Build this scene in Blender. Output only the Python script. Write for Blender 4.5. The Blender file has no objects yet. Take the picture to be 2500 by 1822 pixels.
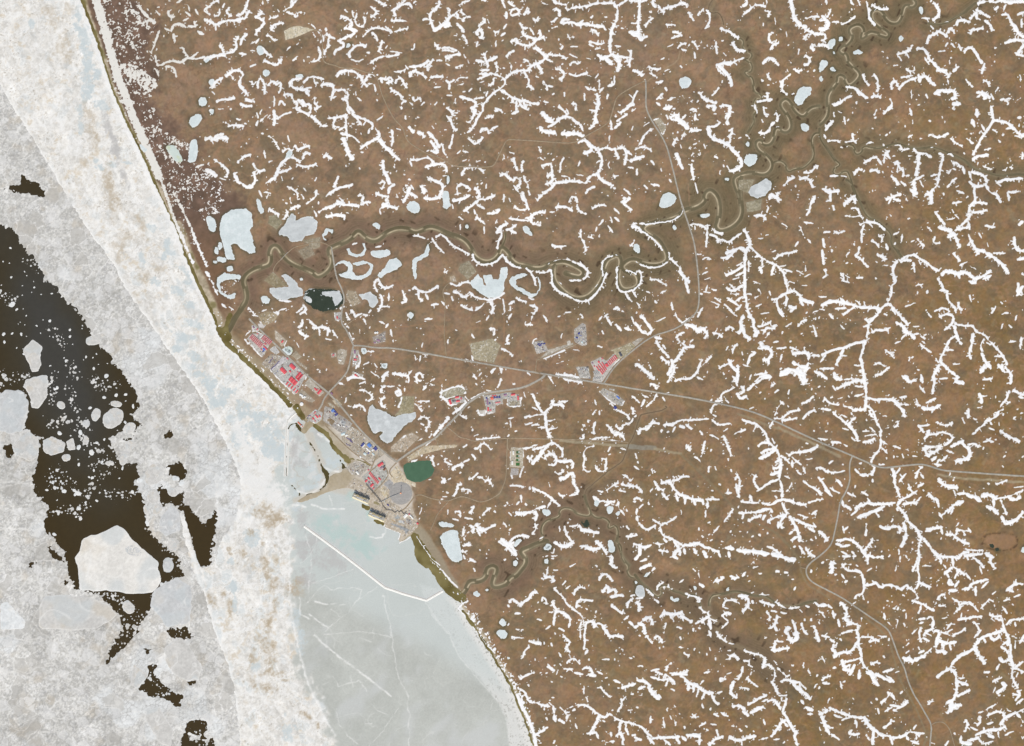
import bpy, math, random
import numpy as np
from mathutils import Vector
EXPO=0.1
# traced map data: picture units, 8 m each; snow strokes carry a width and points in tile units

SNOW=[
(0,0,5,'4 118 7 122 11|4 126 9 129 12|3 128 6|5 136 9 136 13 140 14|4 144 10 146 8|4 143 2 147 0|3 137 1|3 152 5 153 9|4 150 10 154 13|5 158 8 160 12|5 138 25 140 20 145 19 150 22|7 140 28 141 33|4 137 25 133 23|5 148 17 152 15|5 157 18 158 22 152 21|7 160 26 164 28|4 129 25 126 31 124 38 122 43|4 126 40|5 125 45 126 50 128 54 134 50 140 49 146 51 152 46 158 48 165 46|4 147 38 149 43 152 46|4 155 46 160 42|5 134 54 140 54 142 62|4 126 56 128 61|3 132 29|7 112 5 118 13 125 19|4 158 135 164 133|4 150 118 155 115'),
(1000,0,5,'6 0 3 2 7|4 4 2|6 24 2 23 6 19 9 16 12 17 17 19 22 21 26|8 11 16 14 16|4 18 8 20 10|9 20 25 25 22 30 18 32 20 29 22|6 30 17 33 14 36 12 38 11 39 15|4 30 7 33 8 32 11|4 40 4 44 2 49 1|4 42 8 42 11 46 13|5 43 17 44 14 49 14|5 38 19 42 23 44 26|5 43 29 45 31 46 35|4 36 29 38 29|3 40 32|6 55 28 54 25 58 24 59 28 57 31|5 56 21 60 19 61 16|4 63 22 65 23|3 63 16 64 19|5 69 29 69 26 72 26|5 74 29 77 27|3 70 33 69 38|3 75 33|4 54 38 55 34|3 60 35|4 78 20 76 23|7 60 0|5 74 0 77 6|8 80 2 84 5|7 78 10 78 15|5 83 8 87 7 89 10 85 13 81 12 83 8|4 91 1|5 92 12 95 9 97 10|4 95 7|4 100 15 102 18 104 14|3 107 3 110 4|5 89 19 91 23 95 23|6 91 26 92 29 97 30 101 32|5 97 23 100 28|5 105 25 106 29 104 31|5 82 34 86 31 87 35|6 86 34 92 37 97 37 100 35 102 32 108 30|5 100 40 103 38 105 41|5 78 46 80 43 84 41|6 93 38 93 40|8 116 0 118 3|5 118 3 124 4 127 5 126 7|6 118 7 121 9 121 13|6 128 8 134 6 139 6 144 5 150 3 156 3 165 3|3 134 8 134 11|3 145 7 144 10|5 114 18 117 17 119 15|4 115 23 119 22|6 122 19 123 16 129 16|6 124 19 132 18 136 21 141 19 148 21 157 22|6 135 21 140 17|5 147 14|5 156 21 158 24|5 147 24 151 26 152 29|4 158 14|4 127 28 129 32|3 130 38 135 38|5 145 36 148 38|5 145 34 153 36 157 35|4 150 40 154 39|7 165 20 163 24 162 31 161 38 163 44|9 152 45 156 48|7 156 47 164 44|10 158 47 163 52|4 121 36 124 37 122 40|3 120 32|4 132 30|4 3 40 4 36|3 2 40|4 20 36 23 38 23 40|4 27 39 31 38 35 40 38 41|4 27 41 31 41 36 42|4 26 39 27 41|6 0 54 5 54 11 53 15 49|5 15 57 14 54 17 51 19 48|4 22 49 26 49|6 29 46 31 48 34 45 41 44|4 44 44 45 47|3 47 49 48 51|4 29 51 32 53|4 37 55 39 54 43 53|8 54 49 60 50|6 60 43 61 47 63 52|7 63 50 70 46|4 70 50 70 54 71 58|7 57 57 64 57|6 57 60 63 60|5 55 64 60 62 66 59|5 63 55 64 50|5 66 59 71 61 77 64 77 68 74 71|5 68 63 68 67 64 69|5 57 67 60 66|3 57 71 57 73|5 74 71 68 75 63 80 59 85 59 90 55 95 53 100 49 105|5 47 107 50 105|6 41 78 47 80 53 82 54 86 49 88 54 89 52 93|5 52 90 51 95 48 99|4 52 80 60 79|4 63 74 62 78|4 37 80 37 84|4 44 74|4 48 74 50 72|6 73 73 78 75 82 79 89 81 95 82 100 84 104 84|8 83 80 83 82|5 88 81 90 86 96 89|9 83 92 87 90|6 86 89 86 82|6 92 83 94 88|4 97 84 98 86|4 76 80|5 69 90 72 88 75 91|4 61 96 65 94 67 95|6 78 63 82 59 88 57 93 57 96 57 97 54 101 52 105 51|6 105 51 110 47 112 44|5 97 53 95 49 92 48|6 103 52 105 55 107 60|6 110 46 105 42 101 39|5 112 44 118 45 123 45 126 48|4 109 47 115 50|3 129 44 131 45 135 47|5 93 59 96 64 96 69 100 72|4 102 62 104 63|4 98 70|5 108 66 111 69 111 73|5 111 69 115 70|4 115 63|4 82 52 82 56|3 76 55|3 90 53|4 129 53 132 50 135 52 138 50|5 129 60 135 62 140 60 143 59|4 141 60 147 62|5 118 56 121 56 125 59 124 63 121 64|3 123 52|4 152 60 150 63|6 165 68 160 70|8 142 70 145 73|6 144 72 150 73|5 153 65 153 72|5 156 71 153 75|7 151 76 153 82 151 88 150 93 150 98|4 151 90 145 89|4 151 85 149 83|5 145 104 148 101 152 98|4 141 76 141 81|4 160 76 159 80|4 162 97 163 102 162 105|3 161 110 161 114|3 142 47 146 48|4 116 76|4 125 75 125 78|4 107 82 112 83|3 116 86|5 131 84 135 84 134 89|4 120 86 124 89 127 93|3 126 87 128 92|9 107 91 110 95 115 98|8 105 103 107 106 113 107 117 107|6 112 103 117 100 121 96|6 110 98 116 99|6 119 97 123 95 127 94 131 96 135 99 138 101|5 131 95 134 100|5 138 101 140 106|8 123 108 130 108 136 108 140 111|6 127 110 133 107|6 136 115 141 113 146 117 151 121|8 144 116 148 121 141 124|5 153 121 157 119 164 121|6 152 122 155 127 155 133 152 139|4 145 104 149 102|3 161 136 160 133 162 129|3 136 134 138 129|3 135 141 140 142|8 0 103 3 107|6 7 108 10 107 12 111|6 15 107 19 111 22 115 24 119|7 17 114 22 120 23 124 18 122|4 26 116 27 121 30 127|4 15 122|5 0 130 2 134|5 1 129 8 129 14 127 18 129 19 132|6 13 135 19 133 24 132 29 133 30 138|4 28 131|5 30 87 34 90 35 93|6 33 96 34 102 38 105|5 30 94 34 98|4 38 91|3 38 96|4 29 105|5 35 109 34 115 32 120|3 18 102 20 104|3 7 95|7 3 79 4 82|4 5 81 9 79 9 83|4 0 83 2 85|4 12 83 10 85|3 0 77|4 22 83 20 85|4 28 84|5 39 124 41 122|3 43 122 47 123|3 43 130 46 129|3 48 130|3 54 131 57 130|3 61 131|5 46 112 50 114 53 117 57 114 59 111|5 57 107 58 104 63 104 64 108|4 65 105 71 102|5 17 63 20 62 27 62|5 29 65 32 67 36 65|6 32 67 32 72|4 38 65 40 63|4 41 63 44 63|4 46 63|3 39 69 44 68|6 0 62 2 58 5 57|5 5 58 10 60 14 63|3 16 65|4 20 71 25 70|3 30 77 34 77|5 42 142 43 138 47 135 52 135 57 136 60 140|4 34 134 37 134|6 73 142 77 140 80 144 84 146 85 143 89 145 90 149 87 150|5 84 150 88 155|8 90 158 93 162|5 84 127 85 133 87 137|4 81 123 84 124|3 76 126|3 76 128|5 92 130 90 134 91 138|4 92 142 94 147 96 152|5 96 154 97 157|7 104 119 106 123|3 112 124|4 105 127 108 129|4 116 129|5 106 134 110 133 114 132 115 137 115 141 111 142|6 115 140 115 147 110 149|6 165 143|6 103 162 108 156 115 152 116 148 124 147 130 146 138 147 142 148 145 143 151 140|6 151 140 154 145 159 148 164 150|3 153 130 151 132|4 125 127 122 131 122 135 121 139|3 123 142 128 143|5 142 156 145 152 149 151|5 129 163 130 159 134 159 135 163|3 160 158|6 20 146 26 148 27 153 25 156|5 15 145 17 144 20 146|6 12 152 12 157 10 150|5 8 150 12 153|4 1 150 3 153|7 0 156 6 159|7 12 160 18 161 24 159|6 24 160 25 155|5 0 145|5 39 157 38 151 42 148 46 151 49 153|6 53 152 57 156 55 160|4 48 145|4 58 148|4 62 149 62 152|7 35 162 42 161 48 158|5 54 164 56 161 61 161 66 159 69 158|4 76 157 76 163|3 80 160 81 163|3 27 142 30 142'),
(1000,440,5,'4 34 20 35 23|5 44 25 49 22 54 17|5 55 20 60 23|5 52 24 53 27|5 54 30 58 33 61 36|6 63 27 70 27 72 24|4 69 35 71 31|4 60 38 60 43|4 40 30 43 32|3 41 36 41 40|4 85 21 86 24 94 24|6 91 10 94 18 96 24|4 97 20 100 18|6 98 33 98 29 103 26 109 26|4 113 26 117 26|5 95 30 97 33 101 36 106 36|4 80 31 87 32 95 33|4 77 33 79 35|6 71 41 73 38 78 35|5 70 42 75 42 74 46 71 51 71 55|5 78 40 82 39 86 36|5 80 40 86 43|5 118 38 119 39|6 118 22 125 21 131 25|6 135 20 136 25 142 27|4 147 23 153 20 158 21|4 156 32 153 36|4 162 30 163 34|4 160 37 164 42|4 143 46 148 47|4 151 38 150 41|3 153 45|5 138 40 138 46 141 51 142 57|3 144 45|4 115 52 119 54 126 53|4 2 45 8 45 12 47|4 18 47 22 53 28 59|4 21 46 26 43 31 49 36 54 43 57 48 60|5 51 60 52 64 56 68 61 68 67 67 72 64 75 60|5 75 60 78 65 83 69 90 71|5 94 71 98 75 101 80 101 85|4 102 74 108 75 114 72|4 111 68 117 65 122 64 128 64 134 67|5 135 67 140 69 144 73 143 78 140 80|4 129 81 138 81|5 114 72 115 77 115 84 118 88 123 91 128 93 134 97 140 98 145 97 150 92 154 86 157 80 159 75|4 156 78 155 68 158 63 164 61|3 120 82 126 87|3 149 87 152 84|5 4 86 7 89 13 91 18 89 23 85|6 7 90 8 96 10 97|5 13 92 15 96|3 0 89|6 18 101 23 100|5 26 98 30 103|4 28 91 32 92|4 29 72 28 75 31 73|4 33 83 39 86 44 82 49 83|6 35 90 40 91 43 95 47 93|5 48 90 52 94 58 96 64 97 71 95 76 91|4 34 94 35 97|5 42 101 45 103 51 105|4 53 105 58 102 62 97|6 65 98 68 103 66 108|3 75 96 76 101 77 107 75 108|4 62 113 64 110|4 54 115 57 114|4 96 95 100 96|5 86 95 89 97 94 98|5 80 100 84 98|4 81 102 81 105|5 82 108 80 111|3 79 114|5 97 101 102 102 103 105 100 108|4 99 110 98 113|4 93 117 97 116 99 117|4 108 109 111 115|4 120 110 125 108|4 126 107 130 107|4 138 108 140 111|4 153 113 155 110|5 158 109 160 113 163 117|5 155 122 156 124|4 166 103|4 12 112 18 112|3 9 120|3 11 129 10 135|4 31 129 31 133|3 38 121|4 50 124 52 127|5 65 120 69 120 68 125|4 69 129|5 80 125 78 129 80 132|4 74 136 80 138 83 142|3 90 146|4 4 141 5 145|4 9 142 8 146|5 9 139 14 141|5 44 145 50 147|5 50 142 51 146|4 66 156 69 152|4 74 150 74 156|3 55 160|4 52 158|4 6 164 5 158 9 155 10 158|4 118 157 128 159 138 161|4 112 158 116 164|4 54 165|3 15 164 20 160|3 0 155|3 119 148 124 146|4 108 144 120 139 125 137|4 122 127 123 124|4 152 134 155 135|3 132 137 136 137'),
(1050,1322,5,'4 27 4 30 1 32 3|4 26 8|4 29 8|4 27 11 28 14|5 32 14 37 17|4 36 24 35 22|3 60 15|6 55 0 60 3 63 5|6 62 5 66 8 69 11|6 62 4 67 1|7 100 1 105 3 111 4|6 111 4 116 1|5 98 12 101 12|3 94 12|4 100 7|5 121 4 126 4|5 126 4 131 6 137 6|6 134 0 138 3 141 7 143 11|5 143 12 147 12 147 17 145 18|5 145 18 148 21 151 21|4 113 20 117 18|4 134 20|5 100 23 103 23|4 95 21 94 27|5 92 30 97 28|6 92 28 98 29 100 32|4 91 31 90 30|4 100 37 103 41 107 44 110 50 114 53 119 57 123 61 124 66|4 107 35 109 32|4 110 38 113 36|4 116 43 117 39 121 36 125 38|5 118 53 119 47 125 47 131 48|5 136 31 139 27 142 26 145 29 147 32|6 139 41 143 35 144 40|6 143 41 148 38 150 41|6 146 45 152 43 156 44|5 164 46 160 48 159 53|6 146 51 151 55 155 58|5 157 63 160 60|7 161 65 164 68|4 134 57|3 133 61|4 126 54|5 64 49 67 46 71 50 75 50|6 73 51 77 48 80 46|6 80 46 82 41 86 41|4 85 40 87 42|5 63 52|4 69 58 73 58|4 90 48 91 45 93 46 94 50|5 98 49 100 52 102 55|6 102 55 100 61 100 67|5 99 57 96 57|5 103 56 108 58 112 60 113 65 112 69|6 108 57 110 61|4 86 63 90 64|3 85 56|3 87 49|4 63 67|4 69 71 75 71|4 66 77 72 78 76 78|5 80 80 84 82 89 83|7 83 82 89 82|4 92 82|5 98 83|4 93 71 97 68|5 104 70 108 72|3 101 74|5 108 76 111 79 113 82 110 85|5 109 86 113 89 112 91|4 104 90 106 93|4 75 94 76 88 80 85|3 85 95|3 93 94|4 110 98 115 94 118 96 121 99|4 105 99|6 95 101 100 104|4 95 99 98 103|5 108 103 115 103|4 94 106|3 89 106|3 102 107 103 105|5 73 111 77 108 84 106|4 98 113|3 80 116|3 106 109|6 117 106 123 107|5 123 103 128 101 131 106|8 128 107 133 108|5 135 105 139 107|4 142 110|5 148 112 153 114|7 155 118 160 116 165 115|4 152 118|5 163 123|4 124 117 124 123|4 137 117 140 121 145 126|4 154 127 155 132 151 137|4 158 125 154 129|4 160 136 163 136|3 147 136|4 99 126|6 125 70 126 65 130 64 133 67|6 132 69 135 66 139 67 141 71|8 141 71 144 75|7 144 76 150 76 156 77|5 125 70 124 77 125 80 124 87|5 125 91 127 88|4 128 95|4 122 63 121 70 121 78|4 120 70 122 65|4 139 95 144 95|3 149 95|3 150 88|3 155 87|4 162 94|5 73 119 77 122 78 127 81 130 86 130 91 132 96 133|4 92 135|4 96 130 99 133|6 99 133 100 138|7 100 140 101 145|5 105 134 108 137|6 108 137 111 140 110 143|8 104 144 108 146|5 94 143|4 111 135 115 133|5 116 136|5 118 132 126 132 131 136 136 140 141 142 145 139|4 127 129 126 126|5 145 139 150 143 155 145 160 146 165 147|6 136 141 134 147 131 151|7 131 151 129 156|8 127 155 133 154|5 134 154 136 159|4 140 145|6 153 146 153 152|5 158 146 158 152 160 156|6 153 154 156 159 155 163|5 154 154 150 157|5 142 162 148 161|5 146 154 146 158|6 164 156|4 117 147 119 151|3 113 145|6 85 156 90 153 95 150|5 85 155 85 158|5 100 162|3 89 163|6 162 44 165 43'),
(1300,880,5,'5 0 27 2 32 5 38 9 43|5 9 43 12 40 16 37|6 16 33 17 36 22 35 25 37|5 20 34 28 33|5 0 45 5 44 10 44|4 0 38 4 40|7 10 44 11 50 11 54 13 59 14 62|4 12 49 18 48|5 5 54 11 54|4 13 56 20 54|5 0 52 5 52|4 14 62 16 66|5 16 66 10 69 5 71 0 72|8 0 83 3 80 6 77 8 73|5 8 73 13 68|6 10 79 13 75 16 75 19 78|5 19 78 20 82 16 85 13 84|5 16 66 21 69 24 73 24 78|6 21 81 26 82 31 81|5 31 81 33 82 32 87|4 28 86|4 18 90 21 92 25 90 24 88|7 22 95 27 95 30 91|6 30 91 33 91 34 94|6 33 96 34 101 37 104 36 108|5 36 108 30 109|4 21 107 23 110 26 109|4 13 99 14 102|3 0 69 4 68|5 0 103 5 105 10 107 14 110 18 114 22 117|4 14 115 12 119|5 10 118 5 119 0 121|6 2 122 4 125 2 129|5 2 132 3 136 0 140|4 10 142 6 144|4 22 134 22 138|5 26 134 27 140 30 144 33 147|7 33 147 28 149 23 150 18 147|3 29 131|5 30 134 36 133|7 38 133 39 137 43 137 47 138 53 139|3 49 142|3 42 24|3 43 33|4 50 32 51 36|4 51 40 48 45|4 54 41 54 44|4 45 49|4 41 52|5 51 50 49 55 50 59|4 40 56|4 38 64 42 63 40 60|4 46 65 51 63 56 62 62 62|4 46 64 54 65 65 65 73 66|7 66 60 70 59 73 61|5 73 61 74 64|4 71 63 70 61|5 60 52 63 55 65 59|4 67 53 70 56 73 55 72 52 79 51|4 70 58 66 58|4 81 47 79 51|4 78 48 77 44 72 42 67 39|4 80 39 82 39 81 43|4 83 45|5 88 37 90 32|4 80 29 83 31 86 34|4 89 28 93 30|4 100 27 98 32|5 95 19 99 20 100 23|4 110 26 106 27|4 105 30 107 33|5 83 3 88 6 92 10 96 13 98 15|4 97 33 92 37|3 94 4|5 86 59 87 55 92 55|6 92 56 95 53|5 95 53 96 50 102 51|5 106 52 114 51 117 49 124 48 132 48|7 108 52 113 52|4 132 48 142 47|5 115 54 113 58|8 119 53 122 54|6 124 52 128 55|5 104 57|4 109 58|4 145 48 148 51 151 52 160 51|3 154 57 157 55|5 162 60 165 58|4 144 43 144 40 146 36 149 35|4 148 45 144 43|6 148 33 153 32|5 156 32 158 34|4 144 32|4 152 31 152 27 157 25 163 22|5 162 13 165 20|5 159 3 163 8|4 135 57 137 60|4 143 60 150 63|5 154 61 156 66 158 70 160 77|3 154 68|5 139 65 138 70 137 75|3 136 77|4 144 73|6 124 69 126 70 127 73|3 106 71|4 131 78 135 81|7 142 86 142 90|5 147 86 148 88|4 158 80|5 160 89|3 154 75|4 83 75 84 79|4 85 82|4 82 85 86 88|5 49 69 44 70 41 74 42 79|4 42 79 41 84 41 88 46 90|4 63 70 61 73|4 62 76|4 56 79 60 80 59 86|4 60 87 57 90 52 89 51 85|4 71 71 75 72|5 72 92 77 94 79 97|6 53 105 56 106|5 60 105 65 101 69 99|4 66 101 69 102|5 72 100 76 101 80 101 85 102 88 106|5 77 99 81 102|4 70 105 75 106|5 82 112 84 110 88 113|4 82 114|5 86 119 89 116|5 94 112 94 116|4 97 102 95 106|4 96 88 97 91|3 99 90|5 84 120 84 124|5 84 126 85 131 90 135 93 137 99 133|4 97 128 103 132|4 103 133 110 130 116 126|3 120 121 120 124|5 98 97 101 103 105 105|6 99 99 102 105|8 105 107 109 112|6 104 99 110 97 113 101|7 110 97 114 103 118 108 124 110 130 112 137 113|8 116 108 117 113|8 123 112 123 115|8 130 113 131 116|8 137 113 138 116|5 140 112 150 112|5 141 112 141 119|5 113 97 118 96 121 93 126 94|4 114 94|4 134 101|4 145 105|7 155 107 160 107|4 140 121 139 126|4 151 100|6 164 95|5 164 99 165 107|4 162 120 158 125 154 130|4 150 134 146 139|4 142 131|4 137 142|4 144 145|4 153 146|4 160 138|4 134 136|5 103 134 104 140 107 142|8 106 144 108 146|5 107 142 113 144 118 147 122 150|6 114 146 118 151|8 118 152 113 157 117 160|6 118 150 119 157|6 122 149 127 149 133 147|8 122 152 123 156|8 130 152 132 156|9 138 154 140 158|6 133 147 138 150 144 152 150 154|8 150 154 151 158|8 156 151 162 152|8 158 154 159 158|6 99 148 104 148|5 102 153 107 154 109 154|5 82 148 86 149 90 151 95 149|7 86 150 87 156 83 160|4 87 162 92 160|5 49 110 52 111 54 114 58 113|5 58 114 65 114|6 69 114 70 120|6 70 120 74 125|4 66 114|4 76 121|5 76 134 78 136|4 76 142 80 142 84 141|6 78 142 80 140|5 51 146 54 149 58 152 60 157|5 51 153 55 151|5 39 150 43 150 46 152|5 46 152 52 154|6 62 159 64 163|3 17 155|4 16 160|3 12 158|6 59 117 63 115'),
(1500,0,5,'5 0 6 4 4 8 2 10 0|6 0 4 3 8 2 13 1 18|4 0 22 3 21|4 6 23 9 24|5 12 1 18 1 21 2 26 0|7 20 0 20 6 20 12 19 18 19 24 20 28|4 20 15 22 16|5 19 19 14 19|8 13 26 16 29 20 29 21 33 26 30|8 20 28 14 26|5 31 15 27 18 25 22|3 16 13|6 31 0 31 4 33 6|5 35 5 37 8 40 10|6 39 8 43 6 47 6 51 4 55 2 58 4 58 6|5 60 10 62 14 64 17|4 67 12 69 10 72 7|5 74 8 77 12 77 17 75 21 73 23|4 29 10|3 35 10 36 8|5 42 20 45 20 49 21|5 47 26 51 26 54 29|4 46 31 50 30 52 29|3 61 30|4 51 39 54 36 58 35|4 54 40 58 41|5 63 34 66 37 67 40|6 64 42 65 47|4 60 37|3 47 36 43 38|3 25 37|5 38 48 40 47|5 82 34 82 40 83 44|4 87 33|4 88 43 90 45|3 75 37|3 81 38|6 86 23 91 25 96 28 100 31|7 95 35 97 38 100 41 105 41|6 104 47 98 49 93 53 88 51|7 83 52 88 57 92 61 94 65 94 70|4 82 55 88 61|6 82 53 88 51 95 51|4 87 66|3 86 69|6 104 5 107 3 106 0|6 104 12 108 9 112 5 117 4 122 6|3 102 6|4 103 13|5 122 0 123 3|4 121 9 125 10 124 14|3 120 19 120 21|3 129 15 130 20|3 134 24|5 125 28 124 32 127 35|4 127 27|5 126 40 128 36 132 35|3 140 37|3 138 26 139 30|9 142 0 143 6 144 12 146 17 150 21 154 22|7 154 24 160 27 165 28|6 154 15 158 14 165 14|4 152 10|5 153 31 155 28 158 28|4 152 32 155 32|5 159 36 161 42 158 38|5 165 36|4 149 40 148 44|5 154 45 158 48 157 51 153 53|3 142 51|6 120 51 123 47 126 47 129 49 132 53|4 144 56 148 58 151 57|3 156 58|4 161 57|3 139 55 140 58|4 134 67 137 64 142 60|5 134 70 136 66|5 135 69 136 74 139 76|4 144 76|4 124 59 123 62 126 64|4 119 65|3 124 69|4 0 37 5 38|5 13 41 13 46 12 50 12 54|5 12 47 6 46 0 45|8 0 45 3 48 4 52 3 57|6 0 48 2 50|4 14 47 8 50|7 15 57 19 58 22 61|5 27 54 32 56 37 56|4 28 59 33 62|4 54 54|3 41 58 43 56|5 34 67 39 66|4 25 65|5 41 71 42 73|4 0 62 0 68|4 18 74 16 78 14 84 10 86|4 12 77 15 80|6 16 84 11 87 5 91|5 4 91 3 90|4 17 88 14 90|3 4 85|4 10 92 6 95 2 98|6 5 99 0 104|4 1 94|4 14 105 15 102|3 12 111|3 24 102 28 99|6 34 80 39 76|6 34 83 37 85|8 40 88 46 86|6 43 81 49 79|4 48 88|3 55 77 56 80|5 53 93 48 93 44 96 50 97|10 50 95 53 98 57 101 59 104|5 54 97 57 93|5 42 93 43 96|6 62 104 62 106 70 105|5 61 89 64 88 66 90|5 65 92 65 97|3 68 93|6 68 75 71 79 75 82 82 83|7 75 86 81 85 80 89|5 80 92 82 92|5 85 86 89 85 94 86 93 91 89 95|7 93 86 93 91 91 97 91 100|5 79 77 84 71|3 64 74|4 67 82|4 62 82|5 85 99 82 102 75 103|9 76 103 76 108 79 112 86 114 90 117|8 90 116 94 119 97 123 100 126 103 130 102 134|7 102 134 97 138 93 138|5 93 138 91 134|4 88 134|5 92 106 95 104 95 108 92 110 94 114 90 117|4 100 112 102 111|5 106 109 109 112|4 85 138 85 140|5 30 106 28 105 23 111 21 116|5 21 115 17 121|6 2 120 7 119 10 123 9 128 8 133|5 17 121 23 118 30 122|7 24 126 18 128 13 130|5 10 122 14 125|4 11 135 15 136|5 18 137 18 141|5 30 130 32 133|4 37 134 38 138|7 50 124 52 130 55 136|5 47 117 49 113 50 112|4 53 117 54 120|4 54 112 56 108 58 109|5 64 117 66 116|4 61 120|4 72 117 73 120|3 68 125|4 62 126 64 124|4 63 130|6 62 133 63 140 64 145|4 65 148 67 156|6 82 127|4 44 144 46 147|5 30 149 36 150|4 24 150 27 153|5 8 153 13 157|4 0 152|6 8 160 8 164 12 160|6 0 120 2 125 3 128|5 0 143 3 142|5 32 97 36 96|4 39 100 41 104 39 108|5 115 82 122 81 126 80|5 123 75 124 82 127 80|5 120 86 121 92 123 94|4 119 97 120 99|5 130 91 132 95 131 98|5 125 105 126 101 129 99|5 125 105 122 108 117 107|6 136 150 140 146 145 143|5 149 145 153 143 157 144 159 149 160 151|4 146 150|5 125 161 127 157 130 160|3 131 156 134 155|4 153 139 157 140 161 136 164 134|4 162 158 159 164|3 148 157|5 113 84 115 91|4 51 107|3 69 124|3 43 100'),
(1500,440,5,'5 7 17 8 20 14 24|4 0 23 4 27|5 0 30 3 33|5 161 13 158 19 157 25 155 28|6 113 29 119 28 122 32|4 124 22 123 26|4 128 29 130 30|3 135 35 139 38|4 153 34 160 35|5 150 38 152 44|6 156 48 158 51|4 148 50 146 53|3 122 45 124 44|3 116 47 120 47|4 18 35 12 36|7 14 37 19 38 22 42|5 56 24 54 28 48 32 40 34 32 35 26 36 21 35|5 20 40 25 43 31 47 36 52 39 57|4 44 58 44 63 42 67 36 70 29 71 23 69 17 66|4 13 53 15 51 16 49|4 0 60 4 61|5 2 70 2 80 2 87 6 90 11 90 17 88 21 83 22 77 20 73|5 9 73 14 74 18 76|4 9 91 11 95 14 98|4 15 90 18 95|4 18 99 21 103|5 45 63 49 67 53 71|7 53 71 54 76 57 79 60 82|6 57 79 58 85 60 91|4 29 80 34 80 39 83 42 85|4 26 90 28 91|4 31 93|4 25 97 25 94|5 33 98|4 37 91 42 89|3 35 104 34 107|5 0 104 2 102 4 105|4 7 106|3 18 107|3 34 114 41 111|4 14 111 16 116|6 17 115 20 120 24 124 28 124 31 121 27 117 23 111 21 110|6 1 117 5 121|6 8 119 13 121|4 46 99 47 106|5 49 108 53 114|8 57 117 62 117 66 120 68 122|8 68 122 71 119 75 124 73 127|5 79 123 84 124 87 127|5 54 115 59 113 64 109|4 67 110 71 103|5 90 121 92 118 96 120|4 50 127 52 124 56 123|4 51 127 53 133|7 33 127 38 128|6 34 130 36 134 40 139 44 143|5 39 133 41 136|6 48 147 51 143 54 139 56 134 60 135 64 134|5 57 133 52 130|4 61 131 63 129|6 38 142 41 146 44 147|7 46 145 47 149 45 154 43 157|5 48 150 48 154 45 159 43 163|4 30 140|7 18 148 22 151 26 155 30 158|4 32 160|4 29 151|5 49 162 54 160 59 161 64 158 67 154 69 148 71 145|4 71 149 75 146 78 142|5 66 159 71 161|3 75 155|4 60 37 65 35 72 37 74 40|4 65 37 65 40|5 75 36 75 44 74 54|4 71 64 74 62 78 64|3 66 60 70 60|3 74 71|3 71 76 75 74|3 73 80 77 79|6 79 39 81 42 87 43|5 77 44 82 45 84 50|5 83 48 88 48 92 51 97 46 102 43|7 104 40 107 44 109 49 109 53 106 57|7 106 57 103 55 98 56 94 57 90 59|6 97 57 92 62 85 63|6 94 60 90 64|7 106 57 105 63 105 70 105 78 105 86 105 93|4 108 65 108 74|6 105 69 98 73 90 77|5 99 69 104 66|5 98 77 105 74|7 103 85 96 90 90 87|4 93 84 97 88|6 105 93 107 99 107 105 110 110|5 107 92 110 92|3 96 80 100 79|4 94 92 100 92|5 91 95 100 101|4 89 100 96 108|4 92 105 99 110|4 103 94 98 98|5 102 101 98 105|8 104 110 101 114 103 119 100 123|8 103 119 105 125 109 128|6 108 110 112 112 112 118 114 121|7 114 121 113 127 116 122|5 116 118 122 117 126 114|6 120 124 122 119 128 120 129 117|5 119 117 120 114|6 125 123 122 127|5 109 54 112 56 115 60 119 63 124 66 128 67|5 113 62 117 61|5 118 70 119 76 117 70|5 119 64 119 69|5 129 68 127 75 127 76|5 129 64 132 61 137 59 143 59 147 57|3 127 58 130 57|4 128 67 132 70 136 74 137 79 138 83 140 88 139 91|3 133 70 138 69|4 136 72 143 74|3 147 73 152 76|4 154 69 154 73|3 153 78 158 76|3 140 82 145 83|3 151 85 155 85|5 140 91 135 93 131 96 127 96|6 131 96 131 102 135 109|8 133 104 136 110|6 139 95 138 101|4 140 96 136 100|5 140 91 145 89 149 92 150 96|8 150 96 156 98 160 99|7 146 102 142 106|5 149 96 152 101|8 141 102 146 103|5 125 90 126 93|4 116 88 119 92 113 95|4 114 102 118 100|3 112 82 119 84|3 75 85 73 91|4 78 88 82 89|4 72 90 77 91|4 81 95 86 99|3 76 97 85 101|4 84 102 82 103|3 118 108 124 107|4 95 140 96 135 99 132|4 103 141 103 138|5 113 139 109 142 108 147 107 150|4 111 142 114 139|5 104 149 110 151|8 118 130 119 135 124 135|7 116 136 122 135 126 137 127 141|6 127 141 124 145 120 145|8 124 145 124 148|4 128 131 132 130|5 131 136 138 135|4 142 130|5 135 141 134 145|6 142 135 148 137|8 144 140 150 139 155 139 157 142|5 153 138 153 135|5 157 142 162 141 165 142|6 157 142 156 147 155 151|7 155 151 148 150 144 147|6 155 151 152 156 155 163|9 134 156 140 152 146 154 150 157|9 149 159 153 163|4 134 152|4 84 152 88 149 93 148|6 92 145 95 151 99 154 99 159|6 95 158 99 162|4 88 156|5 113 163 117 159 122 157 126 158|4 109 161 110 157|3 138 118 143 115|3 142 116|4 148 118 151 114 155 113|4 155 107|4 160 107 164 105|4 162 112|5 160 117 161 121 163 126|4 135 123|3 151 124|3 90 137 92 134|5 132 10 130 13 134 16|5 125 14 126 11 130 13 132 17|3 48 76|3 51 81|5 70 92'),
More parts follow.
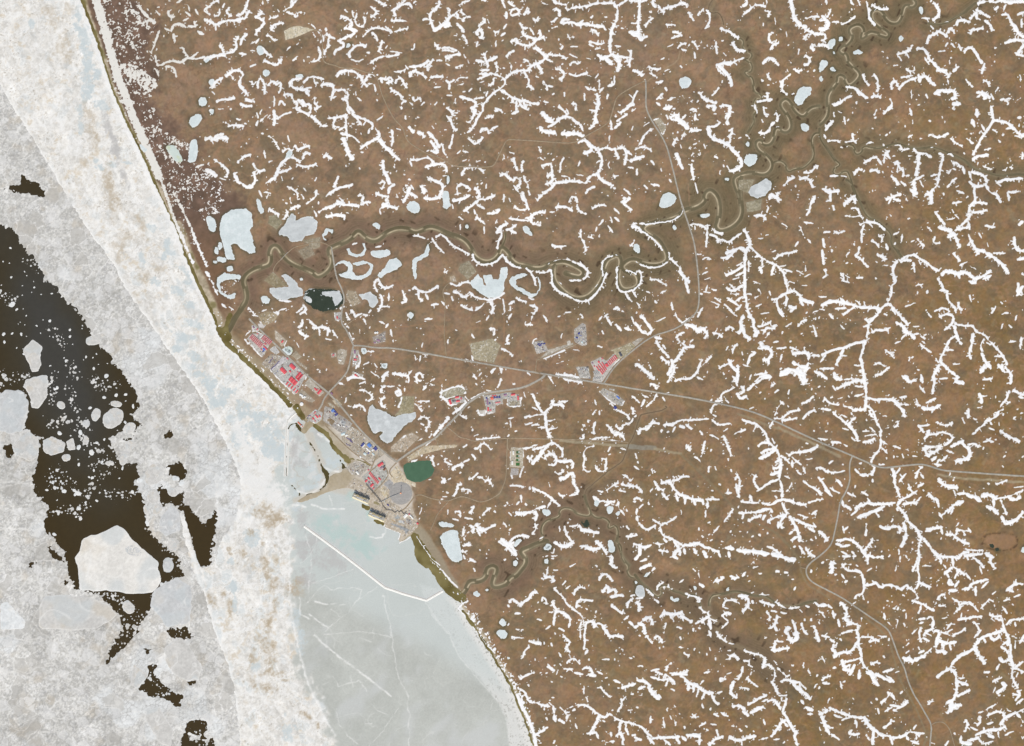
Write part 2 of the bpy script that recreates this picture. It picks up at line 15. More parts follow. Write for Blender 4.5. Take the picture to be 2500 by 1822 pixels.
(1550,1322,5,'4 4 16 9 15|7 4 22 9 20 13 18|5 14 24 16 20|4 9 28 12 25|5 47 22 49 24|4 51 26 52 30|4 30 31|4 36 33 39 31|4 94 18 96 16|4 96 21 99 20|4 101 26|6 65 31 68 32 71 29|6 77 28 80 30 84 29|5 87 28 89 25|4 92 32|6 115 24|6 122 25|4 127 30|5 129 38|5 142 24|4 151 17|6 158 17 160 21 157 25|8 52 34 55 36|3 60 29|5 18 39 19 35 23 33|5 23 37 26 36 30 39|4 9 38 13 41 15 44|6 16 47 19 49|5 41 42 44 44 49 44 52 46 52 49|6 2 46 6 45|7 2 49 4 52 3 56|5 52 53 56 57 59 58 60 62|4 60 62 66 65|7 59 61 55 63 54 65|9 60 64 61 70|7 60 72 61 77|7 20 61 23 58 26 58 32 59 38 57|5 28 59 31 64|7 37 60 42 62 46 65|5 49 66 53 64|4 38 60 39 64|6 7 63 10 61 13 62 14 67|7 3 66 7 67 8 74|7 0 69 2 68|6 16 78 18 76 20 78 22 81|4 9 76 11 79 14 82|4 4 76|4 25 66 24 70 23 74|5 34 69 37 70|5 47 71|4 52 70|4 36 77 37 79|5 71 52 72 48 76 47 80 47 82 49|4 71 53 75 54|7 84 44 90 44 92 48 91 52 87 56|5 91 53 94 55|5 95 49|4 84 50|4 68 46|4 94 42 96 41|4 100 43 108 43|6 101 48 107 50 112 52|5 113 49 118 52 122 54 128 54 133 53|4 133 55 135 57|5 138 52 140 53|6 145 49 148 52|6 70 60 74 57 77 58|4 72 62 75 64|4 70 70 75 65|5 66 73 68 77 72 80 74 81|4 76 82 80 83|4 88 88 94 90 98 91 102 92 105 95|6 105 95 104 98 103 102|4 105 99 109 100 112 103|4 115 102 119 106 123 109|4 106 57 109 60 108 64|6 115 60 114 64 112 68 108 70|6 113 68 114 72|5 110 56 114 57|5 118 57 122 58|7 121 73 123 69 125 70|7 122 73 124 76|9 124 77 127 81 131 77 130 74|5 127 64 129 69 130 73|5 134 66 136 72 139 75|6 144 68 146 72 147 76 148 80|4 137 63|5 142 63|5 113 81 112 86 110 88|6 112 88 117 87 124 86|4 113 80 119 81|3 105 78|5 36 85 40 86|6 40 90 43 92|4 48 87|4 60 86 61 88|4 69 86 68 89|4 75 88 77 88|5 76 95 77 92 80 91 84 95|4 58 91|4 65 95|5 88 96 92 97 92 100|4 112 96 114 98|4 127 100|5 136 98 136 102|3 20 86|5 4 100 6 101|5 13 104 19 103|5 25 104 26 100 29 98|4 28 106 42 106 42 103|5 17 105 22 107|5 13 109 20 112 26 111|5 24 107 28 110 31 112 32 115|5 27 110 25 116|6 30 107 37 107 42 107|7 37 108 41 112 45 115 49 116|7 49 115 52 118 56 121 60 123|8 43 115 43 120|6 47 117 47 121|6 51 119 50 125|7 56 122 63 122|7 62 123 64 128 67 131|5 56 122 54 127|6 2 112 9 113 12 117|6 3 119 8 117|9 11 118 15 123 19 127|7 19 124 21 126|3 0 124 6 124|5 29 119 32 120|4 53 115 55 112|5 54 130 55 134|4 61 135|5 64 139 67 141|5 69 138 75 141|5 67 122 70 121|5 56 106 60 105|3 67 105|5 69 113 69 110 73 111|4 74 107 77 106|6 87 101 86 106 83 111|8 80 113 77 118|6 78 118 77 122 80 125 82 126|4 84 118 88 118 92 119|4 90 110 94 114 99 117|4 93 108 94 105|7 79 133 84 132 88 135|9 87 137 91 140|5 91 132 96 129 101 126 106 124|6 96 135 103 133|7 93 138 98 136 103 133|4 102 129 107 127|6 107 129 112 127 115 131 117 135|6 118 128 118 126|6 110 113 113 117 115 123|4 116 124 122 124|4 113 104 113 109 111 113|4 122 126 121 132 119 137|6 119 137 122 141 124 146 127 151 130 155|8 117 147 121 144|6 117 148 114 152 110 157|5 120 146 123 149|6 130 153 128 157 131 164|6 118 113 122 111 127 113 133 114|7 127 113 130 118 133 119|7 133 120 138 123 141 127|4 134 115 138 119|6 134 128 136 131|8 138 134 143 136|6 139 139 143 139|5 141 106 140 104|4 144 118 147 115|4 147 108|4 2 134|3 32 133|4 13 141 12 146|4 23 142 24 150|4 28 140 30 144|4 26 136|3 36 139|4 32 144 33 148|5 46 142 48 140 49 142|4 52 149 57 146|4 40 150|5 61 147 65 148|5 66 152 67 156|4 79 149|5 84 151 86 153|4 90 149|5 104 144 105 148|3 96 153|4 58 152|5 0 147 6 150 9 154 14 158|6 14 159 22 158 30 158 36 157|7 33 158 36 162|7 38 157 41 160|7 42 156 48 156 52 157|6 52 157 52 163|6 10 157 15 163|5 24 160 28 164|6 0 158 5 160|6 60 164 64 160 71 157|6 76 158 80 160 86 160|6 86 160 92 158 97 157|5 100 160 107 158|5 86 161 86 164|4 112 160 116 159|4 120 162|5 76 157 79 158|4 148 96|4 124 108'),
(1800,880,5,'6 0 4 1 10 0 18|6 0 27 2 31 7 29|5 3 27 6 24 3 21|6 8 24 13 20 17 17 21 14 27 13|5 14 12 20 11 24 10|4 27 20 28 21 30 19|4 30 26 33 24|5 41 27 42 24|3 18 26|3 22 31|3 10 39 13 38|6 0 58 6 56|8 35 12 44 8|7 46 12 49 6|9 50 8 54 13 53 19|6 53 10 58 6|5 55 19 58 19|5 62 9 67 11 72 15|4 60 23|4 66 21|7 78 12 79 15 84 16|6 77 21 79 24|6 80 23 85 20 90 19|5 91 17 97 15 101 17|7 99 0 101 7 102 14 103 20 104 27 104 30|5 95 21 101 21|5 95 29 101 27|4 81 31 84 30|4 90 29|4 92 14|4 111 12 117 10 121 6|4 113 12|6 104 30 112 32 119 31 126 32|8 126 32 130 36 133 40 135 45|5 131 30 136 29|4 132 36 138 36|3 122 28|6 104 31 103 36 103 39 99 40 94 40|4 94 40 88 37 85 37|4 92 43|5 104 37 108 39 110 42 111 47 113 52 116 56 115 62 116 67 114 73 110 77 108 82|5 106 41 109 46|3 104 48|4 103 40|4 101 57 106 57|4 107 60 112 60|5 102 66 106 65 111 63|3 107 54 111 58|3 103 61 110 60|4 117 65 121 68|3 120 62|4 126 69 131 71|4 116 70 121 75|3 136 72 138 73|4 133 76 134 79|4 126 78|4 141 77 145 78|3 120 79|4 119 55 122 54|4 129 49 130 51 127 54|3 125 49|3 117 45 120 45|6 133 13 136 15 138 18 143 16|7 148 12 149 16|5 147 21 151 26|6 162 7 158 11 159 16 158 22 157 27|6 144 35 148 37|9 149 38 153 40|8 153 39 159 39 163 36|5 144 31 145 34|4 152 34 160 31|5 146 53 150 57|5 147 53 155 52|5 153 57 154 61 151 63|5 155 60 162 59|4 161 50 163 52|7 150 70 152 74 154 77|5 151 70 157 70 163 69|5 153 74 160 73|6 157 81 160 78|6 161 83 163 80|3 149 67|5 69 33 70 30|5 70 31 75 35 82 36|4 76 30|3 66 30|3 63 27|4 52 35 57 33 61 29|4 58 32 56 34|6 68 39 75 40|6 77 42 81 46 86 49 90 53 93 56 96 60 97 65|5 92 62 95 65|5 89 52 95 46|5 85 55 89 56|4 84 44 88 46|4 59 42 61 40|5 53 47 56 43 62 40|4 36 35 37 33 33 37 30 44|5 30 47 36 47 40 43 45 41 50 40|5 36 48 42 48 48 46|3 41 37|4 29 49 26 54|3 69 52|3 73 51|4 72 57|3 62 57|4 65 63 72 64|5 76 66 83 66 88 69|4 77 68|4 56 67|5 4 48 10 50 15 51 19 55 23 59 24 64 27 68 31 71 33 75 34 80|4 16 52 13 57|4 28 63 30 67|5 26 67 20 66 17 69|6 29 71 23 72 19 75|7 30 72 25 76 18 79|3 9 71|6 34 80 31 82|7 35 80 34 86 29 87|6 35 82 35 90 27 92|6 34 90 34 97 36 102 36 110|5 34 96 26 98 19 104|4 36 106 28 105|6 15 92 13 98|5 13 96 16 103 18 104|4 16 94 12 92|4 31 110|4 44 99 42 103|4 40 105|4 38 93 42 95|5 35 77 39 79 42 83|5 44 81 44 86|4 44 78 51 84|5 48 89 51 92|4 53 86 55 91|6 65 69 60 72 53 74 46 74 41 77|3 55 80 60 79|4 74 83 77 81|3 85 84|5 53 97 58 101|6 58 101 65 105 67 108|5 65 94 68 98 71 103 74 106|6 71 105 76 109|4 75 103 82 107|4 63 87 68 86 73 91|4 72 89 78 91 86 89|5 79 95 84 101|4 95 102|5 89 107 95 110|4 100 106 105 109|3 90 113|7 10 109 12 114|5 3 114 12 115 20 115 27 117 33 113|6 33 113 38 112 45 114 50 116 55 116|4 57 115 63 113 69 112|4 1 118|5 0 92 2 97 1 103 1 110|3 1 108|6 2 123 10 123 18 122|7 18 122 25 119 28 122|6 5 124 4 127|7 9 129 14 127 19 125|8 22 125 21 128|5 36 115 38 120 40 124|7 24 130 31 126 38 125|6 39 125 34 130 36 135|7 33 131 33 135|7 42 126 46 132 48 137 50 141 50 146|5 42 140 47 136|6 43 145 49 142|6 46 128 51 130 56 133 63 134|5 57 135 62 138|6 66 138 70 141 72 145|4 63 143|4 46 150|5 50 150 54 156|6 55 151 58 156 62 158|4 60 145|5 60 124 64 121|4 49 124 57 127|9 0 153 5 154|10 5 154 12 154 20 155|11 20 156 25 156|6 24 150 30 152 33 155|10 28 156 33 158|9 33 157 40 160 46 161|4 13 163|3 2 138|3 8 139|4 12 142|4 18 141|4 24 139|3 10 146|5 84 113 86 118|6 87 117 91 120|6 95 120 100 115|5 92 125 97 120|6 95 119 105 115|6 97 127 102 124 109 122|7 100 125 106 124|7 110 122 118 118|5 105 111 107 115|6 105 115 112 116 120 116 127 115|5 114 126 112 123|6 129 117 132 112|6 124 87 127 92 126 98 129 104 131 110|5 127 92 131 87|5 130 98 136 91|4 131 92 134 95|5 132 112 138 110 141 107 145 105|4 141 106 139 103 138 100|5 144 103 150 99|5 133 116 140 115 145 115|4 145 113 148 110|5 148 92 150 95|5 144 95 145 90 149 86|3 144 99|3 150 105|6 154 107 157 111 161 112|6 161 112 162 118|6 130 118 132 121 135 124 137 129 141 133 145 136 146 140 148 143|5 129 119 129 121|4 124 130 125 128|8 115 134 121 136|7 121 136 127 133 131 135 131 139|7 134 131 136 138|8 136 140 134 146 132 150|8 130 153 130 156|5 131 158 131 162|4 136 158|5 148 143 146 149 146 155 147 159 145 164|5 150 143 154 150 159 156 163 160|5 152 136 160 135 165 134|3 141 147|3 141 152|4 85 134 86 139|5 86 137 89 134|5 104 132 104 137 103 141|7 80 148 84 149|6 80 145 86 145|7 86 144 93 145|7 93 146 97 148 101 154|6 83 150 90 149|6 84 154 89 157|6 85 158 95 158|5 92 154 95 157|8 101 154 104 158|6 105 157 105 164|6 105 157 110 159 117 158|5 102 153 106 149 109 144|3 111 150|3 116 154|5 75 162 79 164|6 95 88 98 91|8 99 92 105 93|6 108 92 111 87 109 84|4 99 83|6 114 84 118 84|5 109 97|3 69 163'),
(2000,0,5,'4 5 0 6 4|5 25 0 27 4|4 31 0 33 4|3 26 8|4 9 8 8 12 6 14|8 2 13 6 17 8 19 5 24 0 24|5 0 17 5 16|5 0 28 5 28 5 32 2 33|6 0 37 4 36 8 39|5 11 18 15 18|4 18 20 23 18 29 13|7 40 7 40 13 42 17 45 20|4 38 1 39 7|6 43 4 46 6 50 8 55 7|7 92 2 95 6 97 9 96 13 92 16|5 90 1|5 83 15 89 15|4 82 6 83 10|4 98 19 104 18|6 111 20 111 17 116 16 121 18|6 122 15 127 9 127 15|6 127 8 132 11 137 14|6 134 17 138 20 139 25|6 122 27 123 24 127 24 132 23|5 90 21 92 23|6 87 35 88 29 93 28 96 25 100 27 103 30|5 104 26 105 23 108 23 109 27|3 101 25|3 105 31|5 102 37 103 35|4 106 35 109 38|5 112 36 114 41|6 117 43 118 40 122 38 126 42 128 47 131 51|6 133 52 131 59|4 96 42 101 41|3 106 47|3 105 51|6 79 39 84 40 87 43 88 48 92 51 95 55 99 58 104 60 104 63|7 95 57 102 57|7 108 58 112 54|4 103 64 104 68|3 100 68|4 85 47 88 52|5 63 44 68 43 72 41 74 39|5 64 46 66 49|5 70 43 72 47|3 51 42|3 55 47|4 60 53 63 53|5 70 56 73 58 77 57|5 75 61 66 63|6 78 63 72 65 66 69 64 72|5 58 72 58 66 61 65 63 70|8 80 61 81 66|7 80 63 86 61 89 66 93 69|4 35 60 36 64 40 69|5 44 60 47 65 47 70 47 74|6 42 79 46 77 49 79|6 22 70 29 71 33 75 39 79|7 33 75 38 79|6 12 85 17 83 21 79 27 77|5 29 71 32 77|4 30 83|8 93 76 97 73 103 74 108 73 110 79 107 80|7 97 77 94 75|10 108 84 113 84|5 108 87|4 118 64 121 68 124 71|4 132 65 136 66 137 70|4 144 71 142 74|9 131 74 134 80 131 76|6 127 75 133 75 137 79|4 126 79 131 77|5 138 76 140 80|4 137 82|7 138 86 139 92 140 96|9 127 89 127 94|8 123 97 125 102|4 146 81 150 80 152 84|4 150 80 154 80|3 158 83 162 79|7 140 97 146 98 151 99 156 103 160 108 165 110|6 151 104 156 103|5 158 110 162 111|6 140 97 137 103 133 108 130 113 127 119 124 125|5 131 101 133 105|4 140 105 143 107|5 145 114|4 148 109|4 129 107|6 161 95|4 161 101|4 142 39|3 141 50|7 164 45 158 43|8 165 36 159 44|7 165 33 158 32 152 34|6 150 35 154 33|6 165 30 160 26 157 22 154 17 152 13|9 156 20 160 26 163 29|7 147 12 152 12|8 146 0 151 2 158 2 165 1|8 142 8 144 6|6 128 3 134 1 140 1|5 140 2 146 1|6 165 10 160 12|6 163 16 163 22|5 150 4 148 10|4 162 61 162 66|5 57 80 59 84 56 88 52 92|8 55 89 58 85|4 44 93 46 89|3 49 88|4 45 95|6 86 77 87 79|3 80 77|3 74 73 74 80|3 80 85|6 73 88 74 93|5 75 97 75 100|3 99 95|4 89 98|3 64 99|3 69 102|4 72 111 75 109|4 12 91 12 94|4 15 90 18 91|3 27 91|4 20 95 21 101|4 23 97|6 11 98 8 101 5 105|5 4 109 5 111|4 33 104|3 43 104|4 54 109|3 57 107|5 27 108 27 113 30 116|4 21 115 27 114|4 7 114 13 113 17 115|5 38 116 42 115|4 18 119|4 52 117|3 61 117 65 117|5 65 117 67 121 72 120|5 76 120 79 124 85 124|8 80 125 80 130 79 136 78 141|4 72 126 75 126|4 77 131|5 52 131 53 124 56 122|6 53 123 57 128|4 60 126|6 36 132 40 129 46 127|5 47 128 50 133|5 28 141 30 137 34 137|4 36 138|6 41 138 45 137 48 139|3 51 139|5 61 133 63 129 64 135 68 138 67 143|4 63 135 63 140|6 58 142 62 146 63 149|4 59 139|5 66 147 70 150|8 76 146 77 154 76 158|10 74 154 78 156|6 77 145 84 142|4 81 146 84 151|5 71 142|6 54 161 59 159 65 157|6 60 161 65 162|5 58 160 56 164|4 70 161|8 97 124 100 125|6 100 125 99 131 97 138 96 144 95 149|6 95 149 90 155 87 157|8 90 155 90 160 90 164|5 90 142 95 141|4 92 145 97 145|5 89 109 95 111 100 110 104 108|4 106 112 109 115 115 118|5 119 112 124 116|3 82 112|4 88 119 92 119|6 86 124 90 127|4 104 123 108 126|4 117 124|5 108 132 111 131 114 135|5 116 135 117 140|4 104 140 107 136 110 137|5 110 144 106 147 103 151|4 103 138|5 110 151 112 150|5 111 154 116 156|4 119 159|7 108 164 114 163|6 124 129 127 126 132 126 136 125|4 133 121 138 120|4 151 129 152 132|4 132 134 140 137|4 150 138 152 134 156 136|3 140 131|5 121 139 123 145|6 123 139 129 140 134 143 135 147|4 130 146|6 125 149 125 158 126 164|6 121 147 126 151 132 150|6 134 149 137 155 143 157|7 142 156 146 163|6 143 148 149 145 155 145 164 144|4 143 148 146 150|6 152 156 153 162|6 153 155 160 155|3 163 150|9 3 153 9 155 15 154|7 9 156 9 162|5 20 164 28 160|5 27 159 29 164|3 21 158|3 43 154|4 75 37|4 100 157|6 164 123 164 128|3 122 108|4 128 132|5 86 157|4 84 162|6 9 142 15 142|4 18 142 22 143'),
(2000,1000,5,'5 142 6 145 1 148 0|6 145 3 139 8 134 9|5 138 10 139 12|5 134 10 131 14 126 17|5 126 18 123 20|4 118 3 120 3|6 119 1 121 4 120 6|4 124 7 127 8|4 116 8 117 11|4 95 10 98 13 107 12 107 10|4 157 7|4 163 3|5 137 15 141 17|7 146 17 150 20 153 22|8 153 22 158 24 161 26|4 145 13 145 10|6 80 13 84 18|5 88 17 89 20 85 23|5 92 20 98 18 105 20 108 23|5 108 23 104 27 101 29|4 132 26 137 25|5 135 24 140 26|4 142 24|7 83 30 86 35 88 38|5 84 29 92 31 99 30|8 87 37 93 34 97 31|5 90 40 94 38|6 93 44 98 45|5 98 42 103 37|6 104 33 107 35|6 106 30 112 27 116 25|5 115 26 116 29 120 32|8 120 30 122 36 119 40|8 118 40 112 41 110 42|5 120 28 125 27 128 30|4 132 31|4 149 38|3 148 46|4 164 38|7 96 56 99 60 104 62 111 63|4 108 65 110 69|6 112 68 118 68|8 118 68 124 71|9 124 70 130 74|8 131 70 136 69|8 132 68 139 69 142 72|4 142 72 150 71 155 69 160 67 164 65|8 152 70 156 74 162 70|4 157 63 164 62|9 135 78 140 80|9 140 80 144 84|9 147 87 150 92|10 150 92 157 90|6 157 90 162 86 164 82|5 140 72 141 78|5 146 73 149 80 151 85|4 142 60 146 59 151 57|4 136 60|3 119 58|3 108 57|4 105 52|3 142 52|6 104 83 106 79 110 76 113 74|8 110 76 116 74|5 98 86 101 83 104 81|5 99 88 96 83|4 106 84 108 79|3 114 89 110 94|4 110 98 113 97 120 98|5 110 101 112 97|5 116 98 117 101|6 120 96 122 99|5 102 101 107 100 109 103|6 109 103 114 106 120 108|4 117 105|5 98 96 99 100|3 98 104|5 86 98 92 96 98 95|6 84 104 88 109 91 113 94 116 96 118|6 96 118 101 119 107 119 112 120|6 97 118 98 124|4 94 121|4 100 125 102 128|6 107 119 108 126|6 112 120 116 115 120 115|7 117 118 125 117 132 116|8 133 116 140 119|7 138 120 138 124 142 128|6 124 119 130 124 132 127|6 118 117 120 121|4 116 112 124 114 132 113|6 107 127 103 131 101 132|5 108 127 113 130 117 133|5 113 129 109 136|6 103 133 104 135|5 118 132 122 137|3 129 127 131 132|6 105 137 103 141 108 141|6 109 143 112 139|7 104 146 111 146|6 115 145 120 144|6 120 145 122 141 127 139 132 138|5 127 139 136 137|5 136 139 131 144|6 126 143 126 150|5 107 152 112 155|5 112 155 114 160 110 163|6 114 157 120 155|7 120 155 124 158|5 124 158 128 163|4 130 160 134 156 137 153|4 137 153 140 155|5 140 149 142 147|6 151 146 157 141 160 140 164 141|7 152 145 156 147|4 158 141 159 137|5 149 154 153 153|5 157 151 162 149|5 148 159 151 164|3 156 157|3 141 158|5 80 98 82 103 80 108 79 114 81 119 79 125|5 79 119 77 126 75 130|5 79 125 80 133 80 139|6 80 139 84 141 90 143|6 80 140 78 144|5 73 144 77 147 79 152|6 75 154 80 156 86 158|7 82 158 80 164|6 86 159 92 162|5 36 142 42 141 45 139|6 45 139 49 144 54 141 60 142 66 145|5 66 145 70 141 72 144|5 30 130 34 131 35 136 36 142|6 19 126 22 130 30 130|4 18 125 25 125|4 36 142 35 149 30 149 28 152|4 35 150 36 153|4 18 133 20 136|6 21 139|7 9 124 10 128 10 132|4 13 133|4 30 126|4 38 130 42 128|3 46 127|6 17 156 20 159 22 164|6 7 158 10 160|7 0 158 5 158|8 0 163 3 164|4 68 150|3 55 154|3 60 160 62 158|4 68 162|5 95 153 98 149 101 149|4 94 156 98 159 102 157|4 101 152|3 95 142|3 90 136|3 96 138|3 84 126 90 126|5 63 160|3 52 160|3 26 158 29 155|3 61 130 62 126|3 70 119|3 72 121|4 56 118|3 39 155'),
(2000,1322,5,'6 112 63 118 62 124 61 131 60|4 114 62 115 58|5 137 59 141 61 147 60|5 142 62 148 64|6 148 65 149 70|4 139 62 141 64|5 151 67 154 63 160 63 165 62|5 158 65 158 68|5 125 65 127 68 130 72|4 130 72 125 77|6 103 70 106 66|4 106 66 109 67|4 107 71 103 73|5 106 76 112 74 118 70|4 106 76 102 74 98 73|4 87 62 90 60 92 64|6 92 64 91 69|5 80 63 85 62|5 80 66 84 65|5 92 70 86 72 84 76|5 82 69 80 74 82 81|5 75 74 79 70|5 84 78 88 80|4 86 74 90 76|7 93 72 97 73 95 79 94 85|7 95 79 99 81 103 82|6 103 82 110 81|6 99 82 100 87|8 95 89 99 88 102 90|6 105 83 106 87|3 99 62 103 61|10 68 94 71 96|10 72 94 75 97|9 76 96 80 94|7 80 94 86 92|6 80 90 84 88|5 85 91 90 86|5 70 90 72 88|4 70 84 72 82|4 80 85 81 87|7 148 71 143 74 137 75 132 77 128 81 125 85|8 138 76 141 80 145 76|5 132 78 134 81|7 125 86 119 90 113 92 108 97 106 101|7 105 102 100 105 95 109|9 126 87 128 91 131 95 133 98|7 106 103 109 105 110 110 111 117|6 112 110 117 110|7 112 113 120 116|6 111 117 110 123 107 128|6 111 125 116 122 121 120|7 107 128 103 130|9 107 130 106 137|7 103 138 109 132 114 132|5 106 133 112 135|7 149 70 151 75 153 79 152 83|5 153 80 148 83|7 147 85 151 88 153 93|6 154 83 154 90 155 96 156 102|5 154 94 148 98 145 94|6 147 95 149 97|6 145 99 143 103|5 137 105 133 106|4 158 80 158 86|4 155 76 159 78|6 165 76 162 82|5 156 102 160 103 164 105|5 157 102 164 97|5 156 102 155 108 157 114 160 118|4 159 109 160 106|6 160 120 162 123 158 128|5 156 123 162 124|5 164 127 159 131|5 140 113 143 111 147 110|8 147 114 150 116|7 150 116 147 119 143 122|4 140 122 142 118|4 145 124|4 156 117|4 88 131 90 129 93 129|6 57 122 54 127 50 130|6 57 122 61 127|5 58 125 55 122|5 66 122|6 71 128 69 132 64 134 60 136|6 64 133 57 132|5 53 137 58 134|4 46 127|4 42 130|4 27 127|4 48 139 47 135|5 7 129 8 127|6 58 143 57 147 52 150|3 66 145|3 61 142|6 17 49 21 53 22 58|7 22 58 21 63 25 66|6 19 62 24 60|6 24 65 29 67 33 68|6 31 68 30 73 32 77 31 82 33 88|5 30 71 24 72 18 74|6 22 66 26 67|4 34 64 34 62|5 34 77 42 77 45 80|5 40 81 46 79 48 80|4 47 76 54 77|4 56 79|6 30 81 28 84|7 33 88 34 93|6 33 94 36 100 40 104 44 108|5 33 94 27 96 20 97|7 18 96 20 102 24 100|9 20 103 25 104|8 25 107 28 100|8 32 104 32 110|9 38 105 44 109|8 42 109 47 116|6 45 107 52 110 58 113|6 54 108 60 113|5 51 105 60 103|5 61 106 64 105|6 31 80 27 87 22 90|7 22 89 16 90 12 93|7 11 83 10 87 13 90|5 14 82 12 84|5 9 79 12 81|6 2 76 8 77|5 17 79|5 11 56 12 62|4 2 57 4 61|6 15 63 16 68|4 0 66|4 13 59|5 52 58 53 63|4 55 65 58 68|4 63 63 62 70|4 70 58 70 62|4 68 66 69 68|4 60 54|4 2 93 5 99|6 12 102|4 42 99 46 97 49 98|4 52 93|5 2 112 5 109 9 109|5 3 114 8 115|4 17 113 18 119|4 20 113|4 0 118|6 0 139 4 138 6 136|5 8 134 13 136 17 138|6 17 138 24 140 30 142 36 142|5 12 140 18 142|8 36 142 39 147 42 150|6 34 145 38 144|6 29 144 30 150|5 18 144 24 142|8 2 141 4 146 5 150|7 5 150 8 155|6 4 148 11 150|5 10 155 16 160|6 42 150 47 154 52 157 57 157|7 44 150 43 157 43 163|6 57 157 59 163|6 58 158 66 158 72 154|6 70 157 72 160|5 72 154 78 154 80 157|5 78 154 84 155|6 76 151 78 148|6 78 156 78 159|6 24 154 26 156 32 155|5 38 156 40 160|6 74 161 80 163|4 0 150 1 152|3 4 162|5 90 162 93 163|5 104 161 102 164|4 109 155|6 118 144 120 148 117 153|7 114 157 114 161|10 115 162 122 163|7 121 160 128 158|6 128 158 131 163|6 122 150 127 152|6 126 156 132 153 138 152|7 138 152 144 152 150 149|7 135 155 140 158|6 144 154 145 158|4 150 156 156 153|4 128 138 134 136 142 131|5 129 141 130 145 127 148|4 135 147 140 146|5 135 140 142 137 148 138|7 148 138 149 143 146 147|6 150 142 158 138 165 135|7 158 137 162 142|5 152 136 154 137|4 164 145|4 132 163 140 161|4 164 158'),
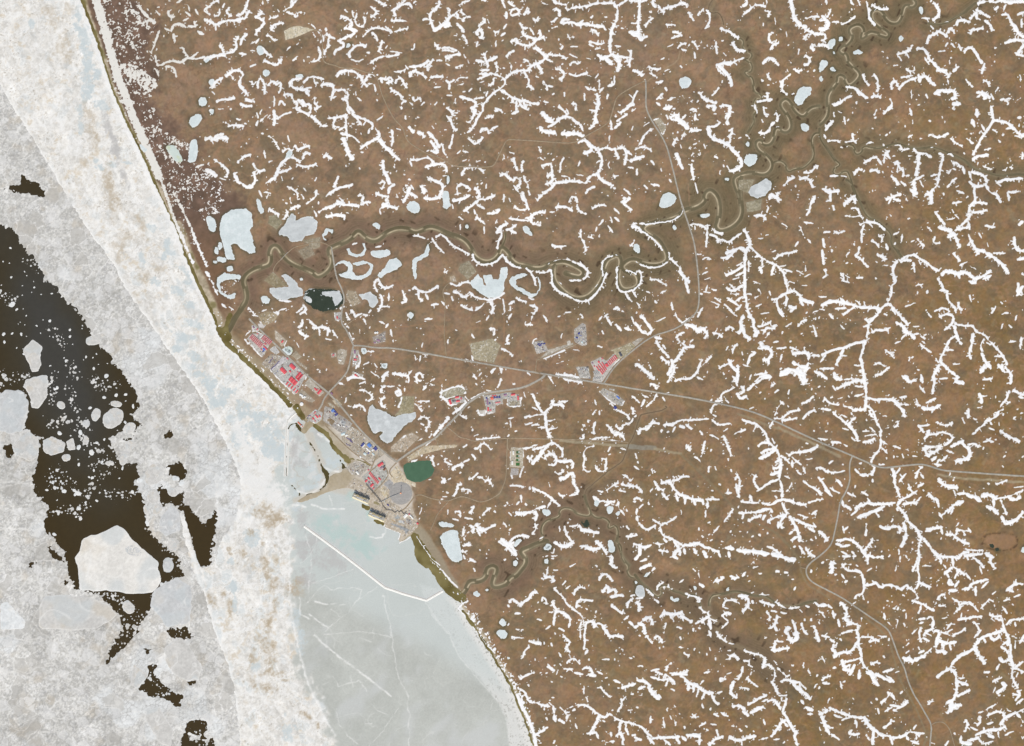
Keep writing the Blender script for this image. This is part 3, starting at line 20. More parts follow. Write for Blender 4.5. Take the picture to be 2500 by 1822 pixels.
(2000,440,5,'6 93 26 96 30 101 36|5 6 17 9 16|7 11 21 12 24|5 29 12 29 17|7 20 20 24 16 28 13|5 26 23 30 22 32 26|4 21 29 27 30 33 28 35 31|6 33 36 37 34 43 34 48 35 53 40|4 38 32 43 38|6 36 36 34 42 34 50|5 32 54 31 60 29 61|5 29 61 33 63 36 67 39 70|6 4 42 8 42|5 12 41 15 43 20 41|6 3 48 4 54|6 2 57 3 62 3 68|4 10 57|3 12 66|4 4 72 6 76 3 79|4 22 61 24 58|4 22 67|4 28 52|4 17 75 20 79 18 81 24 83|3 21 77 24 79|5 30 79 35 79|4 45 79|5 42 49 46 51 48 54|4 48 45 51 46 50 50|6 54 52 55 56|6 47 60 51 62 53 64|4 52 69 55 69|3 46 66|4 57 28 58 29|3 67 22|4 72 31|4 60 44 64 42|4 67 44 66 49|4 61 51|4 88 39|4 87 38 90 41|4 74 50 77 48|5 79 47 81 51 84 53|4 93 46 91 51 97 51|5 125 17 129 18 135 19|6 125 17 121 22 121 25|5 119 28 122 27 121 30 117 34|5 123 26 131 26 135 24|5 117 34 113 38 109 41|6 109 41 114 39 120 38|5 120 34 121 40|8 96 38 101 40 106 41|10 104 46 108 43|8 108 43 111 49 113 54|4 102 32 109 31|5 107 24 108 26|5 110 18 113 18|3 109 28 112 31|4 120 44 122 49|7 122 49 126 56 128 59|5 120 52|7 126 56 132 57 136 60|8 136 60 141 63 146 67 150 72 152 75|4 140 59 150 59|3 128 43 131 47|3 135 51 136 54|6 134 37 141 38|9 162 35|7 157 46 157 52 160 57 165 57|9 160 64 165 63|6 108 59 110 62 113 65|4 113 69 119 66|3 121 69 126 72|8 99 76 101 73 107 74 112 76 117 74 121 76 124 79 128 79|6 112 75 113 79|6 128 79 133 77 138 73|6 132 80 138 77|10 121 82 125 83|5 124 79 126 83|4 65 65 68 63 71 61 76 60|6 76 60 82 64 87 67 91 71 96 73|4 80 65 82 68|6 66 66 71 64 74 65|5 76 67 77 74|7 63 65 61 68 59 72 60 77 61 82|5 61 82 58 86 58 91|6 58 91 57 95 55 98|5 78 85 83 84|4 79 91|5 87 90|6 95 79 98 83 100 88 103 90|5 97 89 102 89|5 103 90 103 96 105 99 108 102 110 105|5 112 99 112 103 115 105|4 121 93 122 97|3 124 96|5 139 107 142 102|8 160 84 160 92|8 164 86 159 93|4 147 99|6 55 99 51 103 47 108 43 112 40 115|6 52 108 54 109|5 37 112 40 115 39 121 38 126|5 36 118 40 117|5 40 128 36 131|9 2 101 8 98 14 98 20 99|7 20 99 27 101 34 103 40 103 46 103 49 105|5 29 102 24 105 19 109|5 13 104 21 103|5 17 95 20 99|4 29 97 33 100|4 36 98 37 102|4 0 94 5 94|4 0 104 4 105|6 8 108 11 112|4 0 111|3 25 113|3 17 117 20 120|6 55 99 60 104 64 109 68 113 71 117|4 58 103 62 110|7 62 115 67 117 69 122|9 69 122 75 125 76 127|5 75 125 80 124|5 70 124 66 128|4 65 130 61 132|5 42 123 47 121 55 121|4 53 120 57 119|6 37 130 30 131 23 134 16 136 9 138 2 141|6 20 135 17 142 15 146 13 149|5 18 141 22 142|4 5 141 1 147|4 38 125 39 130|6 37 130 35 137 33 143|8 33 143 34 150|6 34 150 36 157 36 164|4 28 149 33 150|5 33 154|5 0 152 6 152 11 152|7 0 155 4 159|6 12 155 13 160 18 161|4 20 161 28 160|6 36 161 30 162 20 164|4 53 137 57 140 60 144|4 57 139 60 139|4 44 149 48 147 53 151|4 45 157 49 157 56 151|4 73 143 72 146|4 75 143|3 76 148|5 81 132 84 135 90 139|5 83 130 86 132|4 94 144 96 147|5 88 108 90 111|3 86 105|4 93 106 96 104 101 103 105 106|6 97 110 103 108 108 109 108 113 106 117|6 106 117 101 121|4 109 104 110 107|5 109 116 117 118 123 117 126 122|5 126 122 131 124 135 127 138 131|5 138 131 144 137 149 143 151 149|7 109 118 110 124 114 132|5 110 126 105 128 103 133 100 139|5 101 137 108 137|5 100 139 97 145 98 147|6 98 147 103 152 108 156 112 159|7 112 159 109 162 116 164|6 97 149 94 154 91 160|4 92 164 93 160|4 97 160 103 160|7 124 124 123 131 121 137|5 121 137 121 141 122 144|4 133 127 130 132 131 138|7 131 140 133 145 136 150|10 133 150 130 155|7 136 148 138 152|5 135 131 138 133|5 141 142 147 142|6 144 149 150 155|7 150 151 154 156 155 160 154 164|6 147 149 148 154|6 132 161 139 160|8 69 158 72 162|6 73 163 79 160|7 82 159 83 163|4 80 153|3 108 149 113 148|3 109 148|4 152 131 158 130|5 163 127 162 136|4 147 119 148 116|5 153 117 155 119|5 158 113 159 109|3 147 108 152 107|5 164 76|5 82 126 85 128|4 91 127|4 85 125|3 62 105|4 76 118 80 118|3 69 102 78 99'),
(2200,800,3,'5 145 85 142 92 140 98 135 103 132 110|5 146 100 142 102|6 151 84 158 88 164 90|6 164 95 158 93|7 105 90 108 95 108 100|5 108 92 114 92|3 127 93|4 103 107 108 108|3 156 110|5 90 110 91 116|4 97 122 101 124|4 137 117|3 110 82|4 132 99'),
(500,0,5,'5 11 1 6 2 5 5 0 8|4 0 9 2 11 4 12|4 12 8 12 11 11 13 8 13|5 16 3 15 6|4 20 6 19 8 17 9 19 12 22 13|5 35 0 34 5 32 9 29 12 26 13|6 36 9 34 12 33 15 28 16 22 17 16 17 12 19 9 20 5 18 0 16|3 18 17 18 21|3 23 17 24 20|3 28 16 28 19|6 9 20 9 24|3 0 22 1 25|6 46 10 43 13 40 14 46 16 48 18 47 21 43 24 41 28|5 44 31 41 35|4 59 8 60 10|5 65 8 69 6 72 3 70 1|4 72 3 75 0|4 47 3|4 51 0|4 52 16 54 13 56 15 59 13|4 66 10 70 11 72 11 73 14|4 75 13 75 10 78 10|5 54 24 55 21 59 19 64 19|4 50 29 53 29 55 32 58 33|5 34 28 30 31 29 36|5 27 30 25 34 26 38 24 41 20 43 16 44 14 39 12 37|8 16 44 10 45 4 46 0 48|5 28 43 33 44|3 37 41 40 41|5 47 39 49 42 54 46|5 48 49 52 51 56 53 60 51 62 48|3 61 46 63 46|4 66 41 69 38|3 74 36 76 35|4 71 49 75 46|4 86 20 89 23|6 92 25 94 28 96 32 94 34|4 88 28 89 30|5 91 38 94 43 93 47 90 50 86 50|4 98 27 101 30 105 31|4 101 29 99 34 101 37 97 41 97 44|3 84 46|3 80 49|4 37 54 41 52|3 20 48|3 36 37 40 34|5 98 24|4 113 8 115 10|4 119 9 120 14|5 110 13 115 15 119 18 119 21 116 22 123 25|6 113 23 122 25 120 28 113 31 108 33|5 108 33 113 36 110 39 105 41 105 44|4 115 28 118 31|4 123 11 121 17 124 22 128 22|4 128 14 130 17 128 21|3 131 11|5 134 6 138 8 139 11 134 14|5 137 0 143 3 146 5|3 147 0|6 165 3 159 4 154 7 152 9 154 13|4 158 4 162 0|5 151 17 154 17 158 17 163 18|3 145 18 146 16|4 128 30 132 25 136 23 142 23 148 25 150 27|4 146 22 151 26|4 153 26 160 24 164 23|5 135 27 139 30 139 33|6 117 46 116 43 119 40 122 37 127 36 130 38|3 118 48 122 50 128 48|5 143 33 142 38 140 42|3 147 37 146 39|3 150 42 159 43|5 132 43|5 134 51 138 48 143 46 149 46 157 44|4 136 49 136 52|4 162 53 164 56|4 153 58 159 58 162 56|3 137 56|6 6 71 7 68 10 65 14 63|6 17 62 20 59 24 57 28 57 31 60 29 64 27 67 30 71 35 77|4 20 60 23 64|4 6 74 8 76|4 38 66 39 69 41 66|5 43 72 43 66 45 63 48 67 49 72 48 76|5 51 69 55 65 58 69 61 66 62 70 60 75|6 78 63 74 64 70 65 68 68 71 71 76 72 80 73 83 72 82 75 84 77|5 80 67 83 63 87 62 92 63 96 64|4 88 64 90 69|5 83 71 86 71|6 94 69 99 68 103 68 104 71 104 75 102 81|4 102 80 106 78|5 105 73 110 73 115 73 116 78 113 79|5 111 80 115 81 115 86 118 88 120 91|6 107 62 109 58 114 57 121 58 126 62 127 66 131 70|3 116 58 116 61|5 129 66 131 62 135 59 138 62|4 132 68 137 68 138 74|5 142 63 143 67|5 142 63 146 65 150 62 152 66 147 67|5 154 67 155 64 159 63 160 67 163 71|5 150 71 152 74 156 75 160 79|5 162 82 159 83 159 88|5 117 69 119 69|3 122 74 122 77|3 123 79 126 82|3 139 81|6 10 82 14 80 18 81 24 79|6 33 80 37 82 40 82|6 29 84 33 86 38 86|4 0 79 0 84|5 5 89|3 11 88 15 88|3 21 88|5 56 78 56 86|4 60 85 61 81 65 85|5 64 77 66 76 69 76 71 79 72 82 75 83 74 88|6 76 81 80 82 79 86 84 84 86 87 85 91|7 74 88 78 90 84 93|5 89 79 88 83 92 87 89 89|6 86 94 90 97 94 101|6 95 102 99 102|4 46 89 45 92|4 42 91 43 95|9 43 98 42 101|5 45 98 49 94|3 51 95 53 93|7 56 90 57 96 56 101|4 58 96 65 92 70 91|5 115 88 117 92|6 115 93 106 95 100 96|6 106 95 103 102 108 103|5 114 94 114 102 115 112|6 115 102 109 105|9 112 112 114 118 116 124 119 128|5 110 108 119 110|4 119 110 125 115|5 119 92 124 97 126 101|5 122 94 130 97 136 100 135 105|4 128 101 130 98|4 132 108 133 104|6 138 104 142 109 139 113|10 141 113 146 119 152 125|7 152 125 157 129|6 139 112 133 115 126 120|4 127 123|3 139 97 144 94|5 151 105 152 112 151 118|3 155 104 158 105|4 120 100|3 126 108|3 118 102|5 162 95|5 19 102 24 101 32 102|5 26 96 28 97|4 33 100|3 17 99|6 0 113 6 110 5 115 10 109 15 108|8 8 113 14 110 18 112|4 47 108|4 52 110 55 112 58 117 60 121|4 67 110 68 114|3 63 116|4 63 123 67 119 70 122|5 73 118 75 121 80 119 84 118|3 34 116|3 0 124|6 37 125 32 126 29 129 27 131|3 19 128 20 130|4 48 122 49 128|5 52 131 55 130|3 43 127|5 79 128 80 124 85 124|6 96 127 98 125 102 128|5 8 129 12 132 17 135 19 139 18 143|8 1 137 6 139 9 142|3 3 132|3 12 144 17 145|6 68 127 62 131 60 136 57 140 59 142 49 148|5 57 140 63 139 70 136|5 70 127 75 129 77 132|5 74 133 80 135 87 134 90 132|4 62 143 63 146|3 71 144|6 24 140 25 145 30 149 36 152 39 150 41 145 40 139|5 39 132 42 137 45 139 48 137|8 26 144|4 90 144 89 146|4 67 151 72 153 75 156 75 161|4 80 152 82 155|4 78 157 80 161|5 90 154 90 158 86 162|4 48 155 53 156|4 44 154 46 159|3 50 160 51 157|4 69 160 70 164|4 66 164|5 108 142 106 147 104 151|6 100 157 105 153 111 151 119 149|3 98 159 101 155|7 144 130 144 137 147 142 149 148|4 140 148 146 146 143 153|5 153 149 149 151 148 156|5 138 156 144 159 149 158 146 162|6 124 158 128 158 127 163|4 109 160 113 164|3 155 157 156 160|3 161 141|3 153 135|3 125 136|5 163 150|7 165 152 163 158 160 163|4 92 164|3 114 134|3 150 140'),
(500,440,5,'4 82 19 86 17|5 69 24 72 22 76 21|5 67 25 66 28 64 31|5 52 23 55 26 60 28|7 92 26 96 23 101 22 105 20 110 18|6 106 16 111 20 118 20 124 21|4 88 25 90 29|6 98 30 104 28 113 29|4 114 26 116 27|5 126 20 130 18 133 18|9 144 20 149 21 155 23|7 148 18 143 22|5 141 24 142 27|4 160 32|4 58 34 61 36|4 138 54 142 53|4 119 52 123 51|5 1 74 4 78|4 5 81 7 84|5 7 86 10 92|5 14 100 17 103|4 60 97 70 98|4 74 107 79 103|5 77 108 83 105 79 101|3 66 105|3 70 102|4 80 105 82 108|5 84 112 87 116 90 118|6 87 119 92 119 97 119 101 121|5 92 119 93 125|5 100 120 99 125|4 103 121 106 126|3 96 120 95 117|5 79 113 79 117 75 119|3 82 119|6 76 122 79 125 83 126|4 98 128 102 129|3 107 127|3 74 131 76 135|3 80 141|3 88 144|3 91 153|3 93 155|3 98 153|4 35 103 38 105 40 109|5 45 115 50 113 55 110 60 107|3 57 114|5 137 84 138 88 140 91 143 94 143 100 140 106|4 137 84 139 79 141 82|5 141 83 143 86 148 87 152 85|4 143 102 149 102|4 149 91 148 97|5 159 89 161 93 163 98 159 99|5 132 107 134 105|5 118 105 121 107 121 112|4 114 107 115 110 117 113|5 121 110 126 108 131 109|5 128 112 130 116|4 141 114 145 116|5 148 116 146 119|4 150 121 151 126|4 153 113|4 158 117|3 133 119|3 118 101|3 112 102|4 131 138 136 138|4 128 149 132 147|4 137 148 139 151|3 138 157|5 143 159 147 155|6 152 156 158 157 164 158|5 115 160 120 158 127 160|4 116 119 113 116|4 116 123 120 131|6 124 148 122 152|3 152 138|3 152 130|5 110 103|4 164 108 164 113'),
(800,880,5,'4 16 17 19 14 26 14 30 15|4 26 19 30 17|4 37 21|3 35 9 41 13|5 44 17 45 13 49 9|5 54 10 60 12 66 13 65 18|4 66 11 68 8|4 77 14 75 10 71 11 72 15 75 17|5 82 17 77 24|4 83 19 85 20|5 9 18 13 20|5 43 26 43 23 46 21|4 48 21 54 21|3 58 20|5 62 23 62 25|5 58 24 54 26 57 29 60 27 57 24|5 60 30 59 34 57 38|5 46 30 43 32 43 36 46 38|4 26 24 30 24 34 27 37 30 33 33|3 31 32|4 15 30 14 34|3 18 27 20 29|3 17 37|4 21 38 25 36 29 37 30 41|4 19 44|3 92 21|4 70 28 71 30|4 73 33 82 33|4 70 35 73 38 76 41|3 73 38 76 37|3 82 37|4 73 48 75 46 79 46 82 49 82 52 80 54 79 57|4 75 51 77 52|3 72 58|4 98 51|7 97 46 94 51 90 55|7 89 57 86 60|6 84 60 82 62|5 116 31 122 28 128 26|6 112 34 106 39 101 43|6 91 26 94 25 100 22 107 21 110 23 111 26|5 91 29 96 32 98 36 104 35|4 107 30 111 32 112 36|5 121 40 122 44 127 43 128 41|4 133 42 129 43|4 145 35 146 37 155 37 156 30|4 160 30 158 26|4 106 43 109 45 112 47|3 102 48 103 50|3 114 38|4 117 10 120 15|4 120 14 124 10|6 132 9 134 7|4 139 6 140 10|4 137 22 139 18 140 15|4 150 19|3 126 17|3 121 17|3 128 24 132 25|4 146 47 150 46|3 147 49 148 54|4 152 57|4 144 51|4 160 52 165 50|6 159 46 165 45|4 117 56|3 118 61 121 60|4 109 70 112 68|4 120 64 128 63 139 62|4 146 61|4 132 63|4 118 71 121 71 124 67 128 68 132 72|4 123 71 123 74|6 116 76 119 79|5 110 82 114 80|6 101 88 103 85 109 84|3 106 79|4 95 79 95 82 100 84|3 99 81|3 92 77|4 85 77 84 80 86 85|3 89 84|3 80 78|4 76 77|4 58 68 63 64|6 60 63 63 61|4 73 65 76 63|4 80 96 83 96|4 68 82 72 80|5 92 98 95 95 94 99|4 97 96 99 95|3 107 91|4 114 96 118 94 121 91|4 121 94 125 95|5 127 98 129 96 131 98 133 102|4 147 101 153 101 158 102|5 163 103|5 102 109 105 104 105 100 108 100|4 108 104 114 104 116 106|4 113 104 113 107|4 93 110 96 110|4 92 112|3 97 107|5 156 109 156 114|5 152 116 154 114|4 145 115|4 160 116|4 143 117|5 148 125 146 123|8 152 123 158 124 164 122|4 97 121 97 124|4 103 122 107 122 107 126|5 101 128 105 129|5 115 123 117 120 118 118|4 111 127 117 128|4 125 125 128 121 131 119|4 135 122|3 123 127|3 74 124 76 119|3 74 128|3 80 116|4 142 131 144 134|4 147 136|4 110 134 109 140|5 115 133 118 135 117 139|5 109 141 111 137|4 113 139|8 120 132 122 136 126 137|6 126 137 131 134 135 133|4 122 140|5 110 144|6 111 149 115 149|4 114 147|5 109 153 111 155|5 110 158 111 160|5 115 161 119 162|3 123 153|3 128 156|4 143 161|5 159 8 163 12|3 153 160|7 140 144 143 147 146 149 150 151 152 157|6 146 149 149 143 155 141 162 142|5 120 136 123 141|4 157 86 155 94|4 148 92 149 95|3 157 71 158 78|5 158 71 165 70|5 161 78 163 80 165 77'),
(0,0,1,'3 600 820 612 808|4 598 828 606 838 618 848|3 618 850 630 862 640 872|2 642 888 650 898|3 660 905 680 925 700 945 718 962|2 688 836 696 846|2 700 832 694 844|3 1076 968 1090 975 1105 968 1125 962|3 1092 978 1097 988 1104 990|4 1136 968 1144 978|2 1138 945 1136 960|3 1167 1002 1168 1015 1186 1013|3 1190 1007 1205 1008|2 1214 988 1228 986|3 1240 975 1242 990 1258 992 1272 992 1270 975|3 1300 840 1302 830 1310 828|3 1335 866 1352 862|4 1334 866 1360 858 1378 848|2 1250 1094 1278 1094|2 1247 1100 1246 1125|3 1278 1095 1284 1098|2 1278 1140 1276 1148 1268 1158|4 1250 1156 1252 1165|5 1357 915 1380 915 1400 918 1412 922|5 1376 924 1395 930 1420 933|3 1465 955 1475 968 1490 980 1502 988|3 1518 990 1524 980|3 1492 985 1498 994|3 1488 900 1500 888 1512 878|4 1138 880 1146 884|4 1155 872 1165 878|2 878 805 880 815|3 817 764 818 778 826 784|3 867 862 878 866 880 880 876 898|3 860 915 872 922 885 922|4 916 1052 924 1048|3 640 760 650 757|3 560 750 570 756|3 680 760 700 752|2 640 818 620 805|3 852 1192 862 1176|5 858 1190 864 1178|2 975 1045 960 1055|3 1040 1088 1070 1062|3 615 770 640 775|4 745 925 750 915|3 760 944 740 940')]

RIVERS='''1500 0 r1 79 0 76 5 76 9 79 11 84 10 87 15 88 20
1500 0 r2 100 31 104 33 103 38 107 42 111 44 109 48 105 48 109 50 111 54 110 58 105 58 107 61 111 63 112 68 113 74 118 77 119 80 114 80 112 84 115 89 112 92 113 98 110 103 108 107
2000 0 r3 76 0 78 3 75 6 69 4 67 12 64 18 60 19 55 17 50 9 45 8 42 11 43 17 50 23 56 27 55 30 51 29 46 27 41 26 35 31 34 30 36 24 32 20 26 22 24 25 27 30 23 36 16 40 18 43 22 44 23 50 27 54 33 60 30 65 25 69 22 68 20 62 15 61 15 66 11 71 7 77 7 83 7 92 4 97 1 100
1500 0 r3 165 86 159 87 155 91 152 94 147 91 143 85 139 80 135 82 134 86 139 92 142 98 142 104 138 107 133 104 130 104 129 110 126 116 121 117 117 113 114 116 116 121 122 125 127 131 126 137 121 141 112 139 102 141 96 144 98 152 101 158 102 165
1500 0 r2 129 131 134 130 138 133 140 139 146 136 152 136 158 131 161 126 160 119 159 112 162 108 165 108
2000 0 r2 0 104 1 112 5 118 9 124 13 130 17 133 13 135 11 139 14 141 17 140 22 138 24 142 26 148 28 155 33 164
2000 0 r2 88 19 95 20 104 18 113 13 122 6 126 3
2000 0 r2 22 117 28 118 29 124 33 124 36 118 42 120 52 119 62 116 66 117 72 119 82 120 92 119 100 122 110 126 118 130 124 136 135 139 145 142 155 141 165 141
500 440 R1 15 126 20 120 25 110 30 103 34 96 33 88 31 82 33 77 38 73 46 70 52 68 53 63 52 58 55 53 59 54 62 59 67 65 74 69 82 72 88 75 91 78 96 76 101 71 103 65 100 58 101 55 108 52 115 49 120 45 124 41 129 46 135 49 140 48 146 43 152 40 158 39 165 40
1000 440 R1 0 40 5 42 11 40 16 38 22 39 30 43 40 46 46 50 50 56 53 62 60 66 67 65 72 60 74 54 79 58 82 64 87 68 94 69 100 71 107 71 112 68 117 67 124 66 130 68 136 71 140 74 138 78 132 77 126 75
1000 440 R1 117 68 116 74 117 81 121 86 126 91 133 95 140 95 146 92 152 85 156 78 157 70 160 64 165 62
1000 440 r2 74 54 77 48 77 43 
1500 440 R1 102 -3 101 8 102 18 103 26 100 33 94 38 86 41 82 38 84 32 85 24 84 16 81 11 77 8 73 11 73 17 68 21 62 23 56 25 52 29 44 32 34 34 25 36 23 40 28 44 35 48 39 54 42 60 42 65 36 68 28 68 21 66 15 64 10 66 6 70 10 74 16 75 19 79 19 85 13 88 7 88 4 84 3 78 4 71 5 65 3 61 -2 62
2000 440 r2 22 0 27 4 29 11 33 18 36 25 40 30 46 33 52 38 58 44 58 51 63 57 66 62
1300 880 r1 107 37 109 38 105 40 98 42 90 43 87 44 86 48 84 53 83 58 80 64 77 69 75 76 72 82 66 86 59 91 53 96 48 101 43 104 42 109
1300 880 r2 42 109 44 116 47 123 45 126 36 124 32 120 26 119 22 121 22 126 16 128 10 130 7 136 8 141 9 145 4 147 0 150
1300 880 r2 47 123 51 127 57 127 62 130 61 136 67 133 69 138 68 145 71 153 73 159 78 165
1050 1322 R1 94 0 86 2 78 6 73 8 77 13 77 18 73 23 70 27 65 29 63 32 60 35 52 37 50 34 52 28 54 22 50 20 46 22 45 29 40 32 33 32 30 35 28 41 24 43
1050 1322 r2 150 0 154 4 154 10 156 16 160 20 159 24 161 28 164 29
1550 1322 r2 0 27 4 32 8 36 13 40 17 44 20 44 22 41 19 38 22 36 26 36 31 40 36 41 42 44 48 43 51 45 52 50 55 55 59 58 61 62 66 64 67 68 67 73 70 79 76 82 82 84 88 87 96 90 103 93 104 98 110 103 114 104
1550 1322 r2 60 55 60 48 62 44 66 43 74 42 80 40 90 42 97 44 106 44 112 49 120 53 132 52 140 49 146 48
'''
LAKES='''500 0 i 42 38 45 37 48 40 47 44 44 45 42 42
500 0 i 47 57 50 56 53 58 51 61 47 62
500 0 i 3 65 7 64 8 67 5 70
500 0 i 73 60 78 60 80 62 75 63
500 0 i 66 123 70 121 71 124 68 128 65 130
500 0 i 0 47 5 47 2 50 0 51
500 0 i 114 36 118 35 117 38 114 39
500 0 i 4 89 7 88 7 92 5 92
1000 0 i 30 142 32 143 32 148 30 149
1500 0 i 52 64 57 62 62 64 61 69 59 71 54 72 52 67
1500 0 i 148 73 152 70 159 71 158 77 154 79 152 84 148 85 145 81
1500 0 i 150 100 154 99 158 103 155 107 151 105
1500 0 i 105 127 109 124 116 125 114 132 109 135 104 131
1500 0 i 106 115 109 115 109 118 106 118
1500 0 g 110 151 118 147 122 144 127 147 126 153 121 158 115 160 110 158 108 155
1500 0 i 37 162 39 157 44 155 50 158 49 164 42 168 36 167
1500 0 i 89 144 92 144 92 146 89 146
2000 0 i 7 34 12 31 13 35 10 40 7 39
2000 0 i 16 30 19 30 19 33 16 33
2000 0 i 64 30 67 28 68 33 65 34
2000 0 i 27 42 31 40 35 42 33 44 28 44
2000 0 i 0 51 4 48 8 51 4 55 1 58 0 58
2000 0 i 8 56 11 54 14 57 11 58
2000 0 i 0 63 2 61 3 64 1 67
2000 0 i 80 6 83 5 84 10 82 12
2000 0 i 12 41 13 44 11 43
500 440 i 12 38 14 29 22 24 33 23 38 27 39 37 36 40 38 45 40 54 41 58 36 59 29 55 25 51 21 52 23 60 24 64 18 64 15 53 13 44
500 440 i 42 14 45 16 46 22 48 24 46 28 43 24 42 20
500 440 i 1 29 5 29 9 33 9 41 5 42 2 37
500 440 i 11 50 14 51 14 56 11 56
500 440 i 8 54 11 54 11 60 8 60
500 440 i 10 61 18 63 17 66 10 66
500 440 i 7 65 10 65 9 67 7 67
500 440 i 17 70 22 69 23 73 19 74
500 440 g 67 31 70 27 73 29 73 33 80 30 86 29 91 34 90 40 87 44 81 45 78 49 70 50 66 45 60 44 60 41 64 37
500 440 g 61 77 65 76 70 79 74 83 75 86 79 88 79 93 75 94 70 95 65 97 58 96 53 91 52 87 57 87 63 87 68 86 66 82
500 440 i 45 94 49 93 53 97 51 100 46 99
500 440 g 124 92 128 92 133 90 138 94 140 98 136 103 133 102 132 97 127 96
500 440 i 77 79 79 79 79 81 77 81
500 440 d 81 90 86 87 92 88 100 88 108 89 112 93 112 99 106 104 97 106 88 104 82 99 80 95
500 440 i 134 57 142 57 149 56 150 60 146 62 139 63 134 61
500 440 i 149 64 155 63 159 68 155 72 147 75 142 79 139 77 145 71
500 440 i 104 69 110 65 117 66 119 69 119 74 123 78 130 76 134 70 132 67 122 69 119 67 128 65 134 67 136 69 134 76 127 80 119 80 110 78 108 76 115 74 116 70 112 67 107 68
500 440 i 114 55 116 55 118 58 122 60 126 59 129 55 127 51 129 51 130 56 128 61 121 62 116 60
500 440 i 95 44 98 39 103 40 103 43 100 41 96 46 98 49 96 48
500 440 i 10 79 15 75 22 76 29 77 28 80 18 80 12 83 13 90 18 93 25 91 24 95 20 96 13 92 10 86
500 440 i 135 35 139 34 142 37 141 40 137 38
500 440 i 62 136 67 134 71 139 68 142 63 140
500 440 i 126 136 130 135 130 140 127 140
500 440 i 142 148 147 148 147 152 143 152
1000 440 i 0 17 5 17 9 22 7 27 0 26 -3 22
1000 440 i 28 9 31 9 32 14 33 20 30 23 27 22 27 18 26 13
1000 440 i 45 36 47 36 48 39 45 39
1000 440 i 91 37 95 37 99 43 98 45 92 42
1000 440 i 15 51 16 55 15 61 9 64 6 66 5 73 6 79 4 80 2 71 3 63 8 62 12 59
1000 440 i 79 70 79 76 76 84 76 89 73 94 64 95 58 92 51 86 49 83 52 79 55 76 58 79 60 84 62 86 59 77 66 76 67 80 72 80 74 71
1000 440 i 92 75 95 76 92 78 86 80 86 85 92 88 98 92 103 91 105 86 103 78 105 81 106 86 103 92 98 95 91 91 83 86 80 81 83 78
1000 440 i -1 106 3 107 3 111 0 112
1500 440 i 68 28 77 27 77 29 71 31
1500 440 i 47 36 50 37 49 41 47 40
1500 440 i 15 53 18 51 21 54 20 59 16 58
800 880 g 34 38 36 36 39 39 44 41 47 42 51 45 55 46 60 43 66 43 71 42 71 46 68 49 62 52 58 57 54 62 51 66 48 67 45 65 42 62 45 58 43 57 38 59 35 56 33 51 32 46
800 880 t 61 85 64 83 70 82 76 81 83 81 84 85 86 88 84 93 79 96 75 98 69 98 64 96 62 90
800 880 i 91 142 95 138 100 137 105 138 106 145 107 152 109 160 105 163 101 162 98 159 95 153 92 148
800 880 i 89 131 92 130 97 131 102 133 101 135 95 134 92 135
800 880 i 43 3 48 2 48 5 45 7
800 880 i 150 148 153 144 157 145 154 148 151 151
1300 880 i 61 145 64 145 67 152 65 156 62 154 61 150
1300 880 i 60 117 66 118 64 123 60 124
1300 880 i 50 112 54 113 53 118 50 118
1300 880 i 8 120 13 120 15 124 11 126 8 123
1300 880 i 9 151 14 148 15 151 12 154
1300 880 i 68 122 71 122 70 125 67 125
1300 880 d 39 129 41 132 44 128 46 132 44 135 41 134
1050 1322 i 92 4 95 2 98 3 97 7 92 7
1050 1322 i 92 15 95 14 96 18 92 18
1050 1322 i 67 16 70 15 71 18 69 20 67 19
1050 1322 i 35 41 38 40 41 43 38 45 35 43
1050 1322 i 56 64 59 62 62 65 60 69 56 67
1050 1322 i 53 73 57 71 62 73 62 77 58 79 55 76
1050 1322 i 62 93 64 93 64 95 62 95
1050 1322 i 44 39 47 38 47 40 45 40
2000 1000 i 163 112 166 110 166 116 163 115
1550 1322 g 1 37 4 35 7 37 8 42 8 45 3 45 0 42
1550 1322 i 28 46 30 44 31 47 35 45 36 47 33 49 30 48
1550 1322 i 47 36 49 36 50 39 48 39
1550 1322 i 74 38 76 37 76 40 74 40
1550 1322 i 7 28 10 25 12 26 9 29
1550 1322 i 0 32 2 33 1 35
'''

def T(ox,oy,s,*pts):
    return [(round(ox+pts[i]/s,1),round(oy+pts[i+1]/s,1)) for i in range(0,len(pts),2)]
COAST=[(188,-40),(200,0),(225,64),(251,139),(269,209),(298,272),(327,336),(354,390),(378,448),(389,468),(408,511),(433,562),(455,626),(480,680),(506,737),(524,776),(539,821),(576,858),(627,906),(657,936),(689,966),(714,996),(728,1014),(738,1022),(748,1030),(742,1040),(735,1052),(742,1062),(752,1052),(762,1039),(780,1046),(802,1073),(812,1093),(831,1110),(843,1130),(850,1140),(836,1148),(834,1152),(808,1160),(803,1175),(795,1190),(780,1200),(765,1205),(745,1212),(725,1222),(728,1228),(760,1219),(790,1206),(815,1196),(845,1190),(862,1194),(870,1200),(868,1214),(900,1228),(902,1238),(912,1248),(905,1255),(935,1275),(938,1283),(942,1288),(979,1301),(973,1319),(980,1325),(1009,1301),(1016,1312),(1030,1334),(1040,1362),(1058,1384),(1078,1410),(1104,1449),(1123,1470),(1129,1485),(1156,1528),(1195,1588),(1219,1628),(1244,1667),(1265,1712),(1286,1770),(1301,1818),(1312,1870)]
FASTW=[(-60,120),(0,206),(39,272),(88,351),(133,424),(174,498),(225,574),(283,654),(305,701),(356,774),(407,847),(472,938),(487,958),(530,1038),(563,1103),(588,1169),(586,1220),(575,1270),(538,1320),(520,1380),(490,1386),(478,1362),(461,1300),(447,1250),(438,1250),(446,1300),(468,1380),(480,1418),(498,1445),(522,1534),(558,1622),(576,1701),(587,1822),(592,1880)]
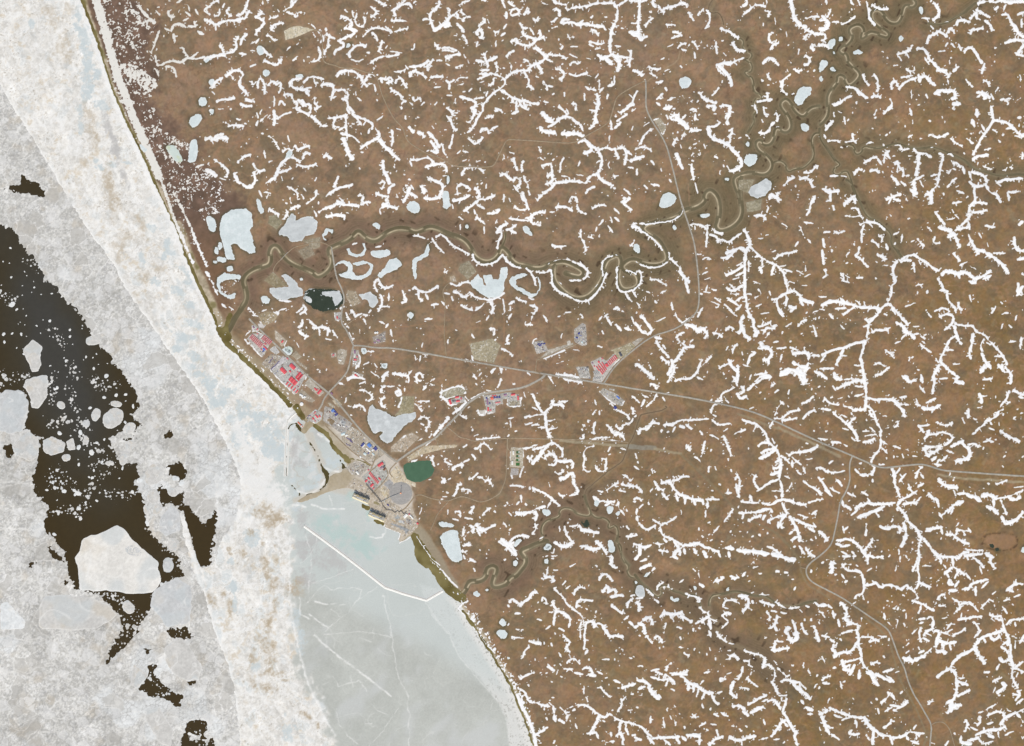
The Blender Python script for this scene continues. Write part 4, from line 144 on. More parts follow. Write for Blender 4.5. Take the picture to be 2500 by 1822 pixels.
BAYW=[(690,1202),(722,1240),(743,1284),(711,1309),(708,1360),(707,1422),(707,1494),(732,1585),(751,1658),(780,1738),(820,1803),(830,1880)]
t4=lambda *p:T(0,400,2.753,*p)
t9=lambda *p:T(0,900,2.753,*p)
t3s=lambda *p:T(0,1300,3.165,*p)
tb=lambda *p:T(500,1222,2.753,*p)
WATER=[
[(-60,550),(0,552),(29,556),(47,589),(73,618),(98,651),(105,680),(127,698),(145,712),(160,734),(196,770),(214,796),(236,836),(261,861),(283,894),(309,927),(327,952),(338,985),(322,1012),(342,1036),(330,1052),(306,1040),(262,1072),(276,1103),(301,1132),(334,1136),(338,1161),(327,1183),(345,1209),(356,1256),(363,1285),(367,1307),(392,1325),(418,1347),(436,1365),(450,1408),(420,1412),(396,1423),(374,1448),(363,1488),(352,1504),(341,1540),(319,1562),(287,1594),(262,1616),(275,1575),(303,1534),(291,1502),(246,1452),(185,1441),(163,1387),(156,1343),(134,1318),(109,1292),(120,1238),(91,1212),(80,1161),(94,1132),(87,1118),(102,1067),(58,1049),(69,1002),(62,954),(0,962),(-60,960)],
[(357,1625),(379,1625),(373,1648),(395,1673),(411,1685),(449,1701),(436,1727),(411,1708),(389,1701),(357,1698),(341,1682),(363,1648)],
[(408,1537),(458,1534),(468,1562),(442,1559),(417,1556)],
[(455,1764),(499,1758),(505,1783),(487,1805),(518,1802),(522,1860),(436,1860),(449,1793)],
[(439,1238),(458,1238),(483,1263),(501,1289),(523,1249),(532,1260),(523,1307),(512,1376),(490,1383),(479,1361),(461,1300),(447,1263)],
[(385,1194),(392,1188),(412,1208),(430,1210),(450,1201),(447,1234),(418,1227),(396,1234)],
[(403,1140),(436,1129),(458,1147),(444,1180),(436,1176),(420,1160)],
[(12,461),(51,451),(54,424),(67,442),(97,448),(107,478),(76,477),(39,468)],
t3s(860,900,910,900,880,960,830,1005,850,950),t3s(480,380,520,370,500,400),t9(1120,440,1150,420,1150,450,1120,465),t9(30,530,70,510,90,560,60,590),t9(840,480,900,450,910,470,850,500),
t3s(1120,900,1160,910,1140,930),t3s(540,230,570,240,600,440,580,440),t3s(380,120,440,150,520,250,470,220,400,180),t3s(210,240,280,240,230,270),t3s(1450,1150,1550,1140,1480,1170),
]
# navigation leads in the harbour
LEADS=[
T(660,1000,5.507,680,720,720,780,795,860,790,950,740,1040,670,1090,660,1075,730,1010,745,930,700,830,670,740),
T(660,1000,5.507,465,1135,580,1115,580,1130,480,1160),
T(660,1000,5.507,285,1005,330,1040,370,1100,410,1120,400,1150,385,1165,360,1100,300,1040),
T(660,1000,5.507,195,770,222,765,235,890,190,895),
T(660,1000,5.507,205,590,216,590,214,740,196,740),
T(660,1000,5.507,210,440,225,440,222,480,212,480),
T(660,1000,5.507,350,180,420,240,415,300,370,270,340,215),
T(660,1000,5.507,940,680,985,740,1010,780,970,800,960,740,920,660),
T(660,1000,5.507,520,430,560,480,600,540,620,590,605,590,570,520,530,450),
T(660,1000,5.507,640,620,655,640,670,700,655,700),
T(660,1000,5.507,1005,1010,1090,1050,1080,1058,1010,1025),
T(660,1000,5.507,240,250,265,205,300,190,345,182,345,190,300,198,272,212,250,260,238,330,232,330),
]
FLOES=[("tan",t4(170,1230,220,1180,285,1230,265,1310,280,1340,260,1395,215,1400,195,1350,150,1260)),
("tan",t4(170,1450,320,1415,320,1560,260,1650,210,1640,200,1560,155,1500)),
("grey",t9(-60,200,0,170,40,140,150,150,200,230,170,350,150,420,60,440,0,420,-60,400)),
("tan",t9(80,510,190,420,260,470,260,590,200,630,100,580)),
("tan",t9(290,480,350,455,440,500,430,560,340,585,290,560)),
("tan",t9(445,490,490,465,510,545,460,550)),
("big",t9(780,1050,830,1080,880,1140,1060,1290,1085,1440,1020,1505,880,1510,700,1500,525,1490,530,1330,510,1270,560,1150,680,1100)),
("grey",t3s(1190,440,1370,345,1480,420,1475,700,1290,740,1220,640,1160,560)),
("tan",t3s(320,490,650,480,820,540,905,630,740,760,290,745)),
("tan",t3s(1270,880,1390,810,1460,870,1570,1040,1540,1140,1440,1150,1330,1090,1280,1000)),
("tan",t3s(1030,1010,1150,1100,1060,1210,1000,1180)),
("tan",t3s(1120,1370,1230,1340,1340,1520,1330,1652,1240,1640,1120,1450)),
("white",t3s(0,550,60,530,200,690,190,745,0,760)),
("grey",t9(1080,1000,1150,910,1210,970,1220,1090,1110,1130,1060,1080)),
]
FE=[(410,246,28,30),(630,-190,55,40),(780,238,38,25),(645,310,35,45),(760,335,72,75),(870,400,48,38),(875,515,45,35),(830,610,35,40),(1035,710,70,85),(1030,860,55,50),(1060,945,38,40),(1130,1320,48,50),(445,600,28,32),(615,565,20,20),(735,635,28,18),(580,370,30,25),(575,485,22,28),(400,435,15,14),(525,840,20,18),(430,825,15,15),(865,1605,42,50),(1160,830,33,38),(1165,1180,38,55),(985,950,22,40),(530,530,18,16),(355,765,12,12),(620,735,10,12),(630,685,9,9),(685,630,10,12),(500,820,14,12),(530,940,12,16),(890,830,12,12),(365,1115,16,12),(715,50,15,15),(630,0,10,10),(650,500,12,10),(700,195,12,12),(895,255,9,16),(845,175,12,10),(780,180,12,12),(540,430,15,18),(990,1040,16,20),(940,755,25,22),(530,645,8,12),(605,265,14,10),(385,130,8,14),(600,730,6,8),(575,900,8,10),(590,855,6,6),(705,820,6,6),(715,860,8,6),(795,835,10,6),(470,-215,9,9),(470,-260,9,9),(80,-430,24,20),(25,-230,12,12),(335,-320,10,10),(20,-720,5,5),(70,-810,8,8),(230,-545,7,7),(895,1225,60,50),(1180,740,26,24),(1220,770,22,24)]
# ice patches: kind,points/ellipse
PATCH=[]
def el(k,f,cx,cy,rx,ry,rot=0):
    PATCH.append((k,f(cx,cy)[0],round(rx,1),round(ry,1),rot))
t0=lambda *p:T(0,0,3.304,*p)
for a in [(630,130,40,110,0),(680,300,50,120,-12),(710,480,55,130,-12),(710,650,60,110,0),(640,900,28,60,0),(650,1020,25,70,0),(780,1300,25,40,-30),(820,1360,25,30,0),(900,1330,40,30,30),(1010,1310,60,18,10),(700,760,60,60,0),(820,850,60,60,0),(770,600,50,50,0),(260,190,25,40,0)]:
    el('b',t0,a[0],a[1],a[2]/3.304,a[3]/3.304,a[4])
for a in [(870,1020,40,130,-18),(920,1180,40,110,-14),(1010,1400,25,100,-12),(950,1250,40,100,-14),(980,1400,20,70,-10)]:
    el('g',t0,a[0],a[1],a[2]/3.304,a[3]/3.304,a[4])
for a in [(430,190,60,60,0),(500,380,60,90,20),(550,480,50,60,0),(740,1000,50,150,-15),(760,1160,70,90,-20),(860,1400,50,100,-20),(900,1560,60,100,-15),(680,1330,60,60,0),(400,90,60,40,0),(560,60,60,40,0)]:
    el('n',t0,a[0],a[1],a[2]/3.304,a[3]/3.304,a[4])
for a in [(740,130,40,140,-10),(770,300,45,80,0),(930,380,35,90,-30),(850,490,50,60,-30),(770,550,60,30,30),(960,490,50,30,30),(800,620,20,60,0),(930,930,25,20,0),(1010,960,18,30,20),(960,760,60,40,40),(1050,700,50,30,30),(910,880,30,20,0)]:
    el('n',t4,a[0],a[1],a[2]/2.753,a[3]/2.753,a[4])
for a in [(1020,430,50,25,50),(1120,530,20,50,20),(1140,600,40,20,0),(1230,710,60,35,40),(1090,640,30,20,0),(1060,800,60,30,20),(1200,860,60,30,30),(1260,790,30,20,0),(1300,1080,60,30,30),(1310,1300,60,30,20),(1290,1370,50,25,10),(1400,1490,70,50,20),(1530,1520,50,40,0),(1280,950,40,25,30),(1190,1250,60,30,-20),(670,20,40,30,30),(960,640,25,40,-10),(1250,1170,80,40,20),(1450,1600,70,40,0)]:
    el('b',t4,a[0],a[1],a[2]/2.753,a[3]/2.753,a[4])
for a in [(1400,80,70,60,20),(1500,210,60,60,20),(1560,330,50,50,0),(1600,480,40,60,0),(1640,300,40,50,0),(1570,1460,25,50,-15),(1340,40,60,25,0),(1430,160,40,30,0)]:
    el('b',t9,a[0],a[1],a[2]/2.753,a[3]/2.753,a[4])
for a in [(245,362,32,26,0),(450,150,80,50,-45),(390,285,15,20,0),(480,305,18,14,0),(480,405,20,16,0),(400,400,25,50,0),(430,480,40,50,30),(460,560,40,60,20),(130,630,20,25,0),(170,710,20,60,0),(360,930,50,28,10),(320,1060,30,60,0),(430,980,55,60,0),(430,830,40,60,0),(490,1165,60,20,0),(450,1080,40,40,0),(320,1230,25,40,-20),(420,1150,60,20,-30),(660,1430,22,20,0),(700,1460,24,20,20),(760,1510,15,30,-20),(610,590,60,50,30),(640,540,40,30,0),(160,325,14,14,0),(170,360,18,10,0),(420,1260,60,30,0),(510,100,30,50,0),(530,1210,20,10,0),(470,700,25,60,0),(60,690,30,30,0),(30,650,20,40,0)]:
    el('n',tb,a[0],a[1],a[2]/2.753,a[3]/2.753,a[4])
for a in [(195,575,30,60,-15),(320,250,60,60,0),(180,400,25,30,0),(205,690,18,60,0),(620,800,30,80,0),(560,1570,60,60,0),(650,950,40,70,0),(340,1120,30,30,0),(540,1440,10,14,0),(610,50,30,30,0)]:
    el('b',tb,a[0],a[1],a[2]/2.753,a[3]/2.753,a[4])
# bay ice: darker grey areas, turquoise areas
for a in [(650,120,60,60,0),(740,270,60,60,0),(860,400,150,80,20),(650,330,60,90,0),(680,520,60,80,0)]:
    el('g',tb,a[0],a[1],a[2]/2.753,a[3]/2.753,a[4])
for a in [(760,160,70,60,0),(900,230,130,60,0),(980,190,60,20,10),(1080,260,70,50,0),(1080,330,120,60,0),(820,130,90,40,0),(1000,300,160,60,20)]:
    el('t',tb,a[0],a[1],a[2]/2.753,a[3]/2.753,a[4])
t66=lambda *p:T(660,1000,5.507,*p)
for a in [(1080,1130,60,80,0),(850,740,110,50,40),(650,900,50,70,30),(560,1050,100,40,-10),(100,320,60,160,-10),(150,560,40,130,0),(300,960,50,40,0),(560,800,50,50,0),(330,1130,60,60,30),(280,320,40,130,10),(1310,1400,40,120,0),(900,700,60,50,0)]:
    el('t' if a[0]>900 else 'b',t66,a[0],a[1],a[2]/5.507,a[3]/5.507,a[4])
for a in [(320,560,60,220,10),(340,700,70,60,-30),(440,720,60,60,0),(100,1440,70,60,0),(390,1500,40,40,0),(640,340,60,120,-35),(300,480,30,110,10)]:
    el('n' if a[0]<200 else 'g',t66,a[0],a[1],a[2]/5.507,a[3]/5.507,a[4])
# ridges on ice: (halfwidth, pts)
RIDGE=[(4,T(0,0,3.304,0,680,130,900,290,1160,440,1400,560,1652)),(5,T(0,0,3.304,620,0,660,120,720,280,800,470,860,640,930,820,1000,990,1080,1150,1160,1320,1230,1500,1290,1640)),
(4.5,t4(480,270,620,480,780,700,840,830,980,1030,1120,1230,1300,1480)),(6,t9(1250,30,1340,160,1460,380,1550,560,1620,740,1640,900,1590,1020)),
(5,tb(0,650,60,860,160,1100,210,1320,240,1652)),(5,t9(1200,960,1240,1080,1300,1270,1340,1420,1420,1652)),
(2.5,tb(570,240,570,550,580,760,620,960,660,1100,700,1240,780,1420,880,1580)),(2,tb(640,660,640,760,700,790)),
(1.2,tb(690,690,750,610,810,575,850,600,920,585,990,585,1055,600,1040,670,990,720,920,780,860,840,810,885)),(1,tb(1160,580,1080,640,1040,670)),
(1.6,tb(1205,640,1220,740,1245,840,1260,920,1270,1020,1285,1130,1310,1210,1350,1280,1370,1310,1355,1370,1380,1440,1370,1520,1375,1652)),
(2,tb(700,760,780,820,830,860)),(2.2,tb(740,910,820,980,900,1050,1000,1120,1080,1180,1160,1240,1250,1310)),(1,tb(800,905,900,900,1000,880,1080,890,1160,895,1250,920)),
(1,tb(680,240,710,340,720,430,700,620)),(1,tb(760,250,720,340,650,430)),(1.2,tb(850,730,910,780)),(2,tb(740,680,820,690)),(1.5,tb(840,690,880,690)),(1.5,tb(900,700,940,700)),
(1.3,tb(860,1180,900,1250,980,1230,1040,1210,1090,1280)),(1.1,tb(1110,1360,1160,1410,1230,1440)),(0.9,tb(1300,1400,1240,1480,1200,1550,1100,1652)),(1,tb(880,1400,900,1500,960,1580,1030,1640)),(1.4,tb(980,1180,1000,1260)),(1.2,tb(1080,1500,1130,1510)),
(1,tb(730,560,1000,460)),(1.2,tb(1040,930,1120,950)),
(1,tb(1490,690,1560,800,1652,900)),(1.2,T(1050,1322,3.304,20,600,160,760,230,920,310,1020,440,1170,560,1310,620,1450,640,1600)),
(1.5,t9(1000,300,1060,360,1110,300)),
(2,t66(560,1280,700,1330,820,1330,1000,1340)),(1.5,t66(800,1150,830,1290)),(2.2,T(840,1160,9.178,560,1380,740,1400,860,1370,905,1290,910,1210)),
(3,t66(300,1270,380,1270,470,1300)),(2.5,t66(640,330,800,430)),(2.5,t66(740,780,850,830,950,835)),(2.5,t66(380,1100,480,1130,600,1110,680,1060,730,960)),
(2,t0(640,20,600,100)),
]
# lagoon melt strips along shore (olive water): half width, pts
OLIVE=[(3.2,[(200,0),(225,64),(251,139),(269,209),(298,272),(327,336),(354,390),(378,448)]),(1.6,[(378,448),(389,468),(408,511),(433,562),(455,626)]),(3.6,[(452,618),(468,655),(482,690),(506,737),(524,776),(536,815)]),(6,[(536,800),(548,835),(576,858)]),(5.5,[(576,858),(627,906),(657,936),(689,966),(708,990)]),(7,T(580,770,5.507,790,1230,840,1320,880,1370)),
(5,T(660,1000,5.507,600,220,720,290,790,370,830,470,900,560,980,620,1040,680)),(5,T(660,1000,5.507,990,620,1060,700)),(1.6,T(660,1000,5.507,1000,680,1150,665,1350,745)),
(4,T(840,1160,9.178,430,690,540,740)),(3,T(840,1160,9.178,700,1030,870,1090)),
(10,T(800,880,3.304,700,1420,730,1480)),(10,T(800,880,3.304,735,1480,735,1580,800,1640)),(9,T(800,880,3.304,760,1500,800,1560,850,1640)),
(12,T(1050,1322,3.304,20,190,90,290,120,350,200,420,250,450)),
(2.6,T(1050,1322,3.304,260,560,360,690,480,880,560,1010,640,1140,700,1290,770,1450,830,1640)),
]

for a in [(640,1185,50,55,0),(668,1225,50,30,-20),(605,1120,22,60,-10),(590,1060,14,60,-25),(655,1130,35,30,0)]: PATCH.append(('w',(a[0],a[1]),a[2],a[3],a[4]))
for a in [(640,1060,40,30,30),(668,1100,26,34,0),(610,1010,30,16,20),(588,990,24,14,10),(690,1100,8,40,0),(640,1020,26,12,0)]: PATCH.append(('b',(a[0],a[1]),a[2],a[3],a[4]))
for a in [(640,1245,26,18,-30),(660,1260,20,14,0),(612,1300,8,10,0)]: PATCH.append(('n',(a[0],a[1]),a[2],a[3],a[4]))
OLIVE+=[(5.5,[(561,770),(554,790),(549,812)]),(9,[(551,804),(556,826)])]

tA=(590,790,10.325);tB=(730,920,10.325);tC=(850,1050,10.325);tD=(840,1160,9.178);tE=(1060,920,6.881);tF=(1250,760,6.606);tG=(1000,750,3.778);tH=(790,760,9.178);t500=(500,440,3.304);t00=(500,0,3.304);t800=(800,880,3.304);t15=(1500,0,3.304);t154=(1500,440,3.304);t104=(1000,440,3.304);t13=(1300,880,3.304)
PADS=[
(tA,(186,180,172),"270 250 560 280 760 450 690 560 600 740 520 850 480 820 130 380"),
(tA,(206,204,198),"250 40 390 60 440 180 260 230"),
(tA,(205,200,195),"400 0 640 -10 560 130 440 100"),
(tA,(182,170,152),"830 170 880 190 1140 430 1010 600 960 500 850 390"),
(tA,(190,188,184),"780 590 850 570 960 720 870 790 700 660"),
(tA,(168,157,142),"740 770 1040 820 700 1170 490 1020"),
(tA,(196,191,190),"1045 820 1180 880 860 1210 705 1170"),
(tA,(184,181,175),"1180 880 1632 1290 1404 1764 1332 1775 730 1190"),
(tA,(170,158,138),"1250 800 1370 690 1510 840 1390 920"),
(tA,(168,156,138),"1390 920 1652 1110 1652 1180 1350 970"),
(tB,(180,172,158),"130 180 260 40 640 400 520 500"),
(tB,(166,155,138),"0 400 60 300 400 600 330 650 0 520"),
(tB,(188,184,178),"170 1040 400 820 600 900 570 1080 430 1190 290 1130"),
(tB,(178,168,148),"720 670 780 650 920 770 860 810"),
(tB,(186,173,148),"830 600 950 560 1080 690 990 780"),
(tB,(172,166,158),"650 740 800 780 980 940 1100 1000 1350 1180 1280 1300 1150 1480 600 1100"),
(tB,(140,122,98),"680 1100 780 1010 930 1120 830 1250"),
(tB,(165,167,167),"1000 1150 1100 1050 1220 1150 1130 1250"),
(tC,(178,167,150),"-200 -170 0 -130 250 0 930 610 600 830 380 740 300 690 0 430 -160 260"),
(tC,(181,173,161),"165 780 560 900 300 1180 100 1130 -80 960"),
(tC,(180,178,170),"860 750 930 800 1020 1210 620 1540 430 1330 340 1190 600 960"),
(tC,(202,188,162),"1020 1130 1230 880 1330 1020 1480 1230 1700 1330 1700 1450 1560 1380 1350 1300 1150 1330"),
(tD,(188,176,158),"20 290 230 60 480 200 640 350 830 200 1000 60 1060 180 1010 380 1060 580 1330 780 1500 700 1652 1000 1652 1160 1550 1260 1290 1490 1220 1470 1260 1310 930 1180 900 1070 540 720 210 330"),
(tD,(202,188,160),"790 320 860 240 930 300 1000 420 990 560 870 480"),
(tD,(150,140,106),"650 560 760 600 840 660 760 690 660 650"),
(tD,(162,160,158),"860 220 1000 80 1110 190 1020 340 940 270"),
(tD,(166,168,166),"1090 970 1200 880 1300 950 1190 1010"),
(tD,(202,204,202),"1180 1030 1290 990 1420 1140 1190 1060"),
(tD,(172,147,108),"1040 970 1170 1030 1150 1070 1030 1010"),
(tD,(172,147,108),"930 930 970 920 940 1030 915 1020"),
(tD,(158,160,160),"1010 1045 1330 1140 1500 1230 1370 1350 1350 1260 1060 1120"),
(tD,(165,158,150),"1350 880 1560 1050 1500 1140 1380 1080"),
(tE,(165,158,136),"110 250 430 150 540 240 480 300 180 370"),
(tE,(176,172,166),"240 400 420 330 520 350 500 430 270 480"),
(tE,(180,176,168),"820 320 1250 260 1420 300 1470 490 1240 500 1230 370 1150 380 1160 450 1030 480 1030 600 890 610"),
(tE,(163,154,134),"1250 400 1440 400 1460 490 1260 500"),
(tE,(196,190,180),"740 570 860 560 870 640 740 650"),
(tE,(186,176,156),"1290 1190 1500 1200 1490 1530 1270 1520"),
(tE,(172,166,161),"1290 1540 1420 1540 1410 1652 1280 1652"),
(tF,(178,172,164),"330 500 500 470 590 640 400 690"),
(tF,(178,172,164),"1000 300 1130 190 1190 220 1210 540 1130 560 1010 500"),
(tF,(175,167,153),"440 770 1000 560 980 510 600 620"),
(tF,(196,190,178),"880 490 930 470 960 540 900 560"),
(tF,(174,170,163),"1030 900 1230 890 1270 1090 1100 1080"),
(tF,(184,179,172),"1260 820 1430 740 1520 800 1650 680 1720 760 1450 1150 1300 1130 1330 960"),
(tF,(172,162,134),"1580 630 1900 520 1990 560 1800 760 1700 680"),
(tF,(170,164,154),"1410 1310 1470 1240 1680 1330 1810 1440 1750 1530 1640 1480"),
(tF,(172,166,154),"1560 1240 1660 1260 1650 1290 1570 1270"),
(tG,(166,156,131),"550 340 760 290 840 350 780 520 590 480"),
(tH,(174,171,166),"250 30 380 20 400 200 260 210"),
(tH,(175,165,148),"320 880 380 840 520 880 510 1000 460 1200 340 1180 300 1050"),
(tH,(172,166,157),"650 850 790 880 790 1200 650 1250"),
(tH,(175,167,154),"650 1340 890 1420 860 1490 640 1410"),
(tH,(166,156,147),"1090 580 1390 450 1390 680 1150 740"),
(tH,(180,170,158),"165 940 280 930 290 1020 180 1040"),
(t500,(150,142,118),"520 290 570 280 630 340 580 400 510 350"),
(t500,(154,143,122),"780 490 930 460 930 540 880 560 830 510"),
(t500,(148,136,116),"750 570 850 520 890 600 800 640"),
(t500,(152,140,114),"480 810 550 740 670 850 570 870"),
(t500,(166,152,130),"1150 890 1220 900 1260 990 1190 1020 1140 950"),
(t500,(168,152,125),"430 1090 500 1060 600 1080 560 1140 470 1180"),
(t00,(202,191,166),"640 250 700 220 760 210 880 240 740 300 650 325"),
(t800,(156,146,118),"600 290 700 290 690 420 540 450 580 400"),
(t800,(192,177,150),"640 780 780 690 1050 680 1040 700 930 715 760 760 650 820"),
(t800,(176,161,141),"510 700 600 620 680 580 740 620 620 740 510 740"),
(t15,(170,160,140),"320 970 370 950 420 1030 390 1090"),
(t15,(156,146,122),"1000 1450 1130 1450 1080 1560 1000 1530"),
(t154,(172,162,136),"0 1370 130 1310 160 1340 0 1480"),
(t154,(150,142,119),"1060 180 1190 150 1180 240 1070 260"),
(t154,(176,168,155),"140 1310 200 1275 240 1275 170 1340"),
(t104,(152,142,120),"410 680 480 650 540 740 470 800 390 730"),
(t104,(176,161,140),"320 780 360 770 380 820 330 820"),
]
TR=[# old gravel tracks: half width px, colour, pts (target px)
(3.2,(174,163,138),[(1370,1076),(1440,1082),(1530,1090)]),(5,(150,146,134),[(1533,1090),(1570,1093),(1598,1094)]),(3,(168,156,130),[(1598,1096),(1640,1104),(1662,1108)]),
(2.5,(136,122,96),[(1662,1110),(1700,1145),(1740,1185),(1780,1225),(1800,1255),(1840,1275),(1890,1295),(1925,1330),(1950,1370)]),
(3,(165,152,126),[(1900,1045),(1950,1068),(2000,1090),(2050,1115)]),(2.5,(150,137,112),[(1800,1010),(1850,1030),(1900,1048)]),
(2.5,(170,158,132),[(2290,1160),(2340,1168),(2420,1172),(2500,1178)]),(2,(140,124,98),[(1952,1370),(1955,1400),(1970,1425),(2000,1445),(2030,1465)]),
(2,(140,126,100),[(2108,1505),(2140,1530),(2170,1560),(2180,1600),(2195,1660),(2225,1710),(2245,1750),(2260,1790),(2255,1822)]),
(1,(160,128,100),[(742,3),(780,30),(836,64)]),(0.9,(162,130,104),[(1689,0),(1680,50),(1672,100),(1660,170)]),(0.9,(162,130,104),[(1693,0),(1684,60),(1668,150)]),(0.9,(162,130,104),[(1680,450),(1684,510)]),
(1.2,(165,145,120),[(1660,125),(1655,150),(1630,165),(1600,185),(1580,200)]),(0.9,(165,128,98),[(930,790),(990,800),(1040,790)]),(0.9,(160,126,98),[(1230,760),(1232,820),(1225,880)]),
]
ROADS=[(2.1,[(608,778),(624,795),(658,828),(682,850),(731,899),(754,921),(802,959),(827,985),(880,1051),(913,1082),(945,1112),(968,1128)]),
(2.4,[(968,1128),(1010,1097),(1040,1082),(1064,1070),(1087,1044),(1124,1007),(1140,986),(1160,972),(1183,960),(1238,953),(1281,946),(1312,930),(1325,922),(1331,914)]),
(1.9,[(863,844),(880,844),(925,850),(948,849),(1000,856),(1100,874),(1225,896),(1352,917),(1474,937),(1600,958),(1700,974),(1800,995),(1850,1010),(1891,1028),(1990,1075),(2081,1113),(2130,1135),(2151,1142),(2175,1141),(2239,1133),(2265,1136),(2297,1148),(2330,1151),(2400,1156),(2500,1163),(2600,1168)]),
(1.7,[(863,844),(845,803),(833,791),(834,758),(842,731),(835,705),(821,679),(812,622),(809,603)]),
(1.8,[(863,844),(857,870),(850,905),(838,921),(802,959)]),(1.9,[(802,959),(795,968),(789,978),(786,990),(771,1011),(749,1031)]),
(1,[(809,603),(788,592),(763,591),(745,598),(718,603),(700,620)]),(1,[(690,630),(670,649),(667,664)]),
(1.4,[(766,73),(780,75),(786,88),(788,115),(787,145),(796,156),(818,160),(832,167),(862,167),(878,172),(895,178),(918,182),(925,205),(933,233),(951,272),(965,295),(984,312),(990,335),(1000,351),(1046,378),(1073,384),(1106,406),(1140,408),(1195,409),(1206,404),(1212,394),(1233,348),(1240,342),(1250,341),(1350,348),(1402,351),(1430,333),(1484,303),(1492,285),(1500,254),(1506,236),(1540,215),(1576,197)]),
(1.7,[(1576,197),(1577,225),(1576,266),(1594,300),(1624,345),(1638,395),(1651,448),(1660,485),(1669,513),(1680,545),(1694,588),(1700,630),(1706,690),(1707,735),(1702,760),(1688,776),(1660,797),(1636,808),(1591,821),(1545,855),(1500,894),(1474,936)]),
(1.7,[(2081,1113),(2074,1128),(2073,1150),(2075,1171),(2066,1200),(2051,1222),(2045,1260),(2036,1304),(2030,1328),(2010,1350),(1974,1376),(1966,1391),(1970,1408),(1983,1422),(2010,1436),(2050,1456),(2067,1467),(2130,1510),(2160,1530),(2172,1543),(2185,1580),(2194,1605),(2208,1630),(2215,1660),(2230,1695),(2245,1718),(2262,1748),(2274,1770),(2271,1800),(2266,1860)]),
(1.2,[(2274,1768),(2285,1762),(2303,1762),(2318,1779),(2325,1805),(2335,1840)]),
(1.4,[(1087,1040),(1105,1052),(1121,1068),(1140,1071),(1157,1078),(1180,1075),(1236,1069),(1300,1071),(1400,1073),(1533,1080)]),
(1.5,[(1239,1071),(1237,1120),(1236,1167),(1225,1195),(1218,1208),(1178,1228),(1155,1220),(1130,1211),(1112,1216),(1093,1225),(1051,1217),(1037,1211),(1024,1207),(1012,1212),(1009,1216),(994,1237),(980,1248)]),
(1.2,[(1093,1227),(1069,1252),(1060,1275),(1051,1295)]),(1.2,[(1307,906),(1309,890),(1311,877)]),(1.4,[(1312,879),(1340,868),(1380,850),(1408,840)]),
(1,[(1087,735),(1086,780),(1084,811),(1087,845),(1090,872)]),(1.3,[(1086,735),(1080,712),(1088,698),(1100,688)]),(1.2,[(1483,940),(1481,952)]),
(1,[(749,1031),(735,1022),(720,1009)]),(1.2,[(747,936),(730,958),(722,968)]),(1.2,[(730,925),(745,910)]),(1.4,[(785,1030),(810,1055),(840,1085),(862,1105),(890,1124),(908,1138)]),(1.5,[(921,1112),(914,1125),(908,1140),(903,1152)]),(1.5,[(968,1130),(948,1150),(958,1165)]),(1.3,[(903,1152),(932,1128),(948,1152),(946,1168),(906,1208)]),
(1.2,[(1239,1080),(1240,1099),(1248,1101)]),(1,[(1239,1140),(1246,1141)]),(1,[(840,800),(850,790),(872,775),(885,768)]),(0.8,[(897,846),(902,838)]),(1,[(1070,1073),(1068,1085)]),(0.8,[(1068,1088),(1085,1085)]),
(1.3,[(1300,905),(1320,912)]),(1,[(1954,1385),(1966,1388)]),
]

# (tile, colour, text of rows) each row: cx cy L W ang ; kind h
B=[]
def row(site,t,col,x0,y0,x1,y1,n,L,W,a,h,what):
    for i in range(n):
        f=i/(n-1) if n>1 else 0
        B.append((site,t,col,x0+(x1-x0)*f,y0+(y1-y0)*f,L,W,a,h,what,i,n))
def one(site,t,col,cx,cy,L,W,a,h,what): B.append((site,t,col,cx,cy,L,W,a,h,what,0,1))
S1="the river-mouth camp";S2="the walled shore plant";S3="the harbour road";S4="the storage yards";S5="the flare-pad camp";S6="the small snowbanked camp";S7="the central camp";S8="the triangular camp";S9="the pad with blue stacks";S10="the four-tank site";S11="the southeast jetty yard"
row(S1,tA,'rose',247,328,499,560,9,125,31,130,8,'seaward-row barracks')
row(S1,tA,'rose',548,350,723,485,6,122,33,130,8,'landward-row barracks')
one(S1,tA,'rose',597,517,60,38,45,7,'canteen hall')
one(S1,tA,'rose',567,585,50,35,45,7,'hut seaward of the canteen')
one(S1,tA,'red',612,630,85,36,45,7,'long hall beside the blue block')
one(S1,tA,'blue',570,650,60,50,45,8,'block')
one(S1,tA,'navy',545,702,50,26,130,7,'shed')
one(S1,tA,'rose',495,657,40,30,45,6,'hut at the row end')
one(S1,tA,'mauve',303,100,45,35,60,7,'hut at the northern tip')
one(S1,tA,'rose',395,150,50,32,120,6,'hut by the road bend')
one(S1,tA,'rose',402,258,34,26,45,6,'hut behind the seaward row')
one("the small pad inland of the northern camp",tA,'red',1028,458,62,36,125,7,'shed alone')
one(S1,tA,'white',500,325,110,14,130,5,'long narrow shed between the two rows')
one(S2,tA,'red',1052,1190,165,84,45,12,'great hall on the seaward side')
one(S2,tA,'red',1285,1090,150,82,45,12,'great hall on the road side')
one(S2,tA,'red',1222,1207,46,34,45,7,'hut between the great halls')
one(S2,tA,'red',1465,1270,75,60,130,10,'northern block of the clustered works')
one(S2,tA,'red',1408,1335,75,55,130,10,'western block of the clustered works')
one(S2,tA,'crimson',1485,1350,150,42,130,9,'long eastern wing of the clustered works')
one(S2,tA,'crimson',1408,1400,110,34,45,8,'southern wing of the clustered works')
row(S2,tA,'red',1240,1400,1350,1507,3,112,66,128,10,'wide store of the inner row')
row(S2,tA,'red',1150,1510,1395,1715,5,85,42,128,8,'store of the outer row')
one(S2,tA,'rose',1422,1592,34,20,45,5,'hut at the south corner')
one(S2,tA,'rose',1155,885,50,30,45,6,'gatehouse by the road')
one(S2,tA,'rose',1415,1222,40,24,45,5,'hut by the clustered works')
row(S3,tB,'red',425,320,425,320,1,92,35,47,7,'narrow hall')
